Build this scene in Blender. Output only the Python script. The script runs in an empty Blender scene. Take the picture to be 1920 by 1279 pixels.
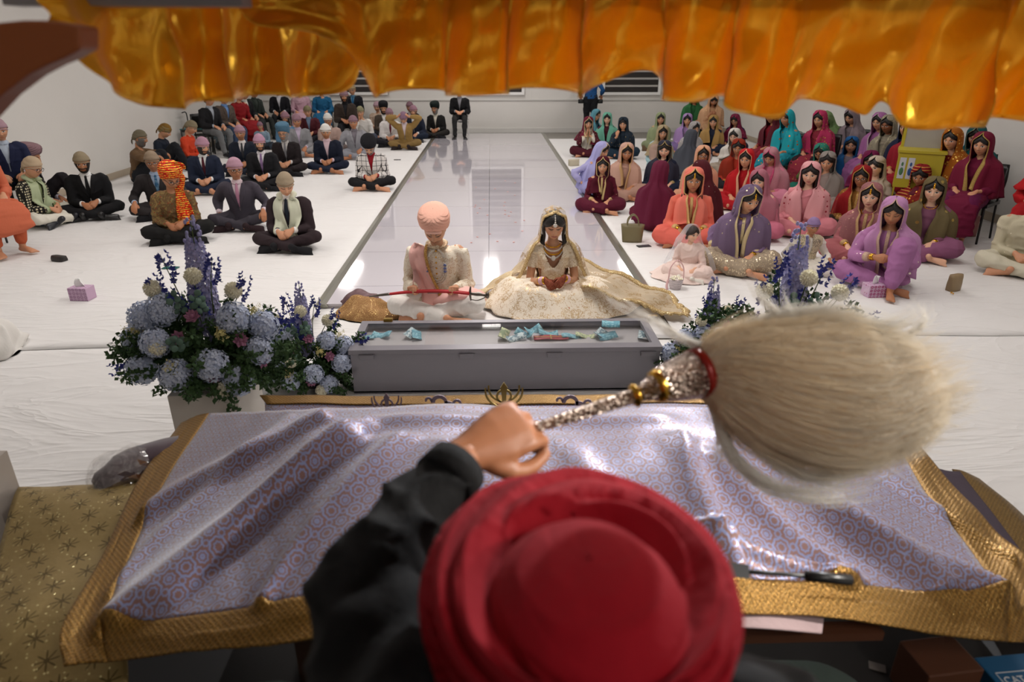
import bpy, math, random
import numpy as np
from mathutils import Vector, Matrix
from mathutils.bvhtree import BVHTree
R = math.radians
SC = bpy.context.scene
COL = SC.collection
rnd = random.Random(7)

# ------------------------------------------------------------------ camera
F_PX = 1263.0; PITCH = 23.1; YAW = 1.7
CAM = Vector((0.04, 0.0, 2.0))
CROT = Matrix.Rotation(R(-YAW), 3, 'Z') @ Matrix.Rotation(R(90 - PITCH), 3, 'X')
def ray(px, py):
    return CROT @ Vector(((px - 960) / F_PX, -(py - 639.5) / F_PX, -1.0))
def at_z(px, py, z):
    d = ray(px, py); return CAM + d * ((z - CAM.z) / d.z)
def at_y(px, py, y):
    d = ray(px, py); return CAM + d * ((y - CAM.y) / d.y)
def at_d(px, py, zc):
    return CAM + ray(px, py) * zc

# ------------------------------------------------------------------ materials
def srgb(h):
    h = h.lstrip('#')
    o = []
    for i in (0, 2, 4):
        c = int(h[i:i+2], 16) / 255
        o.append(c / 12.92 if c <= .04045 else ((c + .055) / 1.055) ** 2.4)
    return o
class NT:
    def __init__(s, name):
        s.m = bpy.data.materials.new(name); s.m.use_nodes = True
        s.nt = s.m.node_tree; s.nt.nodes.clear()
        s.out = s.nt.nodes.new('ShaderNodeOutputMaterial')
    def n(s, t, ins=None, **kw):
        nd = s.nt.nodes.new('ShaderNode' + t)
        for k, v in kw.items(): setattr(nd, k, v)
        for k, v in (ins or {}).items():
            sk = nd.inputs[k]
            if isinstance(v, bpy.types.NodeSocket): s.nt.links.new(v, sk)
            else:
                if isinstance(v, (list, tuple)) and len(v) == 3 and sk.type == 'RGBA': v = (*v, 1)
                sk.default_value = v
        return nd
    def math(s, op, a, b=0.0, c=0.0):
        nd = s.nt.nodes.new('ShaderNodeMath'); nd.operation = op
        for i, v in enumerate((a, b, c)):
            if i >= len(nd.inputs): break
            if isinstance(v, bpy.types.NodeSocket): s.nt.links.new(v, nd.inputs[i])
            else: nd.inputs[i].default_value = v
        return nd.outputs[0]
    def mix(s, f, a, b):
        nd = s.nt.nodes.new('ShaderNodeMix'); nd.data_type = 'RGBA'
        for i, v in ((0, f), (6, a), (7, b)):
            if isinstance(v, bpy.types.NodeSocket): s.nt.links.new(v, nd.inputs[i])
            else: nd.inputs[i].default_value = (*v, 1) if isinstance(v, (list, tuple)) else v
        return nd.outputs[2]
    def obj(s): return s.n('TexCoord').outputs['Object']
    def noise(s, vec, sc, det=3, rough=.5, dist=0):
        return s.n('TexNoise', {'Vector': vec, 'Scale': sc, 'Detail': det, 'Roughness': rough, 'Distortion': dist}).outputs[0]
    def vor(s, vec, sc, rnd_=1.0, out='Distance', feat='F1'):
        return s.n('TexVoronoi', {'Vector': vec, 'Scale': sc, 'Randomness': rnd_}, feature=feat).outputs[out]
    def bump(s, h, st=.3, d=.01):
        return s.n('Bump', {'Height': h, 'Strength': st, 'Distance': d}).outputs[0]
    def scale(s, vec, v):
        return s.n('Mapping', {'Vector': vec, 'Scale': v}).outputs[0]
    def pri(s, **k):
        ins = {}
        for a, b in k.items(): ins[a.replace('_', ' ')] = b
        return s.n('BsdfPrincipled', ins)
    def fin(s, sh):
        s.nt.links.new(sh if isinstance(sh, bpy.types.NodeSocket) else sh.outputs[0], s.out.inputs[0]); return s.m
_fc = {}
def fab(h, kind='plain', h2='D9BE7A', sc=60, rough=.85, thr=.3, alpha=1.0, metal=0.0, name=None):
    key = (h, kind, h2, sc, rough, thr, alpha, metal)
    if key in _fc: return _fc[key]
    t = NT(name or 'fabric_' + kind); c = srgb(h); c2 = srgb(h2); o = t.obj()
    met = metal; ro = rough; basec = c
    if kind == 'emb':          # scattered sequins
        v = t.n('TexVoronoi', {'Vector': o, 'Scale': sc, 'Randomness': .85})
        m = t.math('LESS_THAN', v.outputs['Distance'], thr)
        basec = t.mix(m, c, c2); met = t.math('MULTIPLY', m, .75)
        ro = t.math('SUBTRACT', rough, t.math('MULTIPLY', m, rough - .28))
    elif kind == 'vine':       # embroidered tendrils with sequin flowers
        nz = t.noise(o, sc * .16, 2, .5, .6)
        ln = t.math('LESS_THAN', t.math('ABSOLUTE', t.math('SUBTRACT', nz, .5)), .012)
        v = t.vor(o, sc * .45, 1.0)
        fl = t.math('LESS_THAN', v, thr)
        br = t.math('LESS_THAN', t.math('ABSOLUTE', t.math('SUBTRACT', t.noise(o, sc * .5, 2, .5), .5)), .05)
        rg = t.math('GREATER_THAN', t.noise(o, sc * .1, 1), .55)
        m = t.math('MULTIPLY', t.math('MAXIMUM', t.math('MAXIMUM', ln, fl), t.math('MULTIPLY', br, rg)), .85)
        basec = t.mix(m, c, c2); met = t.math('MULTIPLY', m, .6)
        ro = t.math('SUBTRACT', rough, t.math('MULTIPLY', m, rough - .35))
    elif kind == 'dots':
        v = t.vor(o, sc, .15); m = t.math('LESS_THAN', v, thr); basec = t.mix(m, c, c2)
    elif kind == 'stripe':
        w = t.n('TexWave', {'Vector': o, 'Scale': sc, 'Distortion': 1.5}, bands_direction='Z').outputs[1]
        m = t.math('GREATER_THAN', w, thr + .4); basec = t.mix(m, c, c2)
        if metal: met = t.math('MULTIPLY', m, metal)
    elif kind == 'check':
        s3 = t.n('SeparateXYZ', {0: o})
        ms = None
        for ax, off in ((0, 0), (2, .3), (1, .1)):
            fr = t.math('FRACT', t.math('ADD', t.math('MULTIPLY', s3.outputs[ax], sc), off))
            l = t.math('LESS_THAN', fr, thr)
            ms = l if ms is None else t.math('MAXIMUM', ms, l)
        basec = t.mix(ms, c, c2)
    elif kind == 'paisley':
        v = t.vor(o, sc, 1.0); nz = t.noise(o, sc * .6, 4, .7, 2.0)
        basec = t.mix(t.math('GREATER_THAN', nz, .53), c, c2)
        basec = t.mix(t.math('LESS_THAN', v, .22), basec, srgb('8C3A22'))
    elif kind == 'bars':       # red cloth with short yellow and green woven bars
        w1 = t.n('TexWave', {'Vector': o, 'Scale': sc * .55, 'Distortion': 2.5, 'Detail': 1}, bands_direction='Z').outputs[1]
        n1 = t.noise(t.scale(o, (1, 1, 2.5)), sc * 1.5, 1); n2 = t.noise(t.scale(o, (1.2, 1, 2.5)), sc * 1.9, 1)
        basec = t.mix(t.math('MULTIPLY', t.math('GREATER_THAN', w1, .70), t.math('GREATER_THAN', n1, .46)), c, c2)
        basec = t.mix(t.math('MULTIPLY', t.math('LESS_THAN', w1, .22), t.math('GREATER_THAN', n2, .5)), basec, srgb('3A3A1C'))
    elif kind == 'bricks':
        b = t.n('TexBrick', {'Vector': t.n('Mapping', {'Vector': o, 'Scale': (sc, sc, sc), 'Rotation': (R(90), 0, 0)}).outputs[0], 'Color1': (*c, 1), 'Color2': (*srgb('C81E12'), 1), 'Mortar': (*c2, 1), 'Scale': 1.0, 'Mortar Size': .07, 'Brick Width': 1.6, 'Row Height': .42})
        basec = t.mix(t.math('GREATER_THAN', t.noise(o, sc * 1.3, 2), .60), b.outputs[0], srgb('4A4520'))
    bh = t.noise(t.scale(o, (1, 1, .35)), 55, 3, .6)
    bp = t.bump(bh, .35, .006)
    pr = t.pri(Base_Color=basec, Roughness=ro, Metallic=met, Normal=bp, Specular_IOR_Level=.3)
    sh = pr.outputs[0]
    if alpha < 1:
        tr = t.n('BsdfTransparent'); tl = t.n('BsdfTranslucent', {'Color': (*c, 1)})
        a = t.n('MixShader', {0: .3, 1: sh, 2: tl.outputs[0]}).outputs[0]
        fac = alpha
        if kind in ('emb', 'vine'): fac = t.math('MAXIMUM', alpha, m)
        sh = t.n('MixShader', {0: fac, 1: tr.outputs[0], 2: a}).outputs[0]
    _fc[key] = t.fin(sh); return _fc[key]
def simple(name, h, rough=.5, metal=0.0, spec=.5, bumpsc=0, bst=.2, coat=0, sss=0):
    key = (name, h, rough, metal)
    if key in _fc: return _fc[key]
    t = NT(name); c = srgb(h)
    o = t.obj(); nz = t.noise(o, 9, 3)
    bc = t.mix(t.math('MULTIPLY', nz, .25), c, [x * .8 for x in c])
    k = dict(Base_Color=bc, Roughness=rough, Metallic=metal, Specular_IOR_Level=spec, Coat_Weight=coat)
    if bumpsc: k['Normal'] = t.bump(t.noise(o, bumpsc, 3), bst, .01)
    _fc[key] = t.fin(t.pri(**k)); return _fc[key]
def skin_mat():
    t = NT('skin'); a = t.n('Attribute', attribute_name='Col').outputs['Color']
    nz = t.noise(t.obj(), 40, 3)
    b = t.n('HueSaturation', {'Color': a, 'Value': t.math('ADD', .92, t.math('MULTIPLY', nz, .16))}).outputs[0]
    return t.fin(t.pri(Base_Color=b, Roughness=.48, Specular_IOR_Level=.4, Subsurface_Weight=.08, Subsurface_Scale=.01))
SKIN = skin_mat()
TONE = {0: srgb('E6B99C'), 1: srgb('CF9A78'), 2: srgb('B57E5A'), 3: srgb('94603F')}

# ------------------------------------------------------------------ mesh tools
def cat(L):
    Vs, Fs, o = [], [], 0
    for V, F in L:
        V = np.asarray(V, float).reshape(-1, 3)
        Vs.append(V); Fs += [tuple(i + o for i in f) for f in F]; o += len(V)
    return np.vstack(Vs), Fs
def crom(A, k):
    A = np.asarray(A, float)
    if A.ndim == 1: A = A[:, None]
    n = len(A)
    if n < 3 and k > 1:
        t = np.linspace(0, 1, k * (n - 1) + 1)[:, None]; return A[0] * (1 - t) + A[-1] * t
    P = np.vstack([2 * A[0] - A[1], A, 2 * A[-1] - A[-2]]); out = []
    for i in range(n - 1):
        p0, p1, p2, p3 = P[i:i+4]
        for j in range(k):
            t = j / k
            out.append(.5 * ((2 * p1) + (-p0 + p2) * t + (2*p0 - 5*p1 + 4*p2 - p3) * t*t + (-p0 + 3*p1 - 3*p2 + p3) * t**3))
    out.append(A[-1]); return np.array(out)
def unit(v):
    v = np.asarray(v, float); return v / (np.linalg.norm(v) + 1e-9)
def loft(C, RX, RY=None, xd=None, n=12, k=3, cap=.6):
    """closed tube through centres C with elliptical sections"""
    if RY is None: RY = RX
    if np.isscalar(RX): RX = [RX] * len(C)
    if np.isscalar(RY): RY = [RY] * len(C)
    C = crom(C, k); RX = crom(RX, k)[:, 0]; RY = crom(RY, k)[:, 0]
    t0 = unit(C[1] - C[0]); t1 = unit(C[-1] - C[-2])
    if cap:
        C = np.vstack([C[0] - t0 * RY[0] * cap, C, C[-1] + t1 * RY[-1] * cap])
        RX = np.r_[RX[0] * .55, RX, RX[-1] * .55]; RY = np.r_[RY[0] * .55, RY, RY[-1] * .55]
    T = np.gradient(C, axis=0); ang = np.linspace(0, 2 * np.pi, n, endpoint=False)
    V = []; x = np.array(xd if xd is not None else ((1, 0, 0) if abs(t0[0]) < .8 else (0, 1, 0)), float)
    for i in range(len(C)):
        t = unit(T[i]); xx = x - t * x.dot(t)
        if np.linalg.norm(xx) < .05: xx = x - t * x.dot(t) + 1e-3
        xx = unit(xx); yy = np.cross(t, xx)
        if xd is None: x = xx
        V.append(C[i] + np.outer(np.cos(ang) * RX[i], xx) + np.outer(np.sin(ang) * RY[i], yy))
    V = np.vstack(V); m = len(C)
    F = [(i*n + j, i*n + (j+1) % n, (i+1)*n + (j+1) % n, (i+1)*n + j) for i in range(m - 1) for j in range(n)]
    F.append(tuple(range(n - 1, -1, -1))); F.append(tuple((m-1)*n + j for j in range(n)))
    return V, F
def ell(c, r, nu=12, nv=8, rot=None):
    V, F = [], []
    for i in range(nv + 1):
        a = math.pi * i / nv
        for j in range(nu):
            b = 2 * math.pi * j / nu
            V.append((math.sin(a) * math.cos(b) * r[0], math.sin(a) * math.sin(b) * r[1], math.cos(a) * r[2]))
    for i in range(nv):
        for j in range(nu):
            F.append((i*nu + j, (i+1)*nu + j, (i+1)*nu + (j+1) % nu, i*nu + (j+1) % nu))
    V = np.array(V)
    if rot is not None: V = V @ np.array(rot).T
    return V + np.asarray(c, float), F
def box(x0, x1, y0, y1, z0, z1):
    V = [(x, y, z) for x in (x0, x1) for y in (y0, y1) for z in (z0, z1)]
    F = [(0,1,3,2), (4,6,7,5), (0,4,5,1), (2,3,7,6), (0,2,6,4), (1,5,7,3)]
    return np.array(V, float), F
def grid(P, closed=False):
    P = np.asarray(P, float); a, b = P.shape[:2]; V = P.reshape(-1, 3); F = []
    for i in range(a - 1):
        for j in range(b if closed else b - 1):
            j2 = (j + 1) % b
            F.append((i*b + j, i*b + j2, (i+1)*b + j2, (i+1)*b + j))
    return V, F
def normals(V, F):
    N = np.zeros_like(V)
    Q = np.array([f if len(f) == 4 else (f[0], f[1], f[2], f[2]) for f in F if len(f) in (3, 4)])
    if len(Q) == 0: return N
    n = np.cross(V[Q[:, 2]] - V[Q[:, 0]], V[Q[:, 3]] - V[Q[:, 1]])
    tri = Q[:, 2] == Q[:, 3]
    if tri.any(): n[tri] = np.cross(V[Q[tri, 1]] - V[Q[tri, 0]], V[Q[tri, 2]] - V[Q[tri, 0]])
    for k in range(4): np.add.at(N, Q[:, k], n)
    return N / (np.linalg.norm(N, axis=1)[:, None] + 1e-12)
def wob(V, fr, seed=0, an=(1, 1, 1), k=5):
    r = np.random.RandomState(seed); o = np.zeros(len(V)); W = V * np.array(an)
    for i in range(k):
        d = r.normal(size=3); d /= np.linalg.norm(d); e = r.normal(size=3); e /= np.linalg.norm(e)
        f = fr * (1 + .6 * i)
        o += np.sin(W @ d * f + r.rand() * 6.3 + 1.6 * np.sin(W @ e * fr * .7 + r.rand() * 6)) / (1 + .5 * i)
    return o / 2.2
TMP = bpy.data.scenes.new('tmp')
def remesh(V, F, vox=.012, sm=3):
    me = bpy.data.meshes.new('t'); me.from_pydata(V.tolist(), [], F)
    ob = bpy.data.objects.new('t', me); TMP.collection.objects.link(ob)
    m = ob.modifiers.new('r', 'REMESH'); m.mode = 'VOXEL'; m.voxel_size = vox
    if sm:
        s = ob.modifiers.new('s', 'SMOOTH'); s.factor = .5; s.iterations = sm
    TMP.view_layers[0].update(); dg = TMP.view_layers[0].depsgraph
    e = ob.evaluated_get(dg).data
    n = len(e.vertices); A = np.empty(n * 3); e.vertices.foreach_get('co', A)
    q = len(e.polygons); lt = np.empty(len(e.loops), dtype=np.int32); e.loops.foreach_get('vertex_index', lt)
    B = [tuple(int(i) for i in r) for r in lt.reshape(-1, 4)] if len(lt) == q * 4 else [tuple(p.vertices) for p in e.polygons]
    bpy.data.objects.remove(ob); bpy.data.meshes.remove(me)
    return A.reshape(-1, 3).copy(), B
def mesh(name, V, F, mat, smooth=True, cols=None, midx=None, uv=None):
    me = bpy.data.meshes.new(name); me.from_pydata(np.asarray(V, float).tolist(), [], F)
    for m in (mat if isinstance(mat, (list, tuple)) else [mat]): me.materials.append(m)
    if smooth: me.polygons.foreach_set('use_smooth', [True] * len(me.polygons))
    if midx is not None: me.polygons.foreach_set('material_index', midx)
    if cols is not None:
        a = me.color_attributes.new('Col', 'FLOAT_COLOR', 'POINT')
        a.data.foreach_set('color', np.c_[cols, np.ones(len(cols))].astype(np.float32).ravel())
    if uv is not None:
        l = me.uv_layers.new(name='UVMap'); li = np.empty(len(me.loops), dtype=np.int32)
        me.loops.foreach_get('vertex_index', li); l.data.foreach_set('uv', np.asarray(uv, np.float32)[li].ravel())
    me.update(); return me
def ob(name, V, F, mat, parent=None, **k):
    o = bpy.data.objects.new(name, mesh(name, V, F, mat, **k)); COL.objects.link(o)
    if parent is not None: o.parent = parent
    return o
def link(name, me, parent=None):
    o = bpy.data.objects.new(name, me); COL.objects.link(o); o.parent = parent; return o
def empty(name, loc=(0, 0, 0), rz=0):
    o = bpy.data.objects.new(name, None); COL.objects.link(o); o.location = loc; o.rotation_euler = (0, 0, rz)
    o.empty_display_size = .1; return o
def tag(o, label, cat, group=None, kind=None):
    o['label'] = label; o['category'] = cat
    if group: o['group'] = group
    if kind: o['kind'] = kind
    return o
def struct(name, V, F, mat, **k):
    o = ob(name, V, F, mat, **k); o['kind'] = 'structure'; return o
def solid(o, t, off=0):
    m = o.modifiers.new('solid', 'SOLIDIFY'); m.thickness = t; m.offset = off; return o
def bev(o, w, s=2):
    m = o.modifiers.new('bev', 'BEVEL'); m.width = w; m.segments = s; m.limit_method = 'ANGLE'; return o
def kids(o): return [c for c in bpy.data.objects if c.parent == o]
def xf(V, M):
    M = np.array(M); return V @ M[:3, :3].T + M[:3, 3]
def frame(d, nrm):
    """matrix whose -Y is d and -Z is nrm (hand: fingers along d, palm facing nrm)"""
    y = -unit(d); z = -np.asarray(nrm, float); z = unit(z - y * z.dot(y)); x = np.cross(y, z)
    return np.array([x, y, z]).T
# ------------------------------------------------------------------ head, hands, feet
def G(a, w): return np.exp(-(a / w) ** 2)
def head_grid(nu=64, nv=60, fem=False, w=1.0):
    u = np.linspace(-np.pi, np.pi, nu, endpoint=False); ph = u - .6 * np.sin(u)      # 0 = front
    v = np.linspace(0, np.pi, nv + 1); th = v + .2 * np.sin(2 * v) 
    TH, PH = np.meshgrid(th, ph, indexing='ij')
    sx = np.sin(TH) * np.sin(PH); sy = -np.sin(TH) * np.cos(PH); sz = np.cos(TH)
    x = .077 * sx; y = .094 * sy; z = .116 * sz
    t = np.clip(-sz, 0, 1)
    x = x * (1 - (.30 if fem else .22) * t ** 2.0) * w
    x *= 1 + .05 * G(z - .04, .05)
    y = np.where(sy > 0, y * (1 - .5 * t ** 1.1), y * (1 - .12 * t))
    fr = np.clip(-sy, 0, 1) ** .5 * (sy < 0)
    ax = np.abs(x)
    y = y - fr * (.009 if fem else .013) * G(z + .103, .022) * G(x, .024)             # chin
    na = np.interp(z, [-.050, -.034, -.024, .004, .022, .04], [0, .006, .023, .010, .003, 0])
    nw = np.interp(z, [-.05, -.028, .02], [.012, .0125, .007])
    y = y - fr * na * np.exp(-(x / nw) ** 2)                                           # nose
    y = y - fr * .006 * G(ax - .013, .006) * G(z + .030, .007)
    y = y + fr * .010 * G(ax - .031, .015) * G(z - .010, .012)                         # sockets
    y = y - fr * .004 * G(ax - .031, .011) * G(z - .008, .006)                         # eye bulge
    y = y - fr * (.003 if fem else .006) * G(ax - .026, .022) * G(z - .031, .009)      # brow
    y = y - fr * .005 * G(x, .02) * (G(z + .055, .0055) + G(z + .067, .006))           # lips
    y = y + fr * .003 * G(x, .022) * G(z + .0605, .002)
    y = y - fr * .005 * G(ax - .045, .018) * G(z + .018, .02)                          # cheeks
    return np.stack([x, y, z], -1), sy
def head_make(tone, fem=False, w=1.0, eyes='open', lip=None, stub=0, brow='2A1C14', res=1):
    P, sy = head_grid(64 if res == 1 else 110, 60 if res == 1 else 100, fem, w)
    V, F = grid(P, True)
    F = [tuple(reversed(f)) for f in F]
    x, y, z = V.T; ax = np.abs(x); front = (sy.ravel() < -.15)
    c = np.tile(np.array(tone), (len(V), 1))
    def lay(m, col, a=1.0):
        m = (np.clip(m, 0, 1) * front * a)[:, None]; return c * (1 - m) + np.array(col) * m
    T = np.array(tone)
    c = lay(G(ax - .044, .018) * G(z + .022, .018), T * [1.1, .80, .76], .55 if fem else .3)
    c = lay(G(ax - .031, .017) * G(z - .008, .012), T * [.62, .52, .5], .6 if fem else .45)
    if stub: c = lay(np.clip((-z - .035) / .02, 0, 1) + G(x, .03) * G(z + .043, .008), T * .35, stub)
    bz = .0305 + .0035 * np.cos((ax - .034) * 100)
    c = lay(((np.abs(z - bz) < (.0030 if fem else .0050)) & (ax > .013) & (ax < .050)) * 1., srgb(brow), .85)
    lipc = srgb(lip) if lip else T * [.80, .55, .52]
    lh = .0085 * np.sqrt(np.clip(1 - (x / .025) ** 2, 0, 1))
    c = lay((np.abs(z + .061) < lh) * 1., lipc, .85)
    c = lay(((np.abs(z + .0605) < .0013) & (ax < .022)) * 1., T * .3, .7)
    ex = (ax - .031) / .0160; ez = (z - .008) / .0072
    if eyes == 'open':
        c = lay((ex ** 2 + ez ** 2 < 1) * 1., (.75, .72, .70))
        c = lay((((ax - .031) / .0078) ** 2 + ((z - .0085) / .0078) ** 2 < 1) * (ex**2 + ez**2 < 1.1) * 1., (.02, .012, .01))
        c = lay(((np.abs(z - .0150 + .12 * np.abs(ax - .031)) < .0026) & (np.abs(ex) < 1.1)) * 1., (.02, .015, .012))
    else:
        c = lay(((np.abs(z - .004 - 2.5 * (ax - .031) ** 2 * 10) < .0028) & (np.abs(ex) < 1.15)) * 1., (.02, .015, .012))
    c = lay(G(ax - .008, .004) * G(z + .037, .003), T * .35, .8)
    L = [(V, F)]; cs = [c]
    for s in (-1, 1):                                                                  # ears
        e = ell((s * .073 * w, .014, -.005), (.010, .018, .031), 10, 8); L.append(e); cs.append(np.tile(T * [.98, .9, .88], (len(e[0]), 1)))
    V2, F2 = cat(L)
    return V2, F2, np.vstack(cs), P, sy
def shell(P, hmask, off):
    """cap offset from the head surface; off(x,y,z) metres, faces kept where hmask>0"""
    V, F = grid(P, True); N = normals(V, F)
    ctr = V / (np.linalg.norm(V, axis=1)[:, None] + 1e-9); N = np.where((N * ctr).sum(1)[:, None] < 0, -N, N)
    x, y, z = V.T; h = hmask(x, y, z); W = V + N * off(x, y, z, h)[:, None]
    keep = h > 0
    F = [tuple(reversed(f)) for f in F if all(keep[i] for i in f)]
    used = sorted({i for f in F for i in f}); mp = {j: i for i, j in enumerate(used)}
    return W[used], [tuple(mp[i] for i in f) for f in F]
def ss(a, lo, hi):
    t = np.clip((a - lo) / (hi - lo), 0, 1); return t * t * (3 - 2 * t)
def hairline(x, y, z, fr=.062):
    """positive on scalp: above the forehead, behind the ears, down to the nape"""
    lim = np.where(y < -.02, fr - 2.2 * np.abs(x) ** 1.0 * .35, np.interp(y, [-.02, .03, .1], [.03, -.04, -.085]))
    return z - lim
_hand = {}
def hand(kind, lo=False):
    key = (kind, lo)
    if key in _hand: return _hand[key]
    L = [loft([(0, .03, 0), (0, 0, 0), (0, -.045, .002), (0, -.088, 0)], [.024, .026, .038, .040], [.020, .018, .015, .012], xd=(1, 0, 0), n=10, k=2)]
    curl = {'relax': (22, 28, 20), 'grip': (72, 78, 45), 'flat': (4, 6, 4), 'fold': (45, 55, 30), 'hold': (30, 52, 40)}[kind]
    for i, (fx, ln) in enumerate(((-.030, .070), (-.010, .080), (.011, .074), (.030, .058))):
        p = np.array([fx, -.086 + abs(i - 1.2) * .004, 0.]); a = 0; pts = [p + (0, .02, 0), p]
        for j, fr_ in enumerate((.45, .31, .24)):
            a += R(curl[j] * (1 + .1 * (i - 1))); sp = (fx * .25 if kind in ('flat', 'relax') else 0)
            p = p + ln * fr_ * np.array([sp * 1.5, -math.cos(a), -math.sin(a)]); pts.append(p)
        L.append(loft(pts, [.0095, .0095, .0085, .008, .0065], n=8, k=2))
    th = {'hold': [(-.046, -.040, -.012), (-.052, -.080, -.026), (-.044, -.112, -.030)], 'relax': [(-.045, -.045, -.012), (-.054, -.075, -.022), (-.052, -.100, -.03)], 'flat': [(-.048, -.04, -.004), (-.062, -.068, -.006), (-.068, -.092, -.008)],
          'grip': [(-.042, -.045, -.025), (-.038, -.078, -.045), (-.018, -.098, -.052)], 'fold': [(-.044, -.045, -.018), (-.048, -.075, -.034), (-.036, -.098, -.044)]}[kind]
    L.append(loft([(-.015, -.012, -.004)] + th, [.013, .0125, .0105, .008], n=8, k=2))
    V, F = cat(L); V, F = remesh(V, F, .0085 if lo else .0045, 1)
    N = normals(V, F); V = V + N * (.002 if lo else .0008)
    _hand[key] = (V, F); return V, F
def place_hand(kind, left, wr, d, nrm, sc=1.0, lo=False):
    V, F = hand(kind, lo); V = V.copy()
    if not left: V[:, 0] *= -1; F = [tuple(reversed(f)) for f in F]
    M = frame(d, nrm); return (V * sc) @ M.T + np.asarray(wr), F
_foot = {}
def foot(lo=False):
    if lo in _foot: return _foot[lo]
    L = [loft([(0, .055, .03), (0, .02, .035), (0, -.06, .035), (0, -.13, .024), (0, -.165, .018)], [.028, .033, .036, .046, .043], [.028, .034, .032, .021, .014], xd=(1, 0, 0), n=12, k=2),
         loft([(0, .01, .14), (0, .012, .05)], [.032, .036], n=10, k=2)]
    for i in range(5):
        L.append(loft([(-.034 + .0165 * i, -.155 + .006 * i, .017), (-.036 + .0175 * i, -.192 + .010 * i, .013)], [.012 - .0014 * (i > 0), .0105 - .001 * i * .8], n=8, k=2))
    V, F = cat(L); _foot[lo] = remesh(V, F, .009 if lo else .006, 1); return _foot[lo]
def place_foot(left, an, d, up=(0, 0, 1), sc=1.0, lo=False):
    V, F = foot(lo); V = V.copy()
    if left: V[:, 0] *= -1; F = [tuple(reversed(f)) for f in F]
    V = V - [0, .01, .07]
    y = -unit(d); z = np.asarray(up, float); z = unit(z - y * z.dot(y)); x = np.cross(y, z)
    return (V * sc) @ np.array([x, y, z]) + np.asarray(an), F
def ik(a, b, l1, l2, pole):
    a = np.asarray(a, float); b = np.asarray(b, float); d = b - a; L = np.linalg.norm(d)
    if L > (l1 + l2) * .995: b = a + d / L * (l1 + l2) * .995; d = b - a; L = np.linalg.norm(d)
    u = d / L; t = (l1*l1 - l2*l2 + L*L) / (2*L); h = math.sqrt(max(l1*l1 - t*t, 1e-5))
    p = np.asarray(pole, float); p = unit(p - u * p.dot(u)); return a + u * t + p * h, b
def eul(rx=0, ry=0, rz=0):
    return np.array(Matrix.Rotation(R(rz), 3, 'Z') @ Matrix.Rotation(R(rx), 3, 'X') @ Matrix.Rotation(R(ry), 3, 'Y'))
# ------------------------------------------------------------------ people
MISC = {}
def m_hair(h='120C09'): return simple('hair_strands', h, .45, bumpsc=120, bst=.5)
def ribbon(tree, path, w, off, k=8, depth=-1, fold=0, seed=0, y0=None):
    """strip laid on the front of a garment along (x, z) points"""
    A = crom(np.array(path, float), k); n = len(A); rows = []
    W = np.interp(np.linspace(0, 1, n), np.linspace(0, 1, len(np.atleast_1d(w))), np.atleast_1d(w)) if not np.isscalar(w) else np.full(n, w)
    T = np.gradient(A, axis=0); last = None; m = 7 if fold else 5
    for i in range(n):
        t = T[i] / (np.linalg.norm(T[i]) + 1e-9); nx = np.array([t[1], -t[0]]); row = []
        for j in range(m):
            f = j / (m - 1) - .5; q = A[i] + nx * W[i] * f
            h = tree.ray_cast(Vector((q[0], depth, q[1])), Vector((0, 1, 0)))[0]
            y = h.y if h is not None else (last if last is not None else (y0 if y0 is not None else -.1))
            last = y; row.append((q[0], y - off - fold * math.sin(j * 2.6 + i * .3 + seed), q[1]))
        rows.append(row)
    B = np.array(rows)
    for _ in range(2): B[1:-1, :, 1] = np.minimum(B[1:-1, :, 1], (B[:-2, :, 1] + B[2:, :, 1]) / 2)
    V, F = grid(B); V2 = V + [0, .006, 0]; nV = len(V); a, b = B.shape[:2]
    F2 = [tuple(reversed([i + nV for i in f])) for f in F]
    rim = [(i*b, (i+1)*b) for i in range(a-1)] + [((a-1)*b + j, (a-1)*b + j+1) for j in range(b-1)] + [((i+1)*b + b-1, i*b + b-1) for i in range(a-2, -1, -1)] + [(j+1, j) for j in range(b-2, -1, -1)]
    return np.vstack([V, V2]), F + F2 + [(p, q, q + nV, p + nV) for p, q in rim]
_heads = {}
def folds(V, seed):
    a = wob(V, 17, seed, (1, 1, .6)); b = wob(V, 15, seed + 9, (.8, .8, 1.2))
    return .6 * a + 1.3 * (np.maximum(0, 1 - np.abs(b) * 3.0) - .25)
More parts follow.
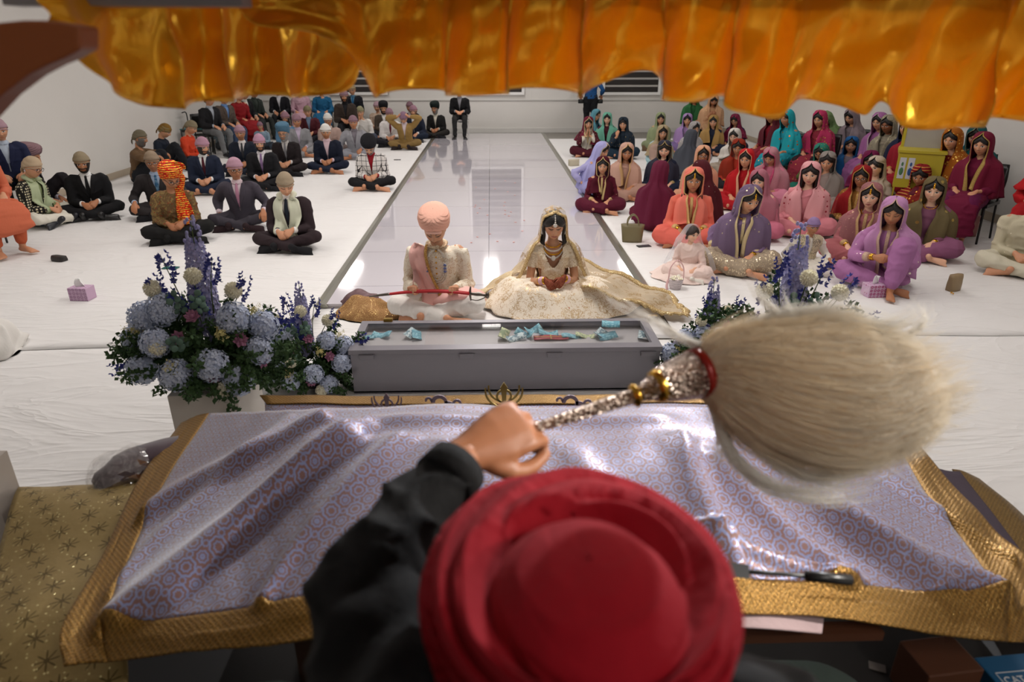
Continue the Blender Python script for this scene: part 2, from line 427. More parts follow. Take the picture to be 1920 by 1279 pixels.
def person(label, px, py, pose='floor', yaw=0, sc=1.0, fem=0, lean=10, hy=0, hp=8, ht=0, arms='clasp', tone=1,
           top='222226', topk='plain', topk2='D9BE7A', tsc=60, tthr=.3, bot=None, botk='plain', style='suit', shirt='E8E8E6', tie=None, tiek='plain', tie2='FFFFFF',
           cap='patka', capc='A98A95', capk='plain', veil=None, veilk='plain', veil2='D9BE7A', vsc=60, vthr=.25, valpha=1.0, vlen=.12, vopen=48, trim=None, vw=1.0, vasym=0,
           hair=None, locks=0, beard=None, beardc='1A120E', glasses=None, scarf=None, scarfk='plain', eyes='open', lip=None, stub=0, res=1,
           group=None, wide=1.0, lo=True, feet='bare', footc='15151A', loc=None, extra=None, seat=None, ztop=None, hidehead=False, name='person', jewel=0, hemz=-.02, dz=0, kside=0, hup=0, bsc=None, bthr=None):
    lo = lo
    T = TONE[tone] if isinstance(tone, int) else srgb(tone)
    bot = bot or top
    seed = abs(hash((px, py))) % 9999 if False else int(px * 7 + py * 13) % 9999
    r_ = random.Random(seed)
    hz = {'floor': .10, 'kneeup': .10, 'side': .10, 'chair': .52, 'stand': .93}[pose]
    L = R(lean); w = (.90 if fem else 1.0) * wide; fw = .9 if fem else 1.0
    ax = np.array([0, -math.sin(L), math.cos(L)]); ay = np.array([0, math.cos(L), math.sin(L)])
    def S(s, x=0, y=0): return np.array([0, 0, hz]) + ax * s + np.array([x, 0, 0]) + ay * y
    # head transform
    neck = S(.50, 0, .0)
    HR = eul(hp + lean * .6, ht, -hy)
    hc = neck + np.array([0, -.018, .008]) + HR @ np.array([0, -.010, .115])
    def H(V): return (V * 1.06) @ HR.T + hc
    # ---- arms
    sh = {1: S(.392, .175 * w), -1: S(.392, -.175 * w)}
    up = np.array([0, 0, 1.])
    A = {}
    def setarm(s, wr, d, n, kind='relax', pole=(0, .6, -.8)):
        p = np.array([s * pole[0] if pole[0] else s * .5, pole[1], pole[2]]); el, wr2 = ik(sh[s], wr, .285, .255, p); A[s] = (el, wr2, d, n, kind)
    ar = arms if isinstance(arms, (tuple, list)) else (arms, arms)     # (image-left arm = person's right (-1), person's left (+1))
    for s, a in ((-1, ar[0]), (1, ar[1])):
        j = r_.uniform(-.012, .012)
        if pose == 'chair' and a == 'clasp': setarm(s, (s * .085, -.30, hz + .14 + j), (-s * .6, -.7, -.3), (-s * .3, .2, -1))
        elif pose == 'chair' and a == 'knees': setarm(s, (s * .13, -.36, hz + .115), (s * .05, -.9, -.4), (0, .1, -1), 'relax')
        elif a == 'clasp': setarm(s, (s * .075, -.30 + j, hz + .115 + hup + .02 * (s > 0)), (-s * .62, -.62, -.5), (-s * .5, .55, -.6), 'fold')
        elif a == 'lap': setarm(s, (s * .11, -.30 + j, hz + .10), (-s * .35, -.8, -.45), (-s * .2, .3, -1))
        elif a == 'knees': setarm(s, (s * .29, -.27, hz + .125), (s * .15, -.75, -.6), (0, .1, -1))
        elif a == 'pray': setarm(s, (s * .030, -.24, hz + .36), (-s * .06, -.25, 1), (-s * 1, 0, 0), 'flat', (.9, .1, -.5))
        elif a == 'head': setarm(s, hc + HR @ np.array([s * .115, -.01, .045]), HR @ np.array([-s * .6, .05, .7]), (-s, .2, -.4), 'relax', (1, .1, .05))
        elif a == 'face': setarm(s, hc + HR @ np.array([s * .05, -.13, -.15]), (-s * .1, .3, 1), (-s * .3, 1, 0), 'fold', (.5, 0, -1))
        elif a == 'raise': setarm(s, S(.42, s * .10, -.24), (-s * .15, .1, 1), (-s * .3, .9, .1), 'relax', (.6, 0, -1))
        elif a == 'hug': setarm(s, (s * .06, -.40, .33), (-s * .9, -.35, -.1), (-s * .2, .9, -.3), 'fold', (.9, .2, -.6))
        elif a == 'kneerest': setarm(s, (s * .17, -.40, .47), (s * .0, -.8, -.5), (0, .2, -1), 'relax', (.9, 0, -.2))
        elif a == 'phone': setarm(s, (s * .06, -.27, hz + .27), (-s * .55, -.5, .5), (-s * .4, .5, .7), 'fold')
        elif a == 'side': setarm(s, (s * .26, -.10, hz + .07), (s * .1, -.7, -.6), (0, .1, -1))
        elif a == 'reach': setarm(s, (s * .45, -.22, .34), (s * .7, -.5, -.5), (0, .1, -1), 'relax', (.6, .5, -.4))
        elif a == 'floorreach': setarm(s, (s * .40, -.22, .10), (s * .5, -.7, -.3), (0, .1, -1), 'relax', (.9, .5, -.2))
        elif a == 'sword': setarm(s, (s * .155 - .01, -.27, hz + .175), (s * .03, -.75, .25), (0, -.3, -1), 'grip', (.30, .5, -.8))
        else: setarm(s, *a)
    # ---- legs
    hip = {s: np.array([s * .085 * w, 0, hz]) for s in (1, -1)}; K, AN, FD, FU = {}, {}, {}, {}
    for s in (1, -1):
        if pose in ('floor', 'kneeup', 'side'):
            K[s] = np.array([s * .325, -.25, .135 + .02 * (s > 0)]); AN[s] = np.array([-s * .11, -.37 - .05 * (s < 0), .065]); FD[s] = np.array([-s * .95, -.12 - .1 * (s < 0), -.05]); FU[s] = (0, -.8, .5)
            if pose == 'kneeup' and s == (kside or (1 if seed % 2 else -1)) or (pose == 'side'):
                K[s] = np.array([s * .15, -.37, .46]); AN[s] = np.array([s * .12, -.52 + .0 * s, .075]); FD[s] = np.array([s * .15, -1, 0]); FU[s] = (0, 0, 1)
        elif pose == 'chair':
            K[s] = np.array([s * .13, -.43, .49]); AN[s] = np.array([s * .115, -.44 + .05 * s * r_.choice((-1, 1)), .085]); FD[s] = np.array([s * .2, -1, 0]); FU[s] = (0, 0, 1)
        else:
            K[s] = np.array([s * .095, -.02, .50]); AN[s] = np.array([s * .09, 0.02, .08]); FD[s] = np.array([s * .2, -1, 0]); FU[s] = (0, 0, 1)
    # ---- body mesh
    vox = .016 if lo else .010
    tor = loft([S(-.05), S(.02), S(.12), S(.25), S(.36), S(.425), S(.455)], [x * w for x in (.13, .15, .125, .145, .155, .12, .06)], [x * fw for x in (.10, .11, .095, .10, .095, .075, .055)], xd=(1, 0, 0), n=14)
    nk = loft([S(.43), S(.48), neck + np.array([0, 0, .03]), hc + HR @ np.array([0, .018, -.07])], [.062 * fw, .050 * fw, .048 * fw, .050 * fw], n=12, k=2)
    L_ = [tor, nk]
    for s in (1, -1):
        el, wr = A[s][:2]
        L_.append(loft([S(.41, s * .13 * w), sh[s], (sh[s] + el) / 2, el], [.05, .052 * fw, .043 * fw, .036], n=10, k=2))
        L_.append(loft([el, el * .7 + wr * .3, wr], [.037, .037 * fw, .0235], n=10, k=2))
        L_.append(loft([hip[s], hip[s] * .4 + K[s] * .6, K[s]], [.08, .068, .050], n=10, k=2))
        L_.append(loft([K[s], K[s] * .7 + AN[s] * .3, AN[s]], [.050, .049, .034], n=10, k=2))
    V, F = remesh(*cat(L_), vox, 3)
    parts = [(V, F)]; cs = [np.tile(T, (len(V), 1))]
    for s in (1, -1):
        el, wr, d, n_, kd = A[s]; h = place_hand(kd, s > 0, wr, d, n_, .97 * fw, lo)
        parts.append(h); cs.append(np.tile(np.array(T) * [.97, .9, .88], (len(h[0]), 1)))
        if pose != 'stand' or True:
            f = place_foot(s > 0, AN[s], FD[s], FU[s], .95 * fw, lo); parts.append(f)
            cs.append(np.tile(np.array(T) * [.95, .88, .85], (len(f[0]), 1)))
    hk = (tone, fem, eyes, lip, stub, res, seed % 3)
    if hk not in _heads:
        _heads[hk] = head_make(T, bool(fem), .96 + .04 * (seed % 3), eyes, lip, stub, res=res)
    hV, hF, hC, P, sy = _heads[hk]
    parts.append((H(hV), hF)); cs.append(hC)
    BV, BF = cat(parts)
    nparts = []
    root = ob(name, BV, BF, SKIN, cols=np.vstack(cs))
    add = lambda nm, VF, mat, **k: ob(nm, VF[0], VF[1], mat, root, **k)
    TM = fab(top, topk, topk2, sc=tsc, thr=tthr); BM = fab(bot, botk, topk2, sc=bsc or tsc, thr=bthr or tthr)
    # ---- lower garment
    e = .018; g = []
    bag = {'suit': 0, 'kurta': .012, 'women': .03}[style if style != 'vest' else 'suit']
    for s in (1, -1):
        ea = AN[s] + unit(K[s] - AN[s]) * (.05 if feet != 'shoe' else .02)
        g.append(loft([hip[s], hip[s] * .5 + K[s] * .5, K[s]], [.098 + bag, .085 + bag, .068 + bag], n=12, k=2))
        g.append(loft([K[s], K[s] * .6 + ea * .4, ea], [.068 + bag, .065 + bag, .048 + bag * .6], n=12, k=2))
    g.append(loft([S(-.06), S(.03), S(.10)], [.165 * w] * 3, [.125, .125, .11], xd=(1, 0, 0), n=14))
    gv = cat(g); gv = remesh(gv[0], gv[1], .014 if lo else .010, 3); N = normals(*gv)
    gv = (gv[0] + N * (folds(gv[0], seed) * .008)[:, None], gv[1])
    gv[0][:, 2] = np.maximum(gv[0][:, 2], .012)
    add({'suit': 'trousers', 'vest': 'trousers', 'kurta': 'trousers', 'women': 'salwar'}[style], gv, BM)
    if feet in ('sock', 'shoe'):
        fs = []
        for s in (1, -1):
            fv, ff = place_foot(s > 0, AN[s], FD[s], FU[s], .98 * fw, lo); fv = fv + normals(fv, ff) * .006; fs.append((fv, ff))
        for q in fs: add('sock' if feet == 'sock' else 'shoe', q, fab(footc) if feet == 'sock' else simple('leather', footc, .35))
    # ---- upper garment
    def topset(e, cuff=.015, hem=hemz, full=True, flare=0):
        q = [loft([S(hem), S(.06), S(.14), S(.25), S(.36), S(.42), S(.452)], [x * w for x in (.158 + e + flare, .150 + e, .138 + e, .150 + e, .168 + e, .136 + e, .062 + e * .7)],
                  [x for x in (.118 + e + flare * .6, .110 + e, .103 + e, .108 + e + .012 * fem, .103 + e, .078 + e, .046 + e * .7)], xd=(1, 0, 0), n=18)]
        for s in (1, -1):
            el, wr = A[s][:2]; we = wr + unit(el - wr) * cuff
            q.append(loft([S(.400, s * .11 * w), sh[s], (sh[s] + el) / 2, el], [.044 + e, .048 * fw + e, .045 * fw + e, .041 + e], n=12, k=2))
            q.append(loft([el, (el + we) / 2, we], [.043 + e, .039 + e, .028 + e * .8], n=12, k=2, cap=.2))
        return q
    cuff = {'suit': .04, 'vest': .02, 'kurta': .03, 'women': .07}[style]
    e1 = .019 if style in ('suit', 'vest') else .013
    q = topset(e1, cuff)
    if style in ('kurta', 'women') and pose in ('floor', 'kneeup'):
        q.append(loft([(0, .02, .10), (0, -.05, .11), (0, -.16, .10), (0, -.26, .075)], [.19 * w, .24, .27, .24], [.10, .09, .07, .05], xd=(1, 0, 0), n=16, k=2))
    if style in ('kurta', 'women') and pose == 'chair':
        q.append(loft([(0, .0, hz), (0, -.2, hz + .01), (0, -.42, hz - .01), (0, -.50, hz - .12), (0, -.49, .30 if style == 'kurta' else .16)], [.18, .22, .23, .23, .25], [.11, .085, .075, .07, .09], xd=(1, 0, 0), n=16, k=2))
    tv = cat(q); tv = remesh(tv[0], tv[1], .013 if lo else .009, 3); N = normals(*tv)
    fa = .0065 if style == 'suit' else .0095
    tv = (tv[0] + N * (folds(tv[0], seed + 5) * fa)[:, None], tv[1])
    tv[0][:, 2] = np.maximum(tv[0][:, 2], .008)
    V, F = tv
    tree = BVHTree.FromPolygons(V.tolist(), F)
    if style in ('suit', 'vest'):
        cen = np.array([V[list(f)].mean(0) for f in F]) - S(0); N = normals(V, F)
        s_ = cen @ ax; y_ = cen @ ay; x_ = cen[:, 0]
        wv = np.interp(s_, [.13, .20, .42, .47, .6], [0, .004, .058, .075, .075]) * w
        op = (np.abs(x_) < wv) & (y_ < -.02) & (s_ > .13) & (s_ < .62)
        F2 = [f for f, o_ in zip(F, op) if not o_]
        add('jacket' if style == 'suit' else 'waistcoat', (V, F2), TM)
        sv = cat([loft([S(.0), S(.06), S(.14), S(.25), S(.36), S(.42), S(.455), S(.485)], [x * w for x in (.155, .150, .142, .153, .164, .135, .066, .058)], [.115, .110, .104, .112, .108, .082, .062, .056], xd=(1, 0, 0), n=20)])
        add('shirt', remesh(sv[0], sv[1], .012, 2), fab(shirt))
        col = [loft([S(.462, s * .012, -.066), S(.462, s * .042, -.050), S(.478, s * .054, .0), S(.480, 0, .050)], [.005] * 4, [.011] * 4, xd=(0, 0, 1), n=8, k=3) for s in (1, -1)]
        add('collar', cat(col), fab(shirt))
        zt = S(.455)[2]; z0 = S(.16)[2]
        sh_t = BVHTree.FromPolygons(sv[0].tolist(), sv[1])
        if tie: add('tie', ribbon(sh_t, [(0, zt), (0, zt - .03), (.0, (zt + z0) / 2), (0, z0)], [.034, .026, .045, .055], .010), fab(tie, tiek, tie2, sc=75, thr=.35))
        lap = [ribbon(tree, [(s * .072 * w, S(.45)[2]), (s * .068 * w, S(.38)[2]), (s * .045 * w, S(.28)[2]), (s * .012, S(.17)[2])], [.03, .055, .05, .012], .006) for s in (1, -1)]
        for l_ in lap: add('lapel', l_, TM)
        if style == 'suit' and arms != 'head':
            cf = []
            for s in (1, -1):
                el, wr = A[s][:2]; u = unit(el - wr); add('shirt_cuff', loft([wr + u * .055, wr + u * .012], [.038, .034], n=12, k=1, cap=.1), fab(shirt))
    else:
        add('kurta' if style == 'kurta' else 'kameez', (V, F), TM)
        if trim and (jewel or topk == 'emb'):
            tm = fab(trim, 'emb', 'E6CF96', sc=130, thr=.30, rough=.7)
            z1, z2 = S(.44)[2], S(.18)[2]
            add('neckline_trim', ribbon(tree, [(0, z1), (0, z2)], .032, .006), tm)
            cf = []
            for s in (1, -1):
                el, wr = A[s][:2]; u = unit(el - wr); add('cuff_trim', loft([wr + u * (cuff + .035), wr + u * (cuff - .004)], [.045, .040], n=14, k=1, cap=.1), tm)
    if scarf:
        xo = .085 * w
        a = [(-xo * .55, S(.47)[2]), (-xo, S(.40)[2]), (-xo * 1.05, S(.26)[2]), (-xo * .7, S(.06)[2])]
        b = [(-x, z) for x, z in a]; b[-1] = (xo * .3, S(.0)[2])
        sm = fab(scarf, scarfk, 'F3D24A', sc=26 if scarfk == 'bars' else 60)
        cl = loft([S(.47, -.06, -.05), S(.495, -.075, .0), S(.50, 0, .065), S(.495, .075, 0), S(.47, .06, -.05)], [.022] * 5, [.036] * 5, xd=(0, 0, 1), n=10)
        if label.find('long tail') < 0:
            add('scarf', cat([ribbon(tree, a, [.07, .11, .12, .13], .014, fold=.007, seed=1), ribbon(tree, b, [.07, .11, .12, .12], .014, fold=.007, seed=3), cl]), sm)
        else:
            add('turban_tail', cat([ribbon(tree, [(.075, S(.50)[2]), (.09, S(.42)[2]), (.085, S(.25)[2]), (.075, S(.09)[2])], [.07, .10, .13, .13], .016, fold=.005), ribbon(tree, [(.09, S(.44)[2]), (.125, S(.30)[2]), (.15, S(.17)[2])], [.07, .09, .10], .012, fold=.006, seed=2)]), sm)
    # ---- head wear
    def hsh(mask, off): v, f = shell(P, mask, off); return H(v), f
    hcol = hair if isinstance(hair, str) else '120C09'
    if not hidehead or True:
        if fem or hair:
            v = hsh(lambda x, y, z: hairline(x, y, z, .058), lambda x, y, z, h: .003 + .013 * ss(h, 0, .03))
            add('hair', v, m_hair(hcol))
            lk = []
            if fem and not locks:                                                       # hair drawn back beside the cheeks
                for s in (1, -1):
                    lk.append((lambda a: (H(a[0]), a[1]))(loft([(s * .020, -.068, .080), (s * .058, -.045, .060), (s * .077, -.012, .01), (s * .070, .03, -.05), (s * .04, .07, -.09)], [.009, .015, .016, .018, .02], n=8)))
            if locks:
                for s in (1, -1):
                    for q in range(3):
                        o_ = .008 * q
                        lk.append((lambda a: (H(a[0]), a[1]))(loft([(s * .018, -.070, .082), (s * .060, -.052 + o_, .058), (s * (.081), -.026 + o_, 0), (s * (.074 + .004 * q), -.020 + o_ * 2, -.08), (s * (.080 + .01 * q), -.036 + o_, -.13 - .05 * locks), (s * .07, -.045, -.15 - .11 * locks)], [.008, .013, .012, .012, .011, .004], n=8)))
            if lk: add('hair_lock', cat(lk), m_hair(hcol))
        cm = fab(capc, capk, 'F3D24A', sc=26 if capk == 'bars' else 60)
        if cap == 'patka':
            lim = .045
            msk = lambda x, y, z: z - np.interp(y, [-.09, -.02, .04, .1], [.046, .030, -.01, -.035])
            v, f = shell(P, msk, lambda x, y, z, h: .005 + .010 * ss(h, 0, .012) + .0016 * np.sin(z * 190 + 60 * np.abs(x)) + .006 * ss(z, .05, .12) + .006 * ss(y, .02, .09))
            kn = [ell((0, .108, -.015), (.022, .018, .018), 10, 8), loft([(0, .11, -.02), (.012, .125, -.06), (.02, .12, -.11)], [.012, .016, .010], [.006, .008, .004], n=8), loft([(0, .11, -.02), (-.014, .12, -.05), (-.018, .118, -.09)], [.012, .015, .009], [.006, .008, .004], n=8)]
            band = loft([(math.sin(a) * .080, -math.cos(a) * .094 + .003, .040 - .075 * (1 - math.cos(a)) / 2) for a in np.linspace(-3.0, 3.0, 17)], [.0045] * 17, [.008] * 17, n=8, k=1)
            V_, F_ = cat([(v, f)] + kn + [band]); add('head_cover', (H(V_), F_), cm)
        elif cap == 'turban':
            V_, F_ = turban_geo(seed); add('turban', (H(V_), F_), cm)
        elif cap == 'tailturban':
            V_, F_ = turban_geo(seed, 1.02); fan = loft([(.02, .03, .10), (.05, .02, .145), (.10, .0, .15), (.13, .01, .10)], [.05, .06, .05, .03], [.02, .015, .015, .01], n=12)
            side = loft([(.07, -.01, .06), (.10, -.02, .01), (.09, -.03, -.08), (.075, -.04, -.16)], [.035, .04, .04, .04], [.03, .03, .025, .02], n=10)
            V_, F_ = cat([(V_, F_), fan, side]); N = normals(V_, F_); add('turban', (H(V_ + N * (wob(V_, 90, 4) * .003)[:, None]), F_), cm)
    if beard:
        ln = beard
        def bm(x, y, z): return np.minimum(np.where(np.abs(x) > .045, .0, -.030 - .0) - z + .02 * (np.abs(x) > .045), .05 - y) - 1e-3 - .1 * ((np.abs(z + .061) < .011) & (np.abs(x) < .027) & (y < 0))
        v, f = hsh(bm, lambda x, y, z, h: (.002 + ln * ss(-z, .045, .11)) * (.4 + .6 * ss(h, 0, .02)) + .0015 * np.sin(x * 900 + z * 500))
        add('beard', (v, f), m_hair(beardc))
    if glasses:
        gl = []
        for s in (1, -1):
            pts = [(s * .033 + .024 * math.cos(a), -.102 + .010 * abs(math.cos(a)) * (1 if s * math.cos(a) > 0 else .2), .006 + .018 * math.sin(a)) for a in np.linspace(0, 2 * math.pi, 17)]
            gl.append(loft(pts, .0024, n=6, k=1)); gl.append(loft([(s * .057, -.092, .010), (s * .078, -.03, .012), (s * .08, .01, .005)], .002, n=6, k=2))
        gl.append(loft([(-.010, -.104, .009), (0, -.108, .012), (.010, -.104, .009)], .002, n=6, k=2))
        V_, F_ = cat(gl); add('glasses', (H(V_), F_), simple('glasses_frame', glasses, .3))
    # ---- veil
    if veil:
        rows = []; nc = 44
        ha = lambda x, y, z: H(np.array([[x, y, z]]))[0]
        spec = []
        for (zz, rx, ry, cy, op) in ((.140, .010, .010, .02, 1), (.136, .045, .050, .012, 3), (.118, .075, .082, .010, 12), (.092, .092, .100, .010, 30), (.055, .100, .110, .012, vopen), (.0, .104, .114, .016, vopen), (-.06, .103, .112, .02, vopen - 2), (-.12, .105, .108, .02, vopen - 8)):
            spec.append(('h', zz, rx, ry, cy, op))
        for (s, rx, ry, op, cy) in ((.455, .150, .115, 26, .01), (.415, .232, .140, 17, .0), (.33, .262, .155, 9, -.005), (.22, .272, .17, 4, -.01), (vlen, .285, .19, 3, -.02)):
            if s < vlen - .01: continue
            spec.append(('t', s, rx * w * vw * (1 if s > .43 else 1.02), ry, cy, op))
        P_ = []
        for k_, z_, rx, ry, cy, op in spec:
            a = np.linspace(R(op), 2 * np.pi - R(op), nc); x = np.sin(a) * rx; y = -np.cos(a) * ry + cy
            if k_ == 'h': row = H(np.c_[x, y - .0, np.full(nc, z_) - .02 * ss(y, 0, .1) * (z_ > .05)])
            else: row = np.array([S(z_ + (.02 if k_ == 't' else 0), xx + (vasym * (.4 - z_)), yy) for xx, yy in zip(x, y)])
            P_.append(row)
        P_ = np.array(P_); K_ = 4
        Q = np.stack([crom(P_[:, j], K_) for j in range(nc)], 1)
        nr = len(Q); tt = np.linspace(0, 1, nr)[:, None]; aa = np.linspace(0, 1, nc)[None, :]
        cent = Q.mean(1, keepdims=True); dirv = Q - cent; dirv /= np.linalg.norm(dirv, axis=2, keepdims=True) + 1e-6
        fo = (np.sin(aa * 46 + 5 * tt + seed) + .6 * np.sin(aa * 83 - 7 * tt + seed * 2)) * (.003 + .020 * np.clip(tt - .42, 0, 1) * 1.6)
        Q = Q + dirv * fo[..., None]
        tw_ = np.clip((tt - .55) / .45, 0, 1) ** 1.3; sg_ = (aa if seed % 2 else 1 - aa); Q[..., 2] -= tw_ * (.15 * np.sin(np.pi * aa) ** .8 + .13 * sg_ ** 2) * (pose != 'chair' or 1)
        Q += dirv * (tw_ * .03 * np.sin(np.pi * aa) ** .8)[..., None]
        Q[-1, :, 2] += .02 * np.sin(aa[0] * 23 + seed); Q[..., 2] = np.maximum(Q[..., 2], .02)
        V_, F_ = grid(Q)
        o = add('dupatta', (V_, F_), fab(veil, veilk, veil2, sc=vsc, thr=vthr, alpha=valpha)); solid(o, .004)
        if trim:
            b1 = Q[2:, [0, 1]].copy(); b2 = Q[2:, [-2, -1]].copy(); N_ = dirv[2:]
            t1 = np.concatenate([b1[:, :1] + (b1[:, :1] - b1[:, 1:]) * .15 + N_[:, [0]] * .004, b1[:, :1] * .15 + b1[:, 1:] * .85 + N_[:, [1]] * .005], 1)
            t2 = np.concatenate([b2[:, :1] * .85 + b2[:, 1:] * .15 + N_[:, [-2]] * .005, b2[:, 1:] + (b2[:, 1:] - b2[:, :1]) * .15 + N_[:, [-1]] * .004], 1)
            V_, F_ = cat([grid(t1), grid(t2)]); o = add('dupatta_trim', (V_, F_), fab(trim, 'emb', 'E6CF96', sc=130, thr=.24, rough=.75)); solid(o, .004)
    if jewel:
        gm = simple('gold_jewellery', 'E0A93A', .25, 1.0)
        nkp = [S(.455, .062 * math.sin(a), -.058 * math.cos(a) - .012) - np.array([0, 0, .022 * math.cos(a)]) for a in np.linspace(-1.7, 1.7, 15)]
        JV = [ell(p, (.007, .006, .010), 8, 6) for p in nkp]
        if style != 'suit' and jewel > 1: add('necklace', cat(JV), gm)
        bz = []
        for s in (1, -1):
            el, wr = A[s][:2]; u = unit(el - wr)
            add('bangle', loft([wr + u * (.010 + .004 * q) for q in range(9)], [.033 if q % 2 else .029 for q in range(9)], n=12, k=1, cap=.05), gm)
        if jewel > 1: add('forehead_jewel', cat([ell(ha2, (.010, .006, .013), 10, 8) for ha2 in H(np.array([[0, -.094, .055], [0, -.092, .071], [0, -.083, .088]]))]), gm)
    if loc is None:
        qa = at_z(px, py, .88); az = math.degrees(math.atan2(-qa.x, qa.y)) if yaw < 90 else 0
        yaw = yaw + az * (0 if pose == 'chair' or px > 1900 else .85 if fem and px > 1060 else .4 if px < 700 else 0)
    # ---- place so that the head top lands on its pixel
    topz = .118 + (.018 if cap == 'patka' or veil else .058 if cap in ('turban', 'tailturban') else 0)
    ht_ = H(np.array([[0, .0, topz]]))[0]
    if loc is None:
        zt = (ht_[2]) * sc + dz; Rz = np.array(Matrix.Rotation(R(yaw), 3, 'Z'))
        p = at_z(px, py, zt); off = Rz @ (ht_ * sc); root.location = (p.x - off[0], p.y - off[1], dz)
    else: root.location = loc
    root.location.x = min(max(root.location.x, XL + .42), XR - .5); root.location.y = min(root.location.y, YB - .55)
    root.rotation_euler = (0, 0, R(yaw)); root.scale = (sc,) * 3
    tag(root, label, 'person', group)
    root['_'] = 1; del root['_']
    INFO.append((label, tuple(round(v, 2) for v in root.location), px, py))
    return root, dict(S=S, H=H, A=A, K=K, AN=AN, hc=hc, tree=tree, add=add, P=P, HR=HR, ax=ax, ay=ay, hz=hz)
INFO = []
_tg = {}
def turban_geo(seed=0, sc=1.0, tall=.175):
    key = (seed % 2, sc, tall)
    if key in _tg: return _tg[key]
    sg = 1 if seed % 2 else -1; nt, na = 110, 160; rows = []
    a = np.linspace(-np.pi, np.pi, na, endpoint=False)
    ca, sa = np.cos(a), np.sin(a)
    b = np.interp(ca, [-1, -.3, .35, .8, 1], [-.045, -.02, .022, .046, .062])
    for i in range(nt):
        t = i / (nt - 1); f = t * np.pi / 2
        pr = np.interp(t, [0, .06, .2, .42, .62, .8, .92, 1], [.80, .93, 1.03, 1.08, 1.0, .78, .46, .02])
        z = b + (tall - b) * math.sin(f) ** 1.0
        x = sa * .101 * sc * pr; y = -ca * (.115 * sc) * pr + .010 + .012 * t
        w = z + .085 * np.abs(sa) * (ca > -1) + .004 * sg * np.sign(sa)
        fr = (w / .0230) % 1.0; d = (.0085 * (1 - fr) ** .7) * ss(fr, 0, .22) * np.clip(1.15 - pr * 0 - t ** 4, 0, 1)
        k = 1 + d / .1
        rows.append(np.stack([x * k, y * k, z], -1))
    V, F = grid(np.array(rows), True)
    _tg[key] = (V, F); return V, F
def copy_root(o, loc, rz=None):
    c = o.copy(); COL.objects.link(c); c.location = loc
    if rz is not None: c.rotation_euler = (0, 0, rz)
    for ch in kids(o):
        d = ch.copy(); COL.objects.link(d); d.parent = c
        for g in kids(ch):
            e = g.copy(); COL.objects.link(e); e.parent = d
    return c
# ------------------------------------------------------------------ room shell
XL, XR, YB, YF, ZC = -6.5, 6.5, 19.4, -3.2, 3.5
def wall_mat(h):
    t = NT('wall_paint'); o = t.obj(); nz = t.noise(o, 1.6, 4, .6)
    c = t.mix(nz, srgb(h), [x * .93 for x in srgb(h)])
    return t.fin(t.pri(Base_Color=c, Roughness=.75, Normal=t.bump(t.noise(o, 60, 2), .08, .004)))
WM = wall_mat('E4E1DC')
def sheet_mat(seed, h='E9E7E6'):
    t = NT('cotton_sheet'); o = t.obj()
    m = t.n('Mapping', {'Vector': o, 'Scale': (.55, 1.5, 1), 'Rotation': (0, 0, R(-14 + seed * 9)), 'Location': (seed * 3.1, seed, 0)}).outputs[0]
    a = t.noise(m, 1.1, 3, .5, 2.2); r1 = t.math('POWER', t.math('SUBTRACT', 1, t.math('MULTIPLY', t.math('ABSOLUTE', t.math('SUBTRACT', a, .5)), 5)), 3)
    b = t.noise(m, 1.9, 2, .45, 2.0); r2 = t.math('SUBTRACT', 1, t.math('MULTIPLY', t.math('ABSOLUTE', t.math('SUBTRACT', b, .5)), 4))
    h_ = t.math('ADD', t.math('MULTIPLY', t.math('MAXIMUM', r1, 0), .6), t.math('ADD', t.math('MULTIPLY', r2, .35), t.math('MULTIPLY', a, 1.2)))
    bp = t.bump(h_, .42, .030)
    return t.fin(t.pri(Base_Color=(*srgb(h), 1), Roughness=.8, Normal=bp, Specular_IOR_Level=.2))
def tile_mat():
    t = NT('grey_floor'); return t.fin(t.pri(Base_Color=(*srgb('A9A49C'), 1), Roughness=.4))
struct('floor', *box(XL, XR, YF, YB, -.12, -.012), tile_mat())
struct('wall_left', *box(XL - .15, XL, YF, YB, -.1, ZC), WM, smooth=False)
struct('wall_right', *box(XR, XR + .15, YF, YB, -.1, ZC), WM, smooth=False)
struct('wall_back', *box(XL - .15, XR + .15, YB, YB + .15, -.1, ZC), WM, smooth=False)
struct('wall_front', *box(XL - .15, XR + .15, YF - .15, YF, -.1, ZC), WM, smooth=False)
struct('ceiling', *box(XL - .15, XR + .15, YF - .15, YB + .15, ZC, ZC + .1), wall_mat('EDEBE8'), smooth=False)
BB = simple('baseboard_vinyl', 'B5A793', .5)
struct('baseboard_left', *box(XL, XL + .015, YF, YB, -.01, .11), BB, smooth=False)
struct('baseboard_right', *box(XR - .015, XR, YF, YB, -.01, .11), BB, smooth=False)
struct('baseboard_back', *box(XL + .02, XR - .02, YB - .015, YB, -.01, .11), simple('white_trim', 'DAD8D4', .5), smooth=False)
struct('trim_1', *box(XL + .02, XR - .02, YB - .03, YB, at_y(1000, 186, YB).z - .03, at_y(1000, 186, YB).z), simple('white_trim', 'DAD8D4', .5), smooth=False)
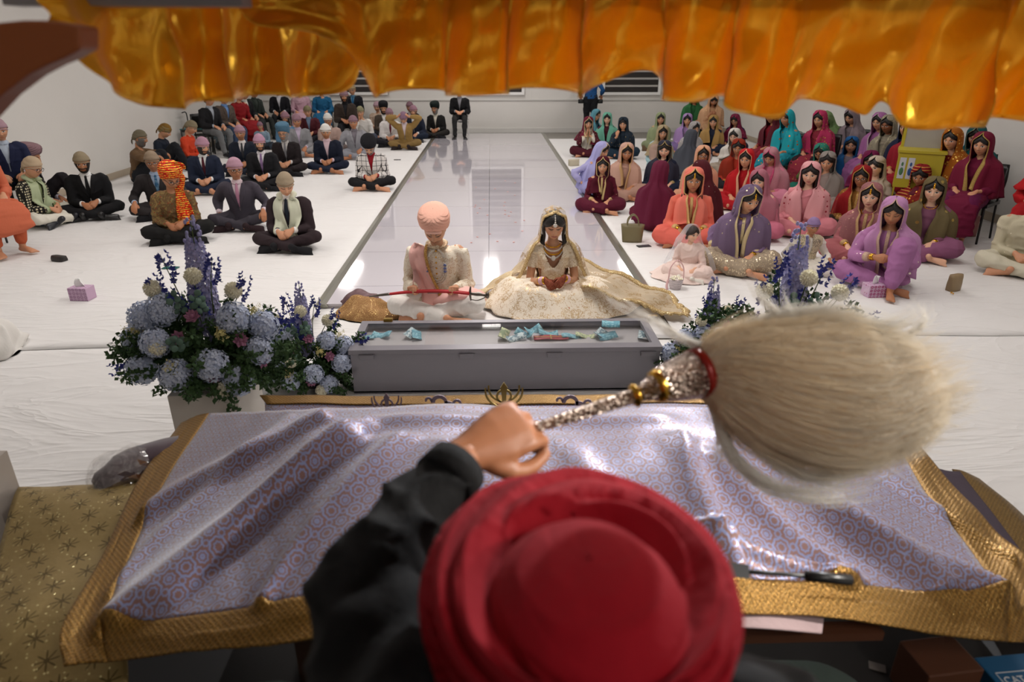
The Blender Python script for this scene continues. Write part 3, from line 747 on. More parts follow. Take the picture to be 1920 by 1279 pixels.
# windows with striped blinds
WHT = simple('white_frame', 'F4F3F1', .4); DK = simple('blind_dark_band', '2A2422', .7); LT = simple('blind_sheer_band', 'BDB9B4', .7)
for i, (a, b) in enumerate(((619, 728), (876, 983), (1128, 1237))):
    x0 = at_y(a, 178, YB).x; x1 = at_y(b, 178, YB).x; z0 = at_y(a, 178, YB).z; z1 = 3.15
    fr = cat([box(x0, x0 + .07, YB - .06, YB - .001, z0, z1), box(x1 - .07, x1, YB - .06, YB - .001, z0, z1), box(x0, x1, YB - .07, YB - .001, z0 - .0, z0 + .07), box(x0, x1, YB - .06, YB - .001, z1 - .07, z1)])
    w = struct('window_%d' % (i + 1), *fr, WHT, smooth=False)
    n = 11; h = (z1 - z0 - .14) / n
    dk = cat([box(x0 + .08, x1 - .08, YB - .045, YB - .035, z0 + .075 + h * k, z0 + .075 + h * (k + .70)) for k in range(n)])
    bl = ob('blind', *dk, DK, w, smooth=False)
    lt = cat([box(x0 + .08, x1 - .08, YB - .03, YB - .02, z0 + .07, z1 - .07)]); ob('sheer_band', *lt, LT, bl, smooth=False)
# sheets over the floor
def sheet(name, x0, x1, y0, y1, z, seed, label, edge=None):
    nx, ny = max(4, int((x1 - x0) / .12)), max(4, int((y1 - y0) / .12))
    X, Y = np.meshgrid(np.linspace(x0, x1, nx), np.linspace(y0, y1, ny), indexing='ij')
    P = np.stack([X, Y, np.zeros_like(X)], -1); V = P.reshape(-1, 3)
    hgt = wob(V, 1.6, seed, (1, 1.6, 1)) * .5 + np.maximum(0, 1 - np.abs(wob(V, 1.3, seed + 3, (.8, 2, 1))) * 4) * .8
    e = np.minimum.reduce([V[:, 0] - x0, x1 - V[:, 0], V[:, 1] - y0, y1 - V[:, 1]])
    V[:, 2] = z + .006 * hgt.clip(-1, 2) * ss(e, 0, .3); V[:, 1] += .03 * np.sin(V[:, 0] * 2.2 + seed) * (V[:, 1] < y0 + .2)
    F = grid(P)[1]; F = [tuple(reversed(f)) for f in F]
    if x1 > 0 and name != 'x': pass
    o = ob(name, V, F, sheet_mat(seed)); solid(o, .004, 0); tag(o, label, 'sheet'); return o
RW = 1.4
sheet('floor_sheet', XL + .02, -RW - .05, 4.62, YB - 1.6, .004, 1, 'wide white cotton sheet under the seated men on the left side')
sheet('floor_sheet', RW + .05, XR - .02, 4.7, YB - 1.6, .004, 2, 'wide white cotton sheet under the seated women on the right side')
sheet('floor_sheet', XL + .02, RW + .04, -.5, 4.68, -.003, 3, 'creased white sheet in the shaded left foreground beside the plinth')
sheet('floor_sheet', RW + .06, XR - .02, -.5, 4.76, -.003, 4, 'creased grey-white sheet in the right foreground behind the whisk')
sheet('floor_sheet', -RW - .03, RW + .02, 4.70, 5.44, -.003, 6, 'strip of white sheet under the bride and groom behind the donation box')
# glossy runway
def runway_mat():
    t = NT('glossy_panel'); g = t.n('Tangent') if False else None
    s = t.n('SeparateXYZ', {0: t.obj()})
    fx = t.math('ABSOLUTE', s.outputs[0]); seamx = t.math('LESS_THAN', fx, .004)
    fy = t.math('FRACT', t.math('DIVIDE', t.math('ADD', s.outputs[1], .46), 1.165)); seamy = t.math('LESS_THAN', t.math('ABSOLUTE', t.math('SUBTRACT', fy, .5)), .0032)
    sm = t.math('MAXIMUM', seamx, seamy)
    cell = t.n('TexWhiteNoise', {'Vector': t.n('CombineXYZ', {0: t.math('SIGN', s.outputs[0]), 1: t.math('FLOOR', t.math('ADD', t.math('DIVIDE', t.math('ADD', s.outputs[1], .46), 1.165), .5))}).outputs[0]}, noise_dimensions='3D').outputs[0]
    c = t.mix(t.math('MULTIPLY', cell, .5), srgb('DDD8DF'), srgb('D3CEDA')); c = t.mix(sm, c, srgb('8C8890'))
    bp = t.bump(t.noise(t.obj(), 1.5, 2), .02, .01)
    return t.fin(t.pri(Base_Color=c, Roughness=.07, Specular_IOR_Level=.8, Coat_Weight=.6, Coat_Roughness=.03, Normal=bp))
rw = ob('dance_floor', *box(-RW, RW, 5.47, 18.9, -.01, .03), runway_mat(), smooth=False)
tag(rw, 'glossy white panelled walkway running down the middle of the hall', 'walkway')
MT = simple('brushed_metal_strip', 'A8A79C', .28, .85)
for s in (-1, 1):
    a = box(-.065, .065, 5.45, 18.9, 0, .034) if False else loft([(s * (RW + .03), 5.45, .012), (s * (RW + .03), 18.9, .012)], [.062] * 2, [.026] * 2, xd=(1, 0, 0), n=8, k=1, cap=0)
    ob('edge_strip', *a, MT, rw, smooth=False)
pm = simple('rose_petal', 'E3A7A0', .6); pr = None
PV = grid([[(math.cos(b) * a * .016, math.sin(b) * a * .012, .002 + .006 * a * a * math.sin(b * 2 + .5) ** 2) for b in np.linspace(0, 2 * math.pi, 9)] for a in (.02, .5, 1)])
for i in range(26):
    x, y = rnd.uniform(-.25, .55), rnd.uniform(7.2, 11.5)
    if pr is None: pr = ob('petal', *PV, pm); o = pr; solid(o, .001)
    else: o = pr.copy(); COL.objects.link(o)
    tag(o, 'tiny pink rose petal lying on the glossy walkway behind the couple', 'petal', 'rose petals on the walkway'); o.location = (x, y, .032); o.rotation_euler = (0, 0, rnd.uniform(0, 6))
# ceiling lights
EM = NT('led_panel'); EMM = EM.fin(EM.n('Emission', {'Color': (1, .97, .93, 1), 'Strength': 2.5}))
def clight(x, y, w, l, e, col=(1, .95, .90)):  # builds the hall panels and also the two added fill panels
    r = empty('ceiling_light', (x, y, ZC - .03)); tag(r, 'long white ceiling light panel', 'light', 'ceiling lights along the hall')
    ob('light_frame', *cat([box(-w/2-.03, -w/2, -l/2, l/2, -.02, .03), box(w/2, w/2+.03, -l/2, l/2, -.02, .03), box(-w/2-.03, w/2+.03, -l/2-.03, -l/2, -.02, .03), box(-w/2-.03, w/2+.03, l/2, l/2+.03, -.02, .03)]), WHT, r, smooth=False)
    ob('diffuser', *box(-w/2, w/2, -l/2, l/2, .0, .02), EMM, r, smooth=False)
    L = bpy.data.lights.new('panel_lamp', 'AREA'); L.shape = 'RECTANGLE'; L.size = w; L.size_y = l; L.energy = e; L.color = col
    q = bpy.data.objects.new('panel_lamp', L); COL.objects.link(q); q.location = (x, y, ZC - .08)
for y, e in ((5.6, 46), (9.0, 38), (13.0, 34), (17.2, 34)):
    for x in (-3.7, 0, 3.7): clight(x, y, .35, 1.9, e * ((1.75 if y < 6 else 1.35) if x == 0 else (.60 if y < 6 else .85) if x < 0 else (.50 if y < 6 else .62)))
def spot(name, loc, tgt, e, size, blend, rad, col):
    L = bpy.data.lights.new(name, 'SPOT'); L.energy = e; L.spot_size = R(size); L.spot_blend = blend; L.shadow_soft_size = rad; L.color = col
    q = bpy.data.objects.new(name, L); COL.objects.link(q); q.location = loc
    q.rotation_euler = (Vector(tgt) - Vector(loc)).to_track_quat('-Z', 'Y').to_euler()
w = bpy.data.worlds.new('world'); SC.world = w; w.use_nodes = True
w.node_tree.nodes['Background'].inputs[0].default_value = (.8, .85, 1, 1); w.node_tree.nodes['Background'].inputs[1].default_value = .02
cd = bpy.data.cameras.new('camera'); cam = bpy.data.objects.new('camera', cd); COL.objects.link(cam); SC.camera = cam
cd.sensor_width = 36; cd.lens = 36 * F_PX / 1920; cam.location = CAM; cam.rotation_euler = CROT.to_euler()
cd.clip_start = .02; cd.dof.use_dof = True; cd.dof.focus_distance = 5.4; cd.dof.aperture_fstop = 2.8
SC.view_settings.view_transform = 'Standard'; SC.view_settings.look = 'None'; SC.view_settings.gamma = 1; SC.view_settings.exposure = 0
# ------------------------------------------------------------------ altar cloths
def brocade(name, ground, thread, sc=1.0, ring=True):
    t = NT(name); uv = t.n('UVMap').outputs[0]; S = t.n('SeparateXYZ', {0: uv})
    k = 16.5 * sc
    u = t.math('MULTIPLY', S.outputs[0], k); v = t.math('MULTIPLY', S.outputs[1], k)
    def rings(ou, ov, r, w):
        a = t.math('SUBTRACT', t.math('FRACT', t.math('ADD', u, ou)), .5); b = t.math('SUBTRACT', t.math('FRACT', t.math('ADD', v, ov)), .5)
        d = t.math('SQRT', t.math('ADD', t.math('MULTIPLY', a, a), t.math('MULTIPLY', b, b)))
        an = t.math('ARCTAN2', b, a); d = t.math('ADD', d, t.math('MULTIPLY', t.math('SINE', t.math('MULTIPLY', an, 8)), .018))
        return t.math('LESS_THAN', t.math('ABSOLUTE', t.math('SUBTRACT', d, r)), w)
    m = None
    for q in ((0, 0, .34, .042), (0, 0, .17, .035), (.5, .5, .20, .035), (.5, .5, .06, .045), (.5, 0, .12, .03), (0, .5, .12, .03)):
        r_ = rings(*q); m = r_ if m is None else t.math('MAXIMUM', m, r_)
    weave = t.math('MULTIPLY', t.math('SINE', t.math('MULTIPLY', S.outputs[1], 1900)), .5)
    c = t.mix(m, srgb(ground), srgb(thread))
    bp = t.bump(t.math('ADD', t.math('MULTIPLY', m, .5), t.noise(uv, 40, 3)), .25, .004)
    return t.fin(t.pri(Base_Color=c, Roughness=t.math('ADD', .48, t.math('MULTIPLY', m, -.1)), Metallic=.25, Sheen_Weight=.4, Normal=bp, Anisotropic=.4))
def goldcloth(name='gold_brocade', h='8C672C', h2='F0CF7A', rough=.42, metal=.65):
    t = NT(name); uv = t.n('UVMap').outputs[0]
    m = t.n('Mapping', {'Vector': uv, 'Rotation': (0, 0, R(45)), 'Scale': (95, 95, 1)}).outputs[0]
    v = t.vor(m, 1.0, .05); v2 = t.vor(uv, 260, 1); sp = t.math('LESS_THAN', v2, .16)
    c = t.mix(t.math('LESS_THAN', v, .38), srgb(h), [x * .62 for x in srgb(h)]); c = t.mix(sp, c, srgb(h2))
    return t.fin(t.pri(Base_Color=c, Roughness=t.math('SUBTRACT', rough, t.math('MULTIPLY', sp, .22)), Metallic=metal, Normal=t.bump(t.math('ADD', v, t.math('MULTIPLY', v2, .8)), .5, .004)))
def surf(rows, k=14, foldfn=None):
    """rows of (px, py, z) control points -> smooth 3-D surface"""
    C = np.array([[tuple(at_z(*p)) for p in r] for r in rows])
    A = np.stack([crom(C[:, j], k) for j in range(C.shape[1])], 1); B = np.stack([crom(A[i], k) for i in range(A.shape[0])], 0)
    a, b = B.shape[:2]; U, Vv = np.meshgrid(np.linspace(0, C.shape[1] - 1, b), np.linspace(0, C.shape[0] - 1, a))
    if foldfn is not None: B[..., 2] += foldfn(U, Vv)
    return B, U, Vv
rows = [[(340, 796, .62), (392, 774, .68), (520, 768, .80), (680, 761, .92), (960, 760, .93), (1250, 763, .92), (1450, 776, .80), (1668, 812, .68), (1700, 812, .66)],
        [(262, 900, .64), (322, 880, .68), (500, 860, .82), (672, 835, .955), (960, 835, .965), (1272, 836, .955), (1480, 868, .80), (1735, 925, .67), (1805, 925, .64)],
        [(190, 1050, .66), (250, 1022, .69), (450, 995, .80), (640, 968, .92), (960, 960, .94), (1300, 972, .90), (1540, 1005, .77), (1820, 1035, .66), (1885, 1010, .63)],
        [(118, 1175, .70), (197, 1172, .71), (420, 1146, .80), (606, 1112, .87), (960, 1095, .88), (1335, 1086, .85), (1600, 1103, .75), (1880, 1121, .67), (1960, 1085, .64)],
        [(122, 1256, .69), (200, 1238, .70), (420, 1218, .78), (606, 1192, .84), (960, 1170, .85), (1335, 1148, .82), (1600, 1172, .73), (1890, 1203, .65), (1985, 1205, .62)]]
def altarfold(U, V):
    h = np.zeros_like(U)
    def seg(u0, v0, u1, v1, w, a, w2=None):
        du, dv = u1 - u0, v1 - v0; L2 = du*du + dv*dv
        t = np.clip(((U - u0) * du + (V - v0) * dv) / L2, 0, 1); s = ((U - u0) * dv - (V - v0) * du) / math.sqrt(L2)
        d = np.hypot(U - u0 - t * du, V - v0 - t * dv); ww = np.where(s > 0, w, w2 or w)
        return a * np.exp(-(d / ww) ** 2)
    for q in [(a, b, c, d, e * .8, f * 1.35) + tuple(x * .8 for x in g) for a, b, c, d, e, f, *g in ((2.9, .9, 1.1, 3.0, .16, .040, .30), (3.0, .6, 1.5, 2.8, .10, .022, .2), (2.6, .3, 1.0, 1.6, .12, .030, .2), (2.2, .2, .9, 2.6, .08, .014),
              (3.3, .9, 2.4, 3.0, .10, .022), (3.1, .45, 4.9, .45, .16, .016), (5.05, .9, 5.2, 2.9, .05, .030, .14), (5.35, 1.2, 6.0, 2.9, .08, .040, .22),
              (5.6, .8, 7.0, 3.0, .10, .045, .3), (6.0, 1.0, 6.6, 2.9, .06, .020, .16), (5.0, 2.2, 5.9, 3.0, .06, .028, .15), (3.6, 1.0, 3.4, 2.6, .12, .016), (4.3, .9, 4.6, 2.2, .10, .012),
              (6.4, .3, 7.6, 2.4, .1, .02))]: h += seg(*q)
    W = np.stack([U, V, 0 * U], -1).reshape(-1, 3)
    h += .010 * wob(W, 2.2, 3, (1, .5, 1)).reshape(U.shape) + .004 * wob(W, 7, 5, (1, .35, 1)).reshape(U.shape)
    h += .005 * np.sin(U * 3.3 + 1) * (V > 3.4) + .004 * np.sin(V * 6) * (U > 7.2)
    return h
B, U, Vp = surf(rows, 16, altarfold)
V_, F_ = grid(B); F_ = [tuple(reversed(f)) for f in F_]; nb = B.shape[1]
uv = np.c_[V_[:, 0] + 1.5, V_[:, 1]]
fu = [U.ravel()[list(f)].mean() for f in F_]; fv = [Vp.ravel()[list(f)].mean() for f in F_]
isb = [(a < 1 or a > 7 or b > 3) for a, b in zip(fu, fv)]
LIL = brocade('lilac_brocade', '7C5A56', '8088B0')
GOLD = goldcloth()
r = ob('altar_cloth', V_, [f for f, q in zip(F_, isb) if not q], LIL, uv=uv); solid(r, .004)
tag(r, 'large lilac brocade cloth with ring pattern and gold border draped over the altar', 'cloth')
for nm, test in (('gold_border', lambda a, b: a < 1), ('gold_border', lambda a, b: a > 7), ('gold_border', lambda a, b: b > 3 and 1 <= a <= 7)):
    o = ob(nm, V_ + [0, 0, .0015], [f for f, a, b in zip(F_, fu, fv) if test(a, b)], GOLD, r, uv=uv); solid(o, .005)
# under layers
def cloth(name, rows, mat, label, k=10, amp=.006, seed=1, cat_='cloth', z2=None):
    B, U, V = surf(rows, k); V_, F_ = grid(B); N = wob(V_, 9, seed, (1, 1, 1)); V_[:, 2] += amp * N
    o = ob(name, V_, [tuple(reversed(f)) for f in F_], mat, uv=np.c_[V_[:, 0], V_[:, 1]]); solid(o, .005)
    if label: tag(o, label, cat_)
    return o
def goldembr():
    t = NT('gold_embroidered'); o = t.obj(); v = t.vor(o, 55, 1); sp = t.math('LESS_THAN', v, .16)
    s = t.n('SeparateXYZ', {0: o}); a = t.math('SUBTRACT', t.math('FRACT', t.math('MULTIPLY', t.math('ADD', s.outputs[0], s.outputs[1]), 8)), .5); b = t.math('SUBTRACT', t.math('FRACT', t.math('MULTIPLY', t.math('SUBTRACT', s.outputs[0], s.outputs[1]), 8)), .5)
    d = t.math('SQRT', t.math('ADD', t.math('MULTIPLY', a, a), t.math('MULTIPLY', b, b))); an = t.math('ARCTAN2', b, a)
    st = t.math('LESS_THAN', d, t.math('ADD', .08, t.math('MULTIPLY', t.math('POWER', t.math('ABSOLUTE', t.math('SINE', t.math('MULTIPLY', an, 4))), 6), .28)))
    c = t.mix(st, srgb('988250'), srgb('625024')); c = t.mix(sp, c, srgb('F0E0A0'))
    return t.fin(t.pri(Base_Color=c, Roughness=t.math('SUBTRACT', .55, t.math('MULTIPLY', sp, .3)), Metallic=.4, Normal=t.bump(t.math('ADD', t.noise(o, 20, 3), st), .4, .006)))
GE = goldembr()
cloth('offering_cloth', [[(60, 1000, .1), (150, 985, .1), (250, 960, .12), (345, 950, .2)], [(36, 915, .50), (140, 912, .54), (230, 906, .56), (330, 893, .58)], [(-10, 1060, .52), (90, 1050, .56), (180, 1040, .57), (280, 1020, .58)], [(-60, 1180, .53), (40, 1160, .57), (140, 1150, .58), (240, 1140, .60)], [(-90, 1290, .50), (30, 1290, .54), (120, 1290, .54), (240, 1280, .55)]], GE, 'pale gold embroidered cloth spread beside the altar at lower left', seed=4, amp=.004)
cloth('offering_cloth', [[(1700, 858, .52), (1770, 880, .52), (1800, 884, .50)], [(1760, 930, .52), (1850, 985, .52), (1880, 990, .50)], [(1840, 1040, .52), (1920, 1090, .52), (1990, 1130, .50)], [(1900, 1150, .52), (1990, 1190, .52), (2060, 1210, .5)]], fab('4E4450'), 'dark mauve cloth edge showing under the altar cloth on the right', seed=5)
cloth('offering_cloth', [[(1785, 880, .49), (1805, 884, .49), (1835, 898, .44)], [(1840, 960, .49), (1870, 935, .49), (1905, 955, .44)], [(1900, 1030, .49), (1940, 1010, .49), (1990, 1040, .44)], [(1960, 1110, .49), (2010, 1080, .49), (2060, 1110, .44)]], goldcloth('old_gold_weave', '7A5D28', 'C9A75A', .5, .5), 'dull gold woven cloth hanging at the far right edge of the altar', seed=6, amp=.003)
cloth('offering_cloth', [[(487, 741, .60), (640, 743, .60), (800, 742, .60), (960, 741, .60), (1120, 742, .60), (1250, 738, .61), (1400, 742, .6)], [(500, 757, .60), (640, 758, .60), (800, 758, .60), (960, 758, .60), (1120, 758, .60), (1250, 755, .60), (1400, 758, .6)]], GOLD, 'narrow gold bordered cloth behind the altar next to the grey box', amp=.004)
cloth('offering_cloth', [[(497, 755, .597), (800, 756, .597), (1120, 756, .597), (1400, 756, .597)], [(497, 830, .55), (800, 830, .55), (1120, 830, .55), (1400, 830, .55)]], LIL, 'lilac cloth layer under the far edge of the altar cloth', amp=.004)
cloth('offering_cloth', [[(1290, 1140, .79), (1420, 1135, .79), (1545, 1150, .74)], [(1290, 1176, .78), (1420, 1178, .78), (1540, 1188, .73)]], fab('B79FA0'), 'dusty pink cloth edge under the gold border right of the red turban', amp=.002)
# manji under the cloth
mj = ob('altar_stand', *box(-.50, .60, 1.35, 2.0, .362, .58), simple('dark_wood', '3A2418', .5), smooth=False); tag(mj, 'low wooden altar stand hidden under the lilac cloth', 'altar')
wr = at_z(190, 906, .58); wr2 = at_z(345, 846, .60)
rl = loft([wr, wr * .6 + wr2 * .4 + Vector((0, 0, .02)), wr2, wr2 + Vector((.12, .04, .02))], [.05, .075, .07, .06], [.035, .05, .05, .05], n=16)
v = rl[0] + normals(*rl) * (wob(rl[0], 22, 3) * .008)[:, None]
o = ob('folded_cloth', v, rl[1], brocade('dark_brocade', '4A3A44', '5C5A78')); tag(o, 'dark mauve folded cloth bundle behind the gold cloth at left', 'cloth')
t = NT('cellophane'); gl = t.n('BsdfGlossy', {'Color': (1, 1, 1, 1), 'Roughness': .08}); tr = t.n('BsdfTransparent')
fr_ = t.math('ADD', .08, t.math('MULTIPLY', t.math('POWER', t.noise(t.obj(), 18, 4, .7, 2), 3), .9))
CELL = t.fin(t.n('MixShader', {0: fr_, 1: tr.outputs[0], 2: gl.outputs[0]}))
c0 = at_z(175, 915, .58)
cw = loft([c0, wr + Vector((.03, 0, .02)), wr * .5 + wr2 * .5 + Vector((0, 0, .02))], [.04, .085, .09], [.02, .06, .066], n=22, k=5)
v = cw[0] + normals(*cw) * (wob(cw[0], 45, 8) * .012)[:, None]
o = ob('cellophane_wrap', v, cw[1], CELL, smooth=False); tag(o, 'crinkled clear cellophane wrap around the end of the dark bundle', 'wrap')
# platform, cushions and boxes in the dark foreground
DKW = simple('platform_shade_black', '17120F', .7)
pf = ob('platform', *box(-1.55, 1.75, -.55, 2.05, .0, .36), DKW, smooth=False); tag(pf, 'low platform coloured black for the shadow below the altar cloth', 'platform')  # widened and coloured near black to give the shade below the cloth
GV = simple('green_velvet', '55645C', .9, bumpsc=30, bst=.6)
def cushion(px, py, z, rx, ry, rz, label):
    c = at_z(px, py, z); V, F = ell((0, 0, 0), (1, 1, 1), 36, 20); V = np.sign(V) * np.abs(V) ** .75 * np.array([rx, ry, rz]); N = normals(V, F)
    V = V + N * (wob(V, 14, int(px)) * .008)[:, None]; o = ob('cushion', V, F, GV); o.location = (c.x, c.y, .36 + rz); tag(o, label, 'cushion')
cushion(1500, 1300, .5, .20, .15, .07, 'grey-green velvet cushion in the dark below the gold border at right')
cushion(430, 1320, .5, .22, .12, .055, 'grey-green velvet cushion in the dark below the gold border at left')
def sbox(name, px, py, z, sx, sy, sz, rz, mat, label, cat_, zb=None):
    c = at_z(px, py, z); o = ob(name, *box(-sx/2, sx/2, -sy/2, sy/2, -sz, 0), mat, smooth=False); o.location = (c.x, c.y, z); o.rotation_euler = (0, 0, R(rz)); bev(o, .004); tag(o, label, cat_); return o
sbox('wooden_box', 1765, 1228, .5, .16, .12, .14, 6, simple('brown_wood', '5A3420', .5), 'small brown wooden box under the gold border at lower right', 'box')
sbox('cardboard_box', 1908, 1262, .46, .16, .12, .10, 4, simple('blue_card', '1E5C86', .5), 'blue box with white lettering in the bottom right corner', 'box')
txt = bpy.data.curves.new('lettering', 'FONT'); txt.body = 'CAT'; txt.size = .030; txt.extrude = .0008
q = bpy.data.objects.new('lettering', txt); TMP.collection.objects.link(q); TMP.view_layers[0].update()
lm = bpy.data.meshes.new_from_object(q.evaluated_get(TMP.view_layers[0].depsgraph)); bpy.data.objects.remove(q); lm.materials.clear(); lm.materials.append(simple('white_ink', 'E8E8E8', .6))
q = link('lettering', lm, bpy.data.objects['cardboard_box']); q.location = (-.055, -.03, .001)
o = ob('label_frame', *cat([box(-.062, .03, .004, .006, 0, .001), box(-.062, -.060, -.04, .006, 0, .001), box(-.062, .03, -.042, -.040, 0, .001)]), simple('white_ink', 'E8E8E8', .6), bpy.data.objects['cardboard_box'], smooth=False)
o = sbox('price_tag', 1645, 1250, .365, .045, .03, .002, -25, simple('grey_card', '6E6660', .7), 'small grey card tag lying on the green velvet cushion', 'tag'); o.location.z = .3645
wy = at_z(1620, 1188, .68).y; wp = ob('wooden_rail', *box(.35, 1.0, wy, wy + .04, .655, .68), simple('brown_wood', '5A3420', .5), smooth=False); tag(wp, 'brown wooden rail of the altar under the gold cloth border', 'rail')
# microphone
m0, m1, m2, m3 = at_d(1335, 1062, 1.26), at_d(1400, 1072, 1.26), at_d(1512, 1080, 1.27), at_d(1595, 1088, 1.28)
BK = simple('black_plastic', '141414', .35)
mr = ob('microphone', *loft([m1, m2], .0045, n=12, k=1), BK); tag(mr, 'black rod microphone lying over the front of the altar cloth', 'microphone')
ob('microphone_head', *loft([m2, m3], .010, n=16, k=1, cap=.15), BK, mr); ob('clamp_body', *loft([m0 + (m0 - m1) * .3, m1], [.020] * 2, [.016] * 2, n=4, k=1, cap=0), BK, mr, smooth=False)
sd = at_d(1345, 1120, 1.22); ob('clamp_arm', *loft([m0, sd, sd + Vector((-.03, -.05, -.12))], [.012, .016, .018], n=10), BK, mr)
# ------------------------------------------------------------------ emblems behind the altar
def flat(poly, th, M):
    n = len(poly); V = [(x, -th / 2, z) for x, z in poly] + [(x, th / 2, z) for x, z in poly]
    F = [tuple(range(n)), tuple(range(2*n - 1, n - 1, -1))] + [(i, i + n, (i+1) % n + n, (i+1) % n) for i in range(n)]
    return np.array(V) + np.array(M), F
def arcband(cx, cz, r0, r1, a0, a1, th, n=14):
    pts = [(cx + r1 * math.cos(a), cz + r1 * math.sin(a)) for a in np.linspace(a0, a1, n)] + [(cx + r0(k / (n-1)) * math.cos(a), cz + r0(k / (n-1)) * math.sin(a)) for k, a in zip(range(n - 1, -1, -1), np.linspace(a1, a0, n))]
    V, F = [], []
    m = n
    for s in (-th/2, th/2): V += [(x, s, z) for x, z in pts]
    for k in range(m - 1):
        a, b, c, d = k, k + 1, 2*m - 2 - k, 2*m - 1 - k
        F += [(a, b, c, d), (d + 2*m, c + 2*m, b + 2*m, a + 2*m), (a, a + 2*m, b + 2*m, b), (d, c, c + 2*m, d + 2*m)]
    return np.array(V, float), F
def khanda(px, py, s, mat, label):
    c = at_z(px, py, .66); L = [flat([(-.006, -.06), (.006, -.06), (.010, .02), (.014, .035), (0, .058), (-.014, .035), (-.010, .02)], .006, (0, 0, 0))]
    L.append(arcband(0, 0, lambda t: .022, .030, 0, 2 * math.pi, .005, 30))
    for q in (1, -1):
        for k in (0, 1):
            a = arcband(0, .035, lambda t: .052 + .012 * k + .004 * abs(t - .5), .060 + .012 * k, -math.pi / 2 + .2, math.pi * .05, .005)
            v = a[0].copy(); v[:, 0] = v[:, 0] * q; v[:, 2] -= .012 * k; L.append((v, a[1]))
    V, F = cat(L); o = ob('emblem', V * s, F, mat, smooth=False); o.location = (c.x, c.y, .60 + .05 * s); tag(o, label, 'emblem'); return o
KG = simple('gilt_metal', 'C9B26A', .3, .8); KS = simple('mauve_acrylic', '9C8C9A', .3, .3)
khanda(945, 742, 1.15, KG, 'gold metal sword emblem standing behind the altar in the middle'); khanda(725, 752, .9, KS, 'mauve sword emblem standing behind the altar left of the gold one')
for px, lab in ((832, 'mauve scroll ornament standing between the two sword emblems'), (1078, 'mauve scroll ornament standing right of the gold emblem')):
    c = at_z(px, 745, .66); a = arcband(-.02, 0, lambda t: .022 - .004 * t, .036, -.4, math.pi * 1.0, .005, 20); b = arcband(.055, -.005, lambda t: .009, .020, 0, 2 * math.pi, .005, 24); d = arcband(-.065, .012, lambda t: .006, .016, -.5, 3.6, .005, 16); e = arcband(.012, -.035, lambda t: .03 - .01 * t, .042, .2, 1.8, .005, 16)
    V, F = cat([a, b, d, e]); o = ob('scroll_ornament', V, F, KS, smooth=False); o.location = (c.x, c.y, .635); tag(o, lab, 'ornament')
# ------------------------------------------------------------------ canopy ruffle
def satin():
    t = NT('gold_satin'); o = t.obj(); c = t.mix(t.noise(o, 3, 2), srgb('FFC21A'), srgb('FFD040'))
    p = t.pri(Base_Color=c, Roughness=.22, Metallic=.6, Specular_IOR_Level=.8, Sheen_Weight=.2, Normal=t.bump(t.noise(t.scale(o, (3, 3, .6)), 14, 3), .3, .01))
    tl = t.n('BsdfTranslucent', {'Color': (*srgb('FFC63A'), 1)})
    return t.fin(t.n('MixShader', {0: .36, 1: p.outputs[0], 2: tl.outputs[0]}))
SAT = satin()
def ruffle(name, pts, ytop, parent, seed, pl=8, amp=.028, n=420, m=26, zt=None):
    """pts: (px, py bottom, world y); gathered strip hanging from a seam"""
    B = np.array([tuple(at_y(*p)) for p in pts]); B = crom(B, 12)
    s = np.r_[0, np.cumsum(np.linalg.norm(np.diff(B[:, :2], axis=0), axis=1))]; q = np.linspace(0, s[-1], n)
    B = np.stack([np.interp(q, s, B[:, k]) for k in range(3)], 1); T = np.gradient(B[:, :2], axis=0); T /= np.linalg.norm(T, axis=1)[:, None]; Nn = np.c_[T[:, 1], -T[:, 0]]
    top = B.copy(); top[:, 2] = ytop if np.isscalar(ytop) else np.interp(q, np.linspace(0, s[-1], len(ytop)), ytop)
    r_ = np.random.RandomState(seed); rows = []
    ph = q * pl * 6.28 + 1.4 * np.sin(q * 5 + seed) + .9 * np.sin(q * 11 + 2)
    for i in range(m):
        t = i / (m - 1); P = top * (1 - t) + B * t
        a = amp * (.25 + .95 * t ** .8) * (1 + .35 * np.sin(q * 7 + seed))
        w = a * (np.sin(ph + .5 * np.sin(3 * t + q * 9)) + .35 * np.sin(2.3 * ph + 4 * t + seed) * (1 - .4 * t)) + .006 * np.sin(13 * t + ph * .6)
        sd = .55 * a * np.cos(ph + .4)
        P = P.copy(); P[:, :2] += Nn * w[:, None] + T * sd[:, None]; P[:, 2] += .010 * np.sin(ph * .5 + seed) * t; rows.append(P)
    o = ob(name, *grid(np.array(rows)), SAT, parent); solid(o, .0015); return o
FR = [(462, 20, 1.42), (520, 40, 1.42), (580, 50, 1.42), (625, 85, 1.42), (660, 135, 1.42), (700, 185, 1.42), (760, 180, 1.42), (850, 170, 1.42), (945, 176, 1.42), (1040, 176, 1.42), (1110, 172, 1.42), (1150, 150, 1.42), (1185, 126, 1.42), (1218, 150, 1.42), (1250, 190, 1.42), (1300, 202, 1.42), (1345, 178, 1.42), (1400, 204, 1.42), (1440, 222, 1.42), (1510, 198, 1.42), (1560, 204, 1.42), (1605, 214, 1.42), (1640, 184, 1.42), (1700, 205, 1.42), (1730, 236, 1.42), (1800, 238, 1.42), (1920, 232, 1.42), (2080, 225, 1.42), (2250, 220, 1.42)]
cr = empty('canopy', (0, 1.4, 2.25)); tag(cr, 'golden satin canopy with gathered ruffle hanging over the altar', 'canopy')
iden = Matrix.Translation((0, -1.4, -2.25))
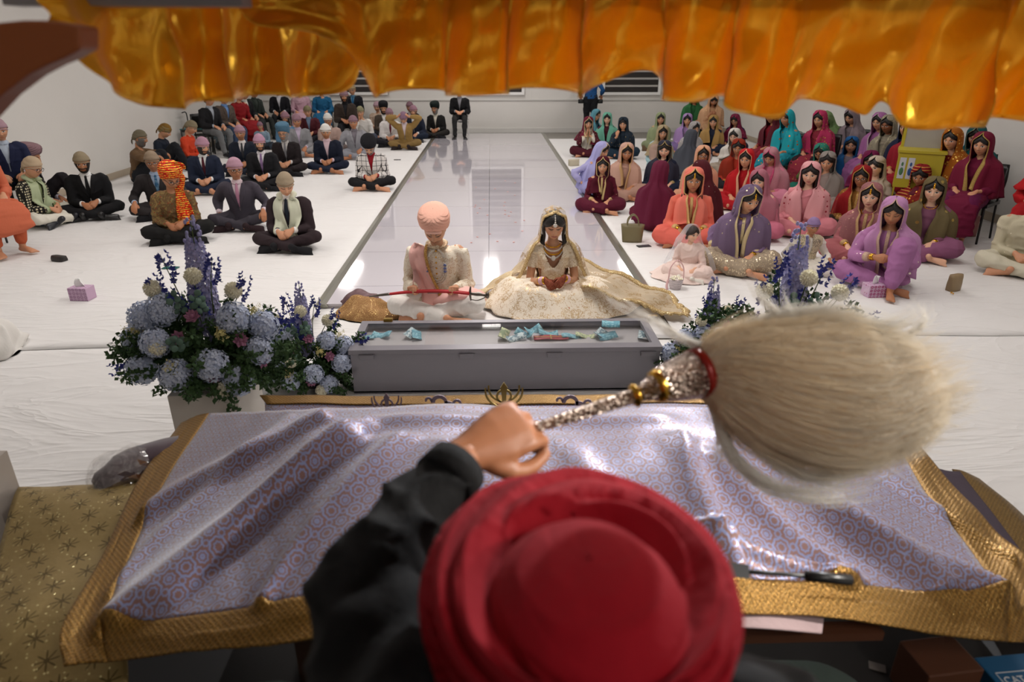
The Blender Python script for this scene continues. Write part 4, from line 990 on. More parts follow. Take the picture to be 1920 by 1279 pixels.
r1 = ruffle('satin_ruffle', FR, 2.14, cr, 3, pl=6.6, amp=.038); r2 = ruffle('side_ruffle', [(86, 50, 1.10), (150, 125, 1.15), (205, 165, 1.2), (280, 210, 1.27), (340, 206, 1.34), (385, 182, 1.4), (480, 190, 1.47), (560, 182, 1.53), (640, 158, 1.58), (668, 110, 1.6)], [2.10, 2.15, 2.16, 2.16, 2.16], cr, 5, pl=6, amp=.022)
r3 = ruffle('ruffle_fold', [(488, 105, 1.62), (500, 145, 1.62), (540, 163, 1.62), (600, 166, 1.63), (640, 160, 1.64), (664, 132, 1.65)], 2.09, cr, 9, pl=9, amp=.02, n=160)
hz_ = []
top = loft([tuple(at_y(440, -14, 1.49)), tuple(at_y(1200, -14, 1.49)), tuple(at_y(2200, -14, 1.49))], [.012] * 3, [.014] * 3, n=10)
r4 = ob('seam_band', *top, fab('5A3410'), cr)
cx0 = at_y(430, 0, 1.42).x
r5 = ob('canopy_top', *box(cx0, 2.4, 1.0, 1.42, 2.17, 2.19), fab('A86A10'), cr, smooth=False)
for o in (r1, r2, r3, r4, r5): o.matrix_parent_inverse = iden
# wooden palanquin arch and beam at the upper left
pa = empty('wooden_arch', (-1.2, 1.3, 0)); tag(pa, 'brown wooden canopy frame arch in the top left corner', 'arch')
ap = [(-140, 60, 1.0), (0, 42, 1.0), (40, 38, 1.0), (80, 38, 1.0), (110, 42, 1.0), (150, 50, 1.0), (150, 92, 1.0), (118, 110, 1.0), (88, 122, 1.0), (50, 142, 1.0), (0, 180, 1.0), (-140, 330, 1.0)]
A_ = np.array([tuple(at_y(*p)) for p in ap]); n_ = len(A_)
V = np.vstack([A_, A_ + [0, .05, 0]]); F = [(i, i + 1, n_ - 2 - i, n_ - 1 - i) for i in range(n_ // 2 - 1)]
F += [tuple(k + n_ for k in reversed(f)) for f in F] + [(i, i + n_, (i + 1) % n_ + n_, (i + 1) % n_) for i in range(n_)]
a1 = ob('arch', V, F, simple('red_brown_wood', '8E4A1E', .45), pa, smooth=False); bev(a1, .004)
g0, g1 = at_y(40, -2, 1.25), at_y(470, -10, 1.25)
a2 = ob('beam', *box(g0.x, g1.x, 1.2, 1.25, g0.z - .012, g0.z + .05), simple('grey_beam', '8C8A8C', .5), pa, smooth=False)
for o in (a1, a2): o.matrix_parent_inverse = Matrix.Translation((1.2, -1.3, 0))
pb = at_z(-12, 1010, .0)
po = ob('post', *box(-.06, .06, -.06, .06, 0, 1.05), simple('beige_post', 'B9AFA6', .6), smooth=False); px_ = at_z(-38, 862, .62); po.location = (px_.x, px_.y, 0); po.scale = (1, 1, .62 / 1.05); tag(po, 'pale square post cut off by the left edge of the frame', 'post')
# ------------------------------------------------------------------ the attendant with the whisk
def attendant():
    T = TONE[2]; T = [x * .95 for x in T]
    Hc = np.array(at_d(1080, 1104, .715)); E = np.array(at_d(668, 1100, .86)); W = np.array(at_d(880, 848, 1.04)); Sh = np.array(at_d(760, 1400, .72)); ShR = Sh + [.40, .02, -.02]
    up = np.array([0, 0, 1.]); mid = (Sh + ShR) / 2; mid[1] -= .02; hipc = np.array([mid[0], mid[1] - .08, .50])
    KP = at_d(935, 822, 1.10); KT = np.array(at_d(1075, 770, 1.14))
    L = [loft([hipc, hipc * .6 + mid * .4, mid * .9 + hipc * .1, mid + up * .03], [.17, .15, .18, .12], [.12, .11, .11, .07], xd=(1, 0, 0), n=16), loft([mid, mid + up * .06 + [0, .03, 0], Hc - up * .06], [.06, .055, .055], n=12),
         loft([mid + [-.08, 0, .0], Sh, (Sh + E) / 2, E], [.05, .052, .043, .037], n=10), loft([E, E * .6 + W * .4, W], [.038, .036, .026], n=10)]
    ElR = ShR + [.08, .10, -.24]; WR = ElR + [-.05, .20, .02]
    L += [loft([mid + [.08, 0, .0], ShR, ElR], [.05, .052, .04], n=10), loft([ElR, WR], [.038, .026], n=10)]
    for s in (-1, 1): L += [loft([hipc + [s * .09, 0, 0], hipc + [s * .3, .22, .02], hipc + [-s * .1, .34, -.04]], [.09, .075, .05], n=10)]
    V, F = remesh(*cat(L), .012, 3)
    parts = [(V, F)]
    # hand closed on the handle
    ax = unit(KT - np.array(at_d(1010, 800, 1.125))); d = unit(KT - W); cam_ = np.array(CAM)
    tow = unit(cam_ - W)
    hd = unit(np.array(at_d(985, 792, 1.10)) - W)
    hv = place_hand('hold', True, W, hd, -tow * .8 - up * .3, 1.2, False)
    parts.append(hv)
    hv2 = place_hand('relax', False, WR, (-.3, .9, -.2), (0, 0, -1), 1, False); parts.append(hv2)
    hV, hF, hC, P, sy = head_make(T, False, 1.0, 'open', res=1)
    HRm = eul(14, 0, 180); hc = Hc + [0, .03, -.115]
    hv3 = (hV * 1.06) @ HRm.T + hc; parts.append((hv3, hF))
    BV, BF = cat(parts); col = np.tile(np.array(T) * [.95, .85, .8], (len(BV), 1)); col[-len(hV):] = hC
    root = ob('person', BV, BF, SKIN, cols=col); tag(root, 'person in red turban and black jacket waving the white whisk in the foreground', 'person')
    e = .020
    q = [loft([hipc - up * .04, hipc * .6 + mid * .4, mid * .9 + hipc * .1, mid + up * .03], [.19, .18, .205, .13], [.15, .135, .13, .085], xd=(1, 0, 0), n=18)]
    We = W + unit(E - W) * .035
    q += [loft([mid + [-.08, 0, .0], Sh, (Sh + E) / 2, E], [.07, .080, .072, .062], n=14), loft([E, E * .6 + We * .4, We], [.062, .056, .043], n=14, cap=.05), loft([mid + [.08, 0, 0], ShR, ElR], [.07, .078, .062], n=12), loft([ElR, WR + unit(ElR - WR) * .04], [.06, .042], n=12, cap=.05)]
    V, F = remesh(*cat(q), .009, 3); N = normals(V, F); V = V + N * ((folds(V, 4) + folds(V * 1.8, 7) * .6) * .012)[:, None]
    ob('jacket', V, F, fab('060607', rough=.85), root)
    cu = loft([We + unit(E - We) * .035, We - unit(E - We) * .004], [.050, .047], n=20, k=2, cap=.08); ob('jacket_cuff', *cu, fab('060607', rough=.85), root)
    tr = cat([loft([hipc + [s * .09, 0, 0], hipc + [s * .3, .22, .02], hipc + [-s * .1, .34, -.04]], [.115, .1, .07], n=12) for s in (-1, 1)]); ob('trousers', *remesh(*tr, .015, 3), fab('1A1A1E'), root)
    # turban: concentric oval wraps around a smooth back dome
    t_ = []
    upv = unit(np.array([0, .10, 1.0])); fw = unit(np.array([0, 1, -.10])); xv = np.array([1., 0, 0])
    B = np.array([xv, fw, upv]).T
    rows = []
    nt, na = 170, 150; a = np.linspace(0, 2 * np.pi, na, endpoint=False)                # a=0 is the front (away from the camera)
    for i in range(nt):
        t = i / (nt - 1)
        rr = np.interp(t, [0, .12, .30, .5, .66, .72, .76, .86, .94, 1], [.108, .132, .149, .141, .110, .088, .082, .062, .036, .001])
        zz = np.interp(t, [0, .12, .30, .5, .66, .72, .76, .86, .94, 1], [-.075, -.045, .015, .064, .094, .082, .097, .117, .125, .128])
        shift = -.088 * ss(np.array([t]), .35, .75)[0]
        el = 1.14 + .22 * ss(np.array([t]), .66, .74)[0]; ca = np.cos(a)
        x = np.sin(a) * rr * (1 + .02 * t); y = ca * rr * el + shift + .004
        z = zz + (.030 * ca - .006) * math.sin(math.pi * min(t / .7, 1)) * 1.0
        wv = t * 8.0 + .75 * np.sin(a + .5) + .30 * np.sin(2 * a + 1.0) + .12 * ca
        fr = wv % 1.0; amp = np.where(t < .70, .021, .001) * ss(np.array([t]), .02, .10)[0]
        d = amp * (fr ** .45 - .6 * (fr > .93)) + .0022 * np.sin(wv * 16 + 3 * np.sin(a)) * (t < .74)
        nrm = np.stack([np.sin(a), ca, np.full(na, .25 + t)], -1); nrm /= np.linalg.norm(nrm, axis=1)[:, None]
        rows.append(np.stack([x, y, z], -1) + nrm * d[:, None])
    V, F = grid(np.array(rows), True); V = V @ B.T + Hc + [0, 0, -.035]
    V = V + normals(V, F) * (wob(V, 30, 2) * .0015)[:, None]
    ob('turban', V, F, fab('960318', rough=.9), root)
    return KT, W
KT, Wr = attendant()
# ------------------------------------------------------------------ the whisk
def whisk():
    h0 = np.array(at_d(1003, 803, 1.105)); h1 = np.array(at_d(1190, 742, 1.15)); h2 = np.array(at_d(1240, 722, 1.16)); h3 = np.array(at_d(1312, 700, 1.19))
    t = NT('chased_silver'); o = t.obj(); v = t.vor(t.scale(o, (1, 1, 1)), 150, .8); b = t.bump(v, 1.0, .01)
    SIL = t.fin(t.pri(Base_Color=(*srgb('B9A79A'), 1), Metallic=.95, Roughness=.26, Normal=b)); u = unit(h3 - h0)
    rt = ob('whisk', *loft([h0, h0 * .5 + h1 * .5, h1], [.0085, .0115, .0135], n=20), SIL); tag(rt, 'silver handled white hair whisk held up over the altar cloth', 'whisk')
    K = [h1 - u * .004, h1 + u * .006, h1 + u * .012, h2 - u * .012, h2, h2 + u * .02, h3 - u * .015]
    ob('collar_ring', *loft([h1 - u * .006, h1, h1 + u * .008], [.013, .021, .014], n=20), simple('gilt_ring', 'C79A3C', .25, 1.0), rt)
    ob('cup', *loft([h1 + u * .008, h2 - u * .01, h2 + u * .012, h3 - u * .008], [.014, .024, .034, .044], n=24, cap=.1), SIL, rt)
    ob('cup_band', *loft([h2 - u * .014, h2 - u * .004], [.027, .031], n=24, k=1, cap=.1), simple('gilt_ring', 'C79A3C', .25, 1.0), rt)
    ob('red_band', *loft([h3 - u * .010, h3 + u * .004], [.0455, .047], n=28, k=1, cap=.05), simple('red_enamel', '8C1A10', .3, .2), rt)
    px = [(1308, 702, 42, 1.19), (1345, 700, 78, 1.19), (1400, 708, 104, 1.19), (1480, 728, 128, 1.19), (1560, 738, 136, 1.19), (1640, 735, 124, 1.18), (1700, 720, 92, 1.17), (1735, 705, 52, 1.17)]
    C = [np.array(at_d(a, b, d)) for a, b, _, d in px]; Rr = [r * d / F_PX for _, _, r, d in px]
    Cc = crom(C, 8); Rc = crom(Rr, 8)[:, 0]; ex = np.array(CROT.col[0]); ey = np.array(CROT.col[1]); ez = np.array(CROT.col[2])
    T = np.gradient(Cc, axis=0); T /= np.linalg.norm(T, axis=1)[:, None]
    t = NT('yak_hair'); o = t.obj(); at = t.n('Attribute', attribute_name='Col').outputs['Color']
    pr = t.pri(Base_Color=at, Roughness=.6, Specular_IOR_Level=.3); tl = t.n('BsdfTranslucent', {'Color': at})
    HM = t.fin(t.n('MixShader', {0: .5, 1: pr.outputs[0], 2: tl.outputs[0]}))
    r_ = np.random.RandomState(11); L = len(Cc)
    # core
    na = 120; a = np.linspace(0, 2 * np.pi, na, endpoint=False); g = .5 * np.sin(a * 7 + 1) + .3 * np.sin(a * 13 + 2) + .25 * np.sin(a * 29) + .2 * np.sin(a * 47 + 1)
    rows = []
    for i in range(L):
        s = i / (L - 1); rr = Rc[i] * .93 * (1 + .05 * g * (1 - .3 * s)); zz = np.cross(T[i], ey); zz /= np.linalg.norm(zz); yy = np.cross(zz, T[i])
        rows.append(Cc[i] + np.outer(np.cos(a) * rr, yy) + np.outer(np.sin(a) * rr * .62, zz))
    core = grid(np.array(rows), True); F = core[1] + [tuple(range(na - 1, -1, -1)), tuple((L-1)*na + j for j in range(na))]
    cc = np.tile(np.array(srgb('FBE6C4')), (len(core[0]), 1)); ob('hair_core', core[0], F, HM, rt, cols=cc)
    # loose strands over the core, one bundle
    VV, FF, CCo = [], [], []; o_ = 0
    def strand(P, r, c):
        nonlocal o_
        n = len(P); Tt = np.gradient(P, axis=0); Tt /= np.linalg.norm(Tt, axis=1)[:, None] + 1e-9
        s1 = np.cross(Tt, ez + .01); s1 /= np.linalg.norm(s1, axis=1)[:, None] + 1e-9; s2 = np.cross(Tt, s1); w = (r * np.linspace(1, .35, n))[:, None]
        R_ = np.stack([P + s1 * w, P - s1 * w * .5 + s2 * w * .87, P - s1 * w * .5 - s2 * w * .87], 1).reshape(-1, 3)
        VV.append(R_); CCo.append(np.tile(c, (len(R_), 1)))
        for i in range(n - 1):
            for j in range(3): FF.append((o_ + i*3 + j, o_ + i*3 + (j+1) % 3, o_ + (i+1)*3 + (j+1) % 3, o_ + (i+1)*3 + j))
        o_ += len(R_)
    cr, wh = np.array(srgb('FFF2DA')), np.array(srgb('FFFCF6'))
    for k in range(4600):
        an = r_.rand() * 6.283; i0 = int(r_.rand() ** 1.3 * (L - 12)); i1 = min(L - 1, i0 + r_.randint(10, 40)); lift = r_.rand() ** 3 * .035 + .001; P = []
        tw = r_.normal() * .15; idx = np.linspace(i0, i1, 9)
        for m_, i in enumerate(idx):
            i = int(i); s = m_ / 8; rr = Rc[i] * .95 + lift * s + .002; zz = np.cross(T[i], ey); zz /= np.linalg.norm(zz); yy = np.cross(zz, T[i]); aa = an + tw * s
            P.append(Cc[i] + yy * math.cos(aa) * rr + zz * math.sin(aa) * rr * .64)
        if i1 > L - 12:
            dr = unit(P[-1] - P[-3]) * .5 + unit(P[-1] - Cc[L // 2]) * .8; ln = r_.rand() ** 2 * .036
            for q in (1, 2): P.append(P[-1] + unit(dr + r_.normal(size=3) * .25 + ey * .1) * ln)
        f = np.clip(i0 / L + r_.normal() * .15 + .1 * (math.cos(an) > .3), 0, 1); strand(np.array(P), .00040 + r_.rand() * .0004, cr * (1 - f) + wh * f)  # light painted in: strands whiter toward the tips and on the upper side
    # wisps thrown off the bundle
    def wisp(pts, n, spread, r=.0007):
        base = crom(np.array([tuple(at_d(*p)) for p in pts]), 5)
        for _ in range(n):
            o1 = r_.normal(size=3) * spread; o2 = r_.normal(size=3) * spread; tt = np.linspace(0, 1, len(base))[:, None]; cut = r_.randint(len(base) // 2, len(base) + 1)
            strand((base + o1 * (1 - tt) * .6 + o2 * tt * 1.4 + .002 * np.sin(tt * 20 + r_.rand() * 6))[:cut], r, wh)
    wisp([(1345, 650, 1.19), (1290, 640, 1.19), (1220, 600, 1.19), (1120, 545, 1.19)], 60, .006)
    wisp([(1480, 610, 1.19), (1450, 580, 1.19), (1420, 550, 1.19), (1398, 520, 1.19)], 50, .006)
    wisp([(1500, 615, 1.19), (1480, 580, 1.19), (1475, 545, 1.19)], 40, .008); wisp([(1470, 600, 1.19), (1540, 580, 1.19), (1620, 545, 1.18)], 70, .007)
    wisp([(1560, 605, 1.19), (1640, 610, 1.18), (1700, 600, 1.17), (1730, 570, 1.17)], 70, .008); wisp([(1690, 640, 1.17), (1735, 600, 1.17), (1720, 560, 1.17)], 40, .006)
    wisp([(1340, 750, 1.19), (1370, 850, 1.19), (1450, 915, 1.19), (1560, 930, 1.19), (1640, 915, 1.18)], 160, .010)
    wisp([(1400, 820, 1.19), (1500, 890, 1.19), (1620, 880, 1.18), (1720, 800, 1.17)], 160, .012); wisp([(1345, 660, 1.19), (1400, 615, 1.19), (1500, 590, 1.19), (1620, 600, 1.18), (1740, 660, 1.17)], 220, .009)
    wisp([(1690, 800, 1.17), (1740, 740, 1.17), (1765, 690, 1.16)], 120, .012); wisp([(1345, 770, 1.19), (1350, 830, 1.19), (1340, 880, 1.19)], 40, .008)
    ob('loose_hair', np.vstack(VV), FF, HM, rt, cols=np.vstack(CCo))['kind'] = 'stuff'
whisk()
# ------------------------------------------------------------------ donation box
GM = simple('grey_steel', '8B8890', .38, .35)
y0, y1, hb = 3.84, 4.34, .31
bx0, bx1 = at_z(653, 656, hb).x, at_z(1246, 656, hb).x
dbx = empty('donation_box', ((bx0 + bx1) / 2, (y0 + y1) / 2, 0)); tag(dbx, 'long grey metal donation box with clear lid in front of the couple', 'box')
W2 = (bx1 - bx0) / 2; D2 = (y1 - y0) / 2
ob('body', *cat([box(-W2 + .01, W2 - .01, -D2 + .01, -D2 + .02, .01, hb - .035), box(-W2 + .01, W2 - .01, D2 - .02, D2 - .01, .01, hb - .035), box(-W2 + .01, -W2 + .02, -D2 + .02, D2 - .02, .01, hb - .035), box(W2 - .02, W2 - .01, -D2 + .02, D2 - .02, .01, hb - .035), box(-W2 + .01, W2 - .01, -D2 + .01, D2 - .01, .005, .02)]), GM, dbx, smooth=False)
ob('lid_frame', *cat([box(-W2, W2, -D2, -D2 + .075, hb - .03, hb), box(-W2, W2, D2 - .05, D2, hb - .03, hb), box(-W2, -W2 + .05, -D2 + .075, D2 - .05, hb - .03, hb), box(W2 - .05, W2, -D2 + .075, D2 - .05, hb - .03, hb)]), GM, dbx, smooth=False)
ob('inner_shelf', *box(-W2 + .02, W2 - .02, -D2 + .02, D2 - .02, hb - .062, hb - .055), simple('pale_steel', 'B5B2B4', .5, .2), dbx, smooth=False)
t = NT('clear_acrylic'); CL = t.fin(t.n('MixShader', {0: .07, 1: t.n('BsdfTransparent').outputs[0], 2: t.n('BsdfGlossy', {'Roughness': .04}).outputs[0]}))
ob('clear_lid', *box(-W2 + .045, W2 - .045, -D2 + .07, D2 - .045, hb - .012, hb - .006), CL, dbx, smooth=False)
for px in (686, 875, 1040, 1216):
    x = at_y(px, 655, y0).x - dbx.location.x
    h = ob('hinge', *cat([box(x - .045, x + .045, -D2 - .006, -D2 + .01, hb - .062, hb - .03), box(x - .05, x + .05, -D2 - .012, -D2 - .002, hb - .036, hb - .030)]), GM, dbx, smooth=False); bev(h, .002)
for px in (729, 1222):
    x = at_y(px, 610, y1).x - dbx.location.x; h = ob('brass_latch', *box(x - .03, x + .03, D2 - .02, D2 + .01, hb, hb + .02), simple('brass', 'A8853A', .35, .9), dbx, smooth=False); h['label'] = 'brass latch'
def note_mat(a, b):
    t = NT('banknote_paper'); n = t.noise(t.obj(), 60, 3); return t.fin(t.pri(Base_Color=t.mix(t.math('GREATER_THAN', n, .5), srgb(a), srgb(b)), Roughness=.6))
NB, NG = note_mat('5FA0B4', '8FC4D0'), note_mat('9DB08A', 'D6D9B0'); NW = note_mat('C9D9DC', '6E8E9C')
def note(px, py, z, rz, tilt, mat, label, w=.15, d=.07, nm='banknote'):
    c = at_z(px, py, z); g = [[(x, y, .006 + .010 * math.sin(x * 38 + px) * (1 if tilt else .3) + tilt * abs(x) * .5) for x in np.linspace(-w/2, w/2, 10)] for y in (-d/2, 0, d/2)]
    o = ob(nm, *grid(g), mat); solid(o, .0012); o.location = (c.x, c.y, z); o.rotation_euler = (R(tilt * 30), 0, R(rz)); tag(o, label, 'money' if nm == 'banknote' else 'envelope', 'banknotes in the donation box' if nm == 'banknote' else None); return o
zs = hb - .053
for px, py, rz, tl, m, lb in ((684, 634, 5, 0, NB, 'dark blue-green note lying at the far left inside the box'), (716, 631, -12, .5, NB, 'blue and white note second from the left inside the box'), (768, 630, 70, .9, NW, 'crumpled pale note standing beside another left of the middle of the box'), (780, 632, 100, .6, NB, 'light blue note leaning right of the pale crumpled note'),
    (942, 633, 80, .8, NG, 'greenish note curled up left of the blue pile in the box'), (968, 636, 20, .5, NW, 'white-blue note at the left foot of the blue pile'), (985, 630, -30, .8, NB, 'blue note in the middle of the pile left of the red envelope'), (997, 624, 35, 1.0, NB, 'topmost blue note of the pile beside the red envelope'),
    (1028, 628, 0, .4, NB, 'blue note lying just behind the red envelope'), (1071, 632, 3, .1, NB, 'flat blue note directly right of the red envelope'), (1097, 631, -5, .1, NG, 'cream and green note between two blue notes in the box'), (1122, 630, 60, .8, NW, 'white and blue note standing right of the green note'), (1138, 634, 15, .7, NB, 'crumpled blue note at the right end of the pile'), (1205, 633, 75, .2, NW, 'lilac-white note alone at the far right inside the box')):
    note(px, py, zs, rz, tl, m, lb, .13, .065)
note(1145, 612, hb + .008, -10, .8, NB, 'blue note lying on the back rim of the box lid', .12, .06)
e = note(1033, 634, zs + .004, 0, 0, simple('red_card', 'A3202A', .5), 'red envelope with a gold tie lying in the donation box', .23, .075, 'gift_envelope')
ob('gold_tie', *cat([box(-.11, .11, -.003, .003, .009, .011), box(-.004, .004, -.035, .035, .009, .011)]), simple('gilt_metal', 'C9B26A', .3, .8), e, smooth=False)

# ------------------------------------------------------------------ flower arrangements
def fmat(name, a, b, sc=30):
    t = NT(name); return t.fin(t.pri(Base_Color=t.mix(t.noise(t.obj(), sc, 2), srgb(a), srgb(b)), Roughness=.7, Specular_IOR_Level=.2))
MH = fmat('hydrangea_petal', 'AFC0E4', 'DADFEC', 60); MD = fmat('delphinium_petal', '8492C8', 'BDB0D0', 60); MB_ = fmat('larkspur_petal', '2A2E7A', '4A52A8'); MC = fmat('cream_petal', 'FBF3D4', 'FFFDEE')
MR = fmat('mauve_petal', '8A5474', 'B58098'); ML = fmat('leaf', '26402A', '4A6338', 15); ME = fmat('eucalyptus_leaf', '4E6A5E', '6E887A'); MY = fmat('statice_petal', 'CFC27A', 'E2D9A0'); MS = fmat('stem', '4A5A30', '5E7038')
def petals(c, n, s, k, r_, cup=.3, tw=0):
    """k petals round an axis n at c"""
    n = unit(n); a = unit(np.cross(n, (0.3, .2, 1.0) if abs(n[2]) < .9 else (1, 0, 0))); b = np.cross(n, a); out = []
    for i in range(k):
        t = 6.283 * i / k + tw; d = a * math.cos(t) + b * math.sin(t); e = np.cross(n, d)
        out.append((np.array([c, c + d * s * .55 + e * s * .38 + n * s * cup * .4, c + d * s * 1.0 + n * s * cup, c + d * s * .55 - e * s * .38 + n * s * cup * .4]), [(0, 1, 2, 3)]))
    return out
def fib(n, r_, top=-.6):
    P = []
    for i in range(n):
        z = 1 - (1 - top) * (i + .5) / n; t = i * 2.39996; q = math.sqrt(max(0, 1 - z * z)); P.append(np.array([q * math.cos(t), q * math.sin(t), z]) + r_.normal(size=3) * .05)
    return P
FT = {}
def ftemplates():
    r = np.random.RandomState(3); L = []
    for p in fib(90, r, -.8): L += petals(p * .068 * (1 + r.rand() * .12), p, .021, 4, r, .15, r.rand() * 6)
    L.append(ell((0, 0, 0), (.060,) * 3, 12, 8)); FT['hydrangea'] = mesh('hydrangea', *cat(L), MH, smooth=False)
    L = [ell((0, 0, 0), (.030,) * 3, 12, 8)]
    for p in fib(150, r, -1): L += petals(p * .032, p, .011, 3, r, .8, r.rand() * 6)
    FT['pompon'] = mesh('pompon', *cat(L), MC, smooth=False)
    L = []
    for j, (rad, k, cup) in enumerate(((.012, 4, 1.6), (.022, 5, 1.1), (.032, 6, .7), (.040, 6, .35))): L += petals(np.zeros(3), (0, 0, 1), rad, k, r, cup, j * .5)
    L.append(ell((0, 0, .008), (.012, .012, .012), 8, 6)); v, f = cat(L); FT['rose'] = mesh('rose', v * 1.0, f, MR, smooth=False)
    L = []
    for i in range(230):                                                               # tall spike
        t = i / 230; z = .0 + .52 * t; rad = .058 * (1 - t) ** .55 + .008; a = i * 2.4; n = np.array([math.cos(a), math.sin(a), .25])
        if t < .80: L += petals(np.array([n[0] * rad, n[1] * rad, z]), n, .025 * (1 - .4 * t), 5, r, .3, r.rand() * 6)
        elif i % 2: a = r.rand() * 6.3; L.append(ell((math.cos(a) * (rad + .004), math.sin(a) * (rad + .004), z), (.0075, .0075, .010), 6, 5))
    FT['spike'] = mesh('delphinium', *cat(L), MD, smooth=False)
    L = [loft([(0, 0, -.05), (.006, 0, .15), (0, 0, .50)], [.005, .004, .002], n=6)]; FT['spike_stem'] = mesh('stem', *cat(L), MS)
    L = []
    for i in range(16):
        t = i / 16; a = i * 2.2; n = np.array([math.cos(a), math.sin(a), .5]); c = np.array([0, 0, .06 + .13 * t]) + n * .028 * (1 - .3 * t); L += petals(c, n, .017, 5, r, .7, r.rand() * 6)
    FT['spray'] = mesh('larkspur', *cat(L), MB_, smooth=False)
    L = [loft([(0, 0, -.08), (.01, 0, .05), (0, 0, .19)], [.003, .0025, .001], n=5)]; FT['spray_stem'] = mesh('stem', *cat(L), MS)
    L = [loft([(0, 0, 0), (0, .01, .07), (0, .03, .15)], [.003, .0025, .001], n=5)]
    for i in range(34):
        t = i / 34; c = np.array([0, .03 * t * t, .01 + .14 * t]); a = i * 2.4; d = np.array([math.cos(a), math.sin(a), .6]); L += petals(c + d * .012, unit(d) * 1.0 + np.array([0, 0, .3]), .022, 2, r, .5, r.rand() * 6)
    FT['sprig'] = mesh('leaf_sprig', *cat(L), ML, smooth=False)
    L = []
    for i in range(12):
        t = i / 12; a = i * 2.4; d = np.array([math.cos(a), math.sin(a), .4]); L.append(ell(np.array([0, 0, .03 + .09 * t]) + d * .022, (.016, .016, .005), 8, 5, rot=eul(r.rand() * 60, r.rand() * 60, 0)))
    FT['euca'] = mesh('eucalyptus', *cat(L), ME); L = []
    for i in range(60):
        c = r.normal(size=3) * np.array([.012, .012, .028]) + [0, 0, .05]; L += petals(c, r.normal(size=3), .007, 3, r, .5)
    FT['statice'] = mesh('statice', *cat(L), MY, smooth=False)
ftemplates()
BLK = simple('black_ceramic', '1C1A1A', .3)
def place(name, me, par, p, d, s, tw=0):
    o = link(name, me, par); o.location = p; o.rotation_euler = (Vector(d).to_track_quat('Z', 'Y') @ Matrix.Rotation(tw, 3, 'Z').to_quaternion()).to_euler(); o.scale = (s,) * 3; return o
def arrangement(x, y, z, s, label, spikes, seed, rx=.36, rz=.30, hyd=None, group=None):
    r = np.random.RandomState(seed); A = empty('flower_arrangement', (x, y, z)); tag(A, label, 'flowers'); A.scale = (s,) * 3
    b = loft([(0, 0, .0), (0, 0, .04), (0, 0, .085)], [.10, .14, .19], [.08, .11, .15], xd=(1, 0, 0), n=6, k=1, cap=0); ob('bowl', *b, BLK, A, smooth=False)
    C = np.array([0, 0, .20])
    fo = [];  
    for i in range(190):
        d = unit(r.normal(size=3) * [1.3, .9, .8] + [0, -.2, .15]); 
        if d[2] < -.45: continue
        p = C + d * np.array([rx, .24, rz * .8]) * r.uniform(.12, .85) + [0, 0, -.05]; sc = r.uniform(.8, 1.4)
        M = np.array((Vector(d).to_track_quat('Z', 'Y') @ Matrix.Rotation(r.rand() * 6, 3, 'Z').to_quaternion()).to_matrix())
        me = FT['sprig']; n = len(me.vertices); q = np.empty(n * 3); me.vertices.foreach_get('co', q); fo.append(((q.reshape(-1, 3) * sc) @ M.T + p, [tuple(f.vertices) for f in me.polygons]))
    f_ = ob('foliage', *cat(fo), ML, A, smooth=False); f_['kind'] = 'stuff'
    for dx, dy, dz, L in spikes:
        o = place('delphinium', FT['spike'], A, (dx, dy, dz), (r.normal() * .05, 0, 1), L, r.rand() * 6); place('stem', FT['spike_stem'], o, (0, 0, 0), (0, 0, 1), 1)
    hs = hyd if hyd else [(a, e, .95) for a, e in ((-80, 12), (-55, -12), (-70, 40), (-28, 22), (-12, -10), (18, 0), (38, -22), (60, 5), (78, 25), (50, 42), (-42, 55))]
    for a, e, q in hs:
        a, e = R(a), R(e); d = np.array([math.sin(a) * math.cos(e), -math.cos(a) * math.cos(e), math.sin(e)]); p = C + d * np.array([rx, .27, rz]) * q; place('hydrangea', FT['hydrangea'], A, p, d, r.uniform(.85, 1.05), r.rand() * 6)
    for a, e, q in ((-75, -12, .95), (-20, 18, 1.05), (30, -25, 1.05), (-50, 62, 1.25), (12, 75, 1.35), (65, 60, 1.2)):
        a, e = R(a + r.normal() * 4), R(e); d = np.array([math.sin(a) * math.cos(e), -math.cos(a) * math.cos(e), math.sin(e)]); p = C + d * np.array([rx, .26, rz]) * q
        o = place('pompon', FT['pompon'], A, p, d, 1.0)
        if q > 1.1: ob('stem', *loft([C, C * .4 + p * .6, p - d * .02], [.003] * 3, n=5), MS, A)
    for a, e in ((-60, -2), (-8, 28), (22, -12), (45, 20), (-85, 25), (10, 50), (75, -8)):
        a, e = R(a + r.normal() * 5), R(e); d = np.array([math.sin(a) * math.cos(e), -math.cos(a) * math.cos(e), math.sin(e)]); place('rose', FT['rose'], A, C + d * np.array([rx, .27, rz]) * .92, d, 1.0)
    for a, e, q in ((-95, -22, 1.25), (-45, 55, 1.1), (-30, 70, 1.35), (40, 68, 1.3), (62, 52, 1.15), (92, 15, 1.1), (5, 55, .8), (-15, 48, .9)):
        a, e = R(a + r.normal() * 4), R(e); d = np.array([math.sin(a) * math.cos(e), -math.cos(a) * math.cos(e) * .6, math.sin(e)]); p = C + d * np.array([rx, .2, rz]) * (q - .35)
        o = place('larkspur', FT['spray'], A, p, d + [0, 0, .25], 1.1); place('stem', FT['spray_stem'], o, (0, 0, 0), (0, 0, 1), 1)
    for a, e in ((-5, 22), (15, 60), (-20, 60)):
        a, e = R(a), R(e); d = np.array([math.sin(a) * math.cos(e), -math.cos(a) * math.cos(e), math.sin(e)]); place('eucalyptus', FT['euca'], A, C + d * np.array([rx, .25, rz]) * .75, d, 1.1)
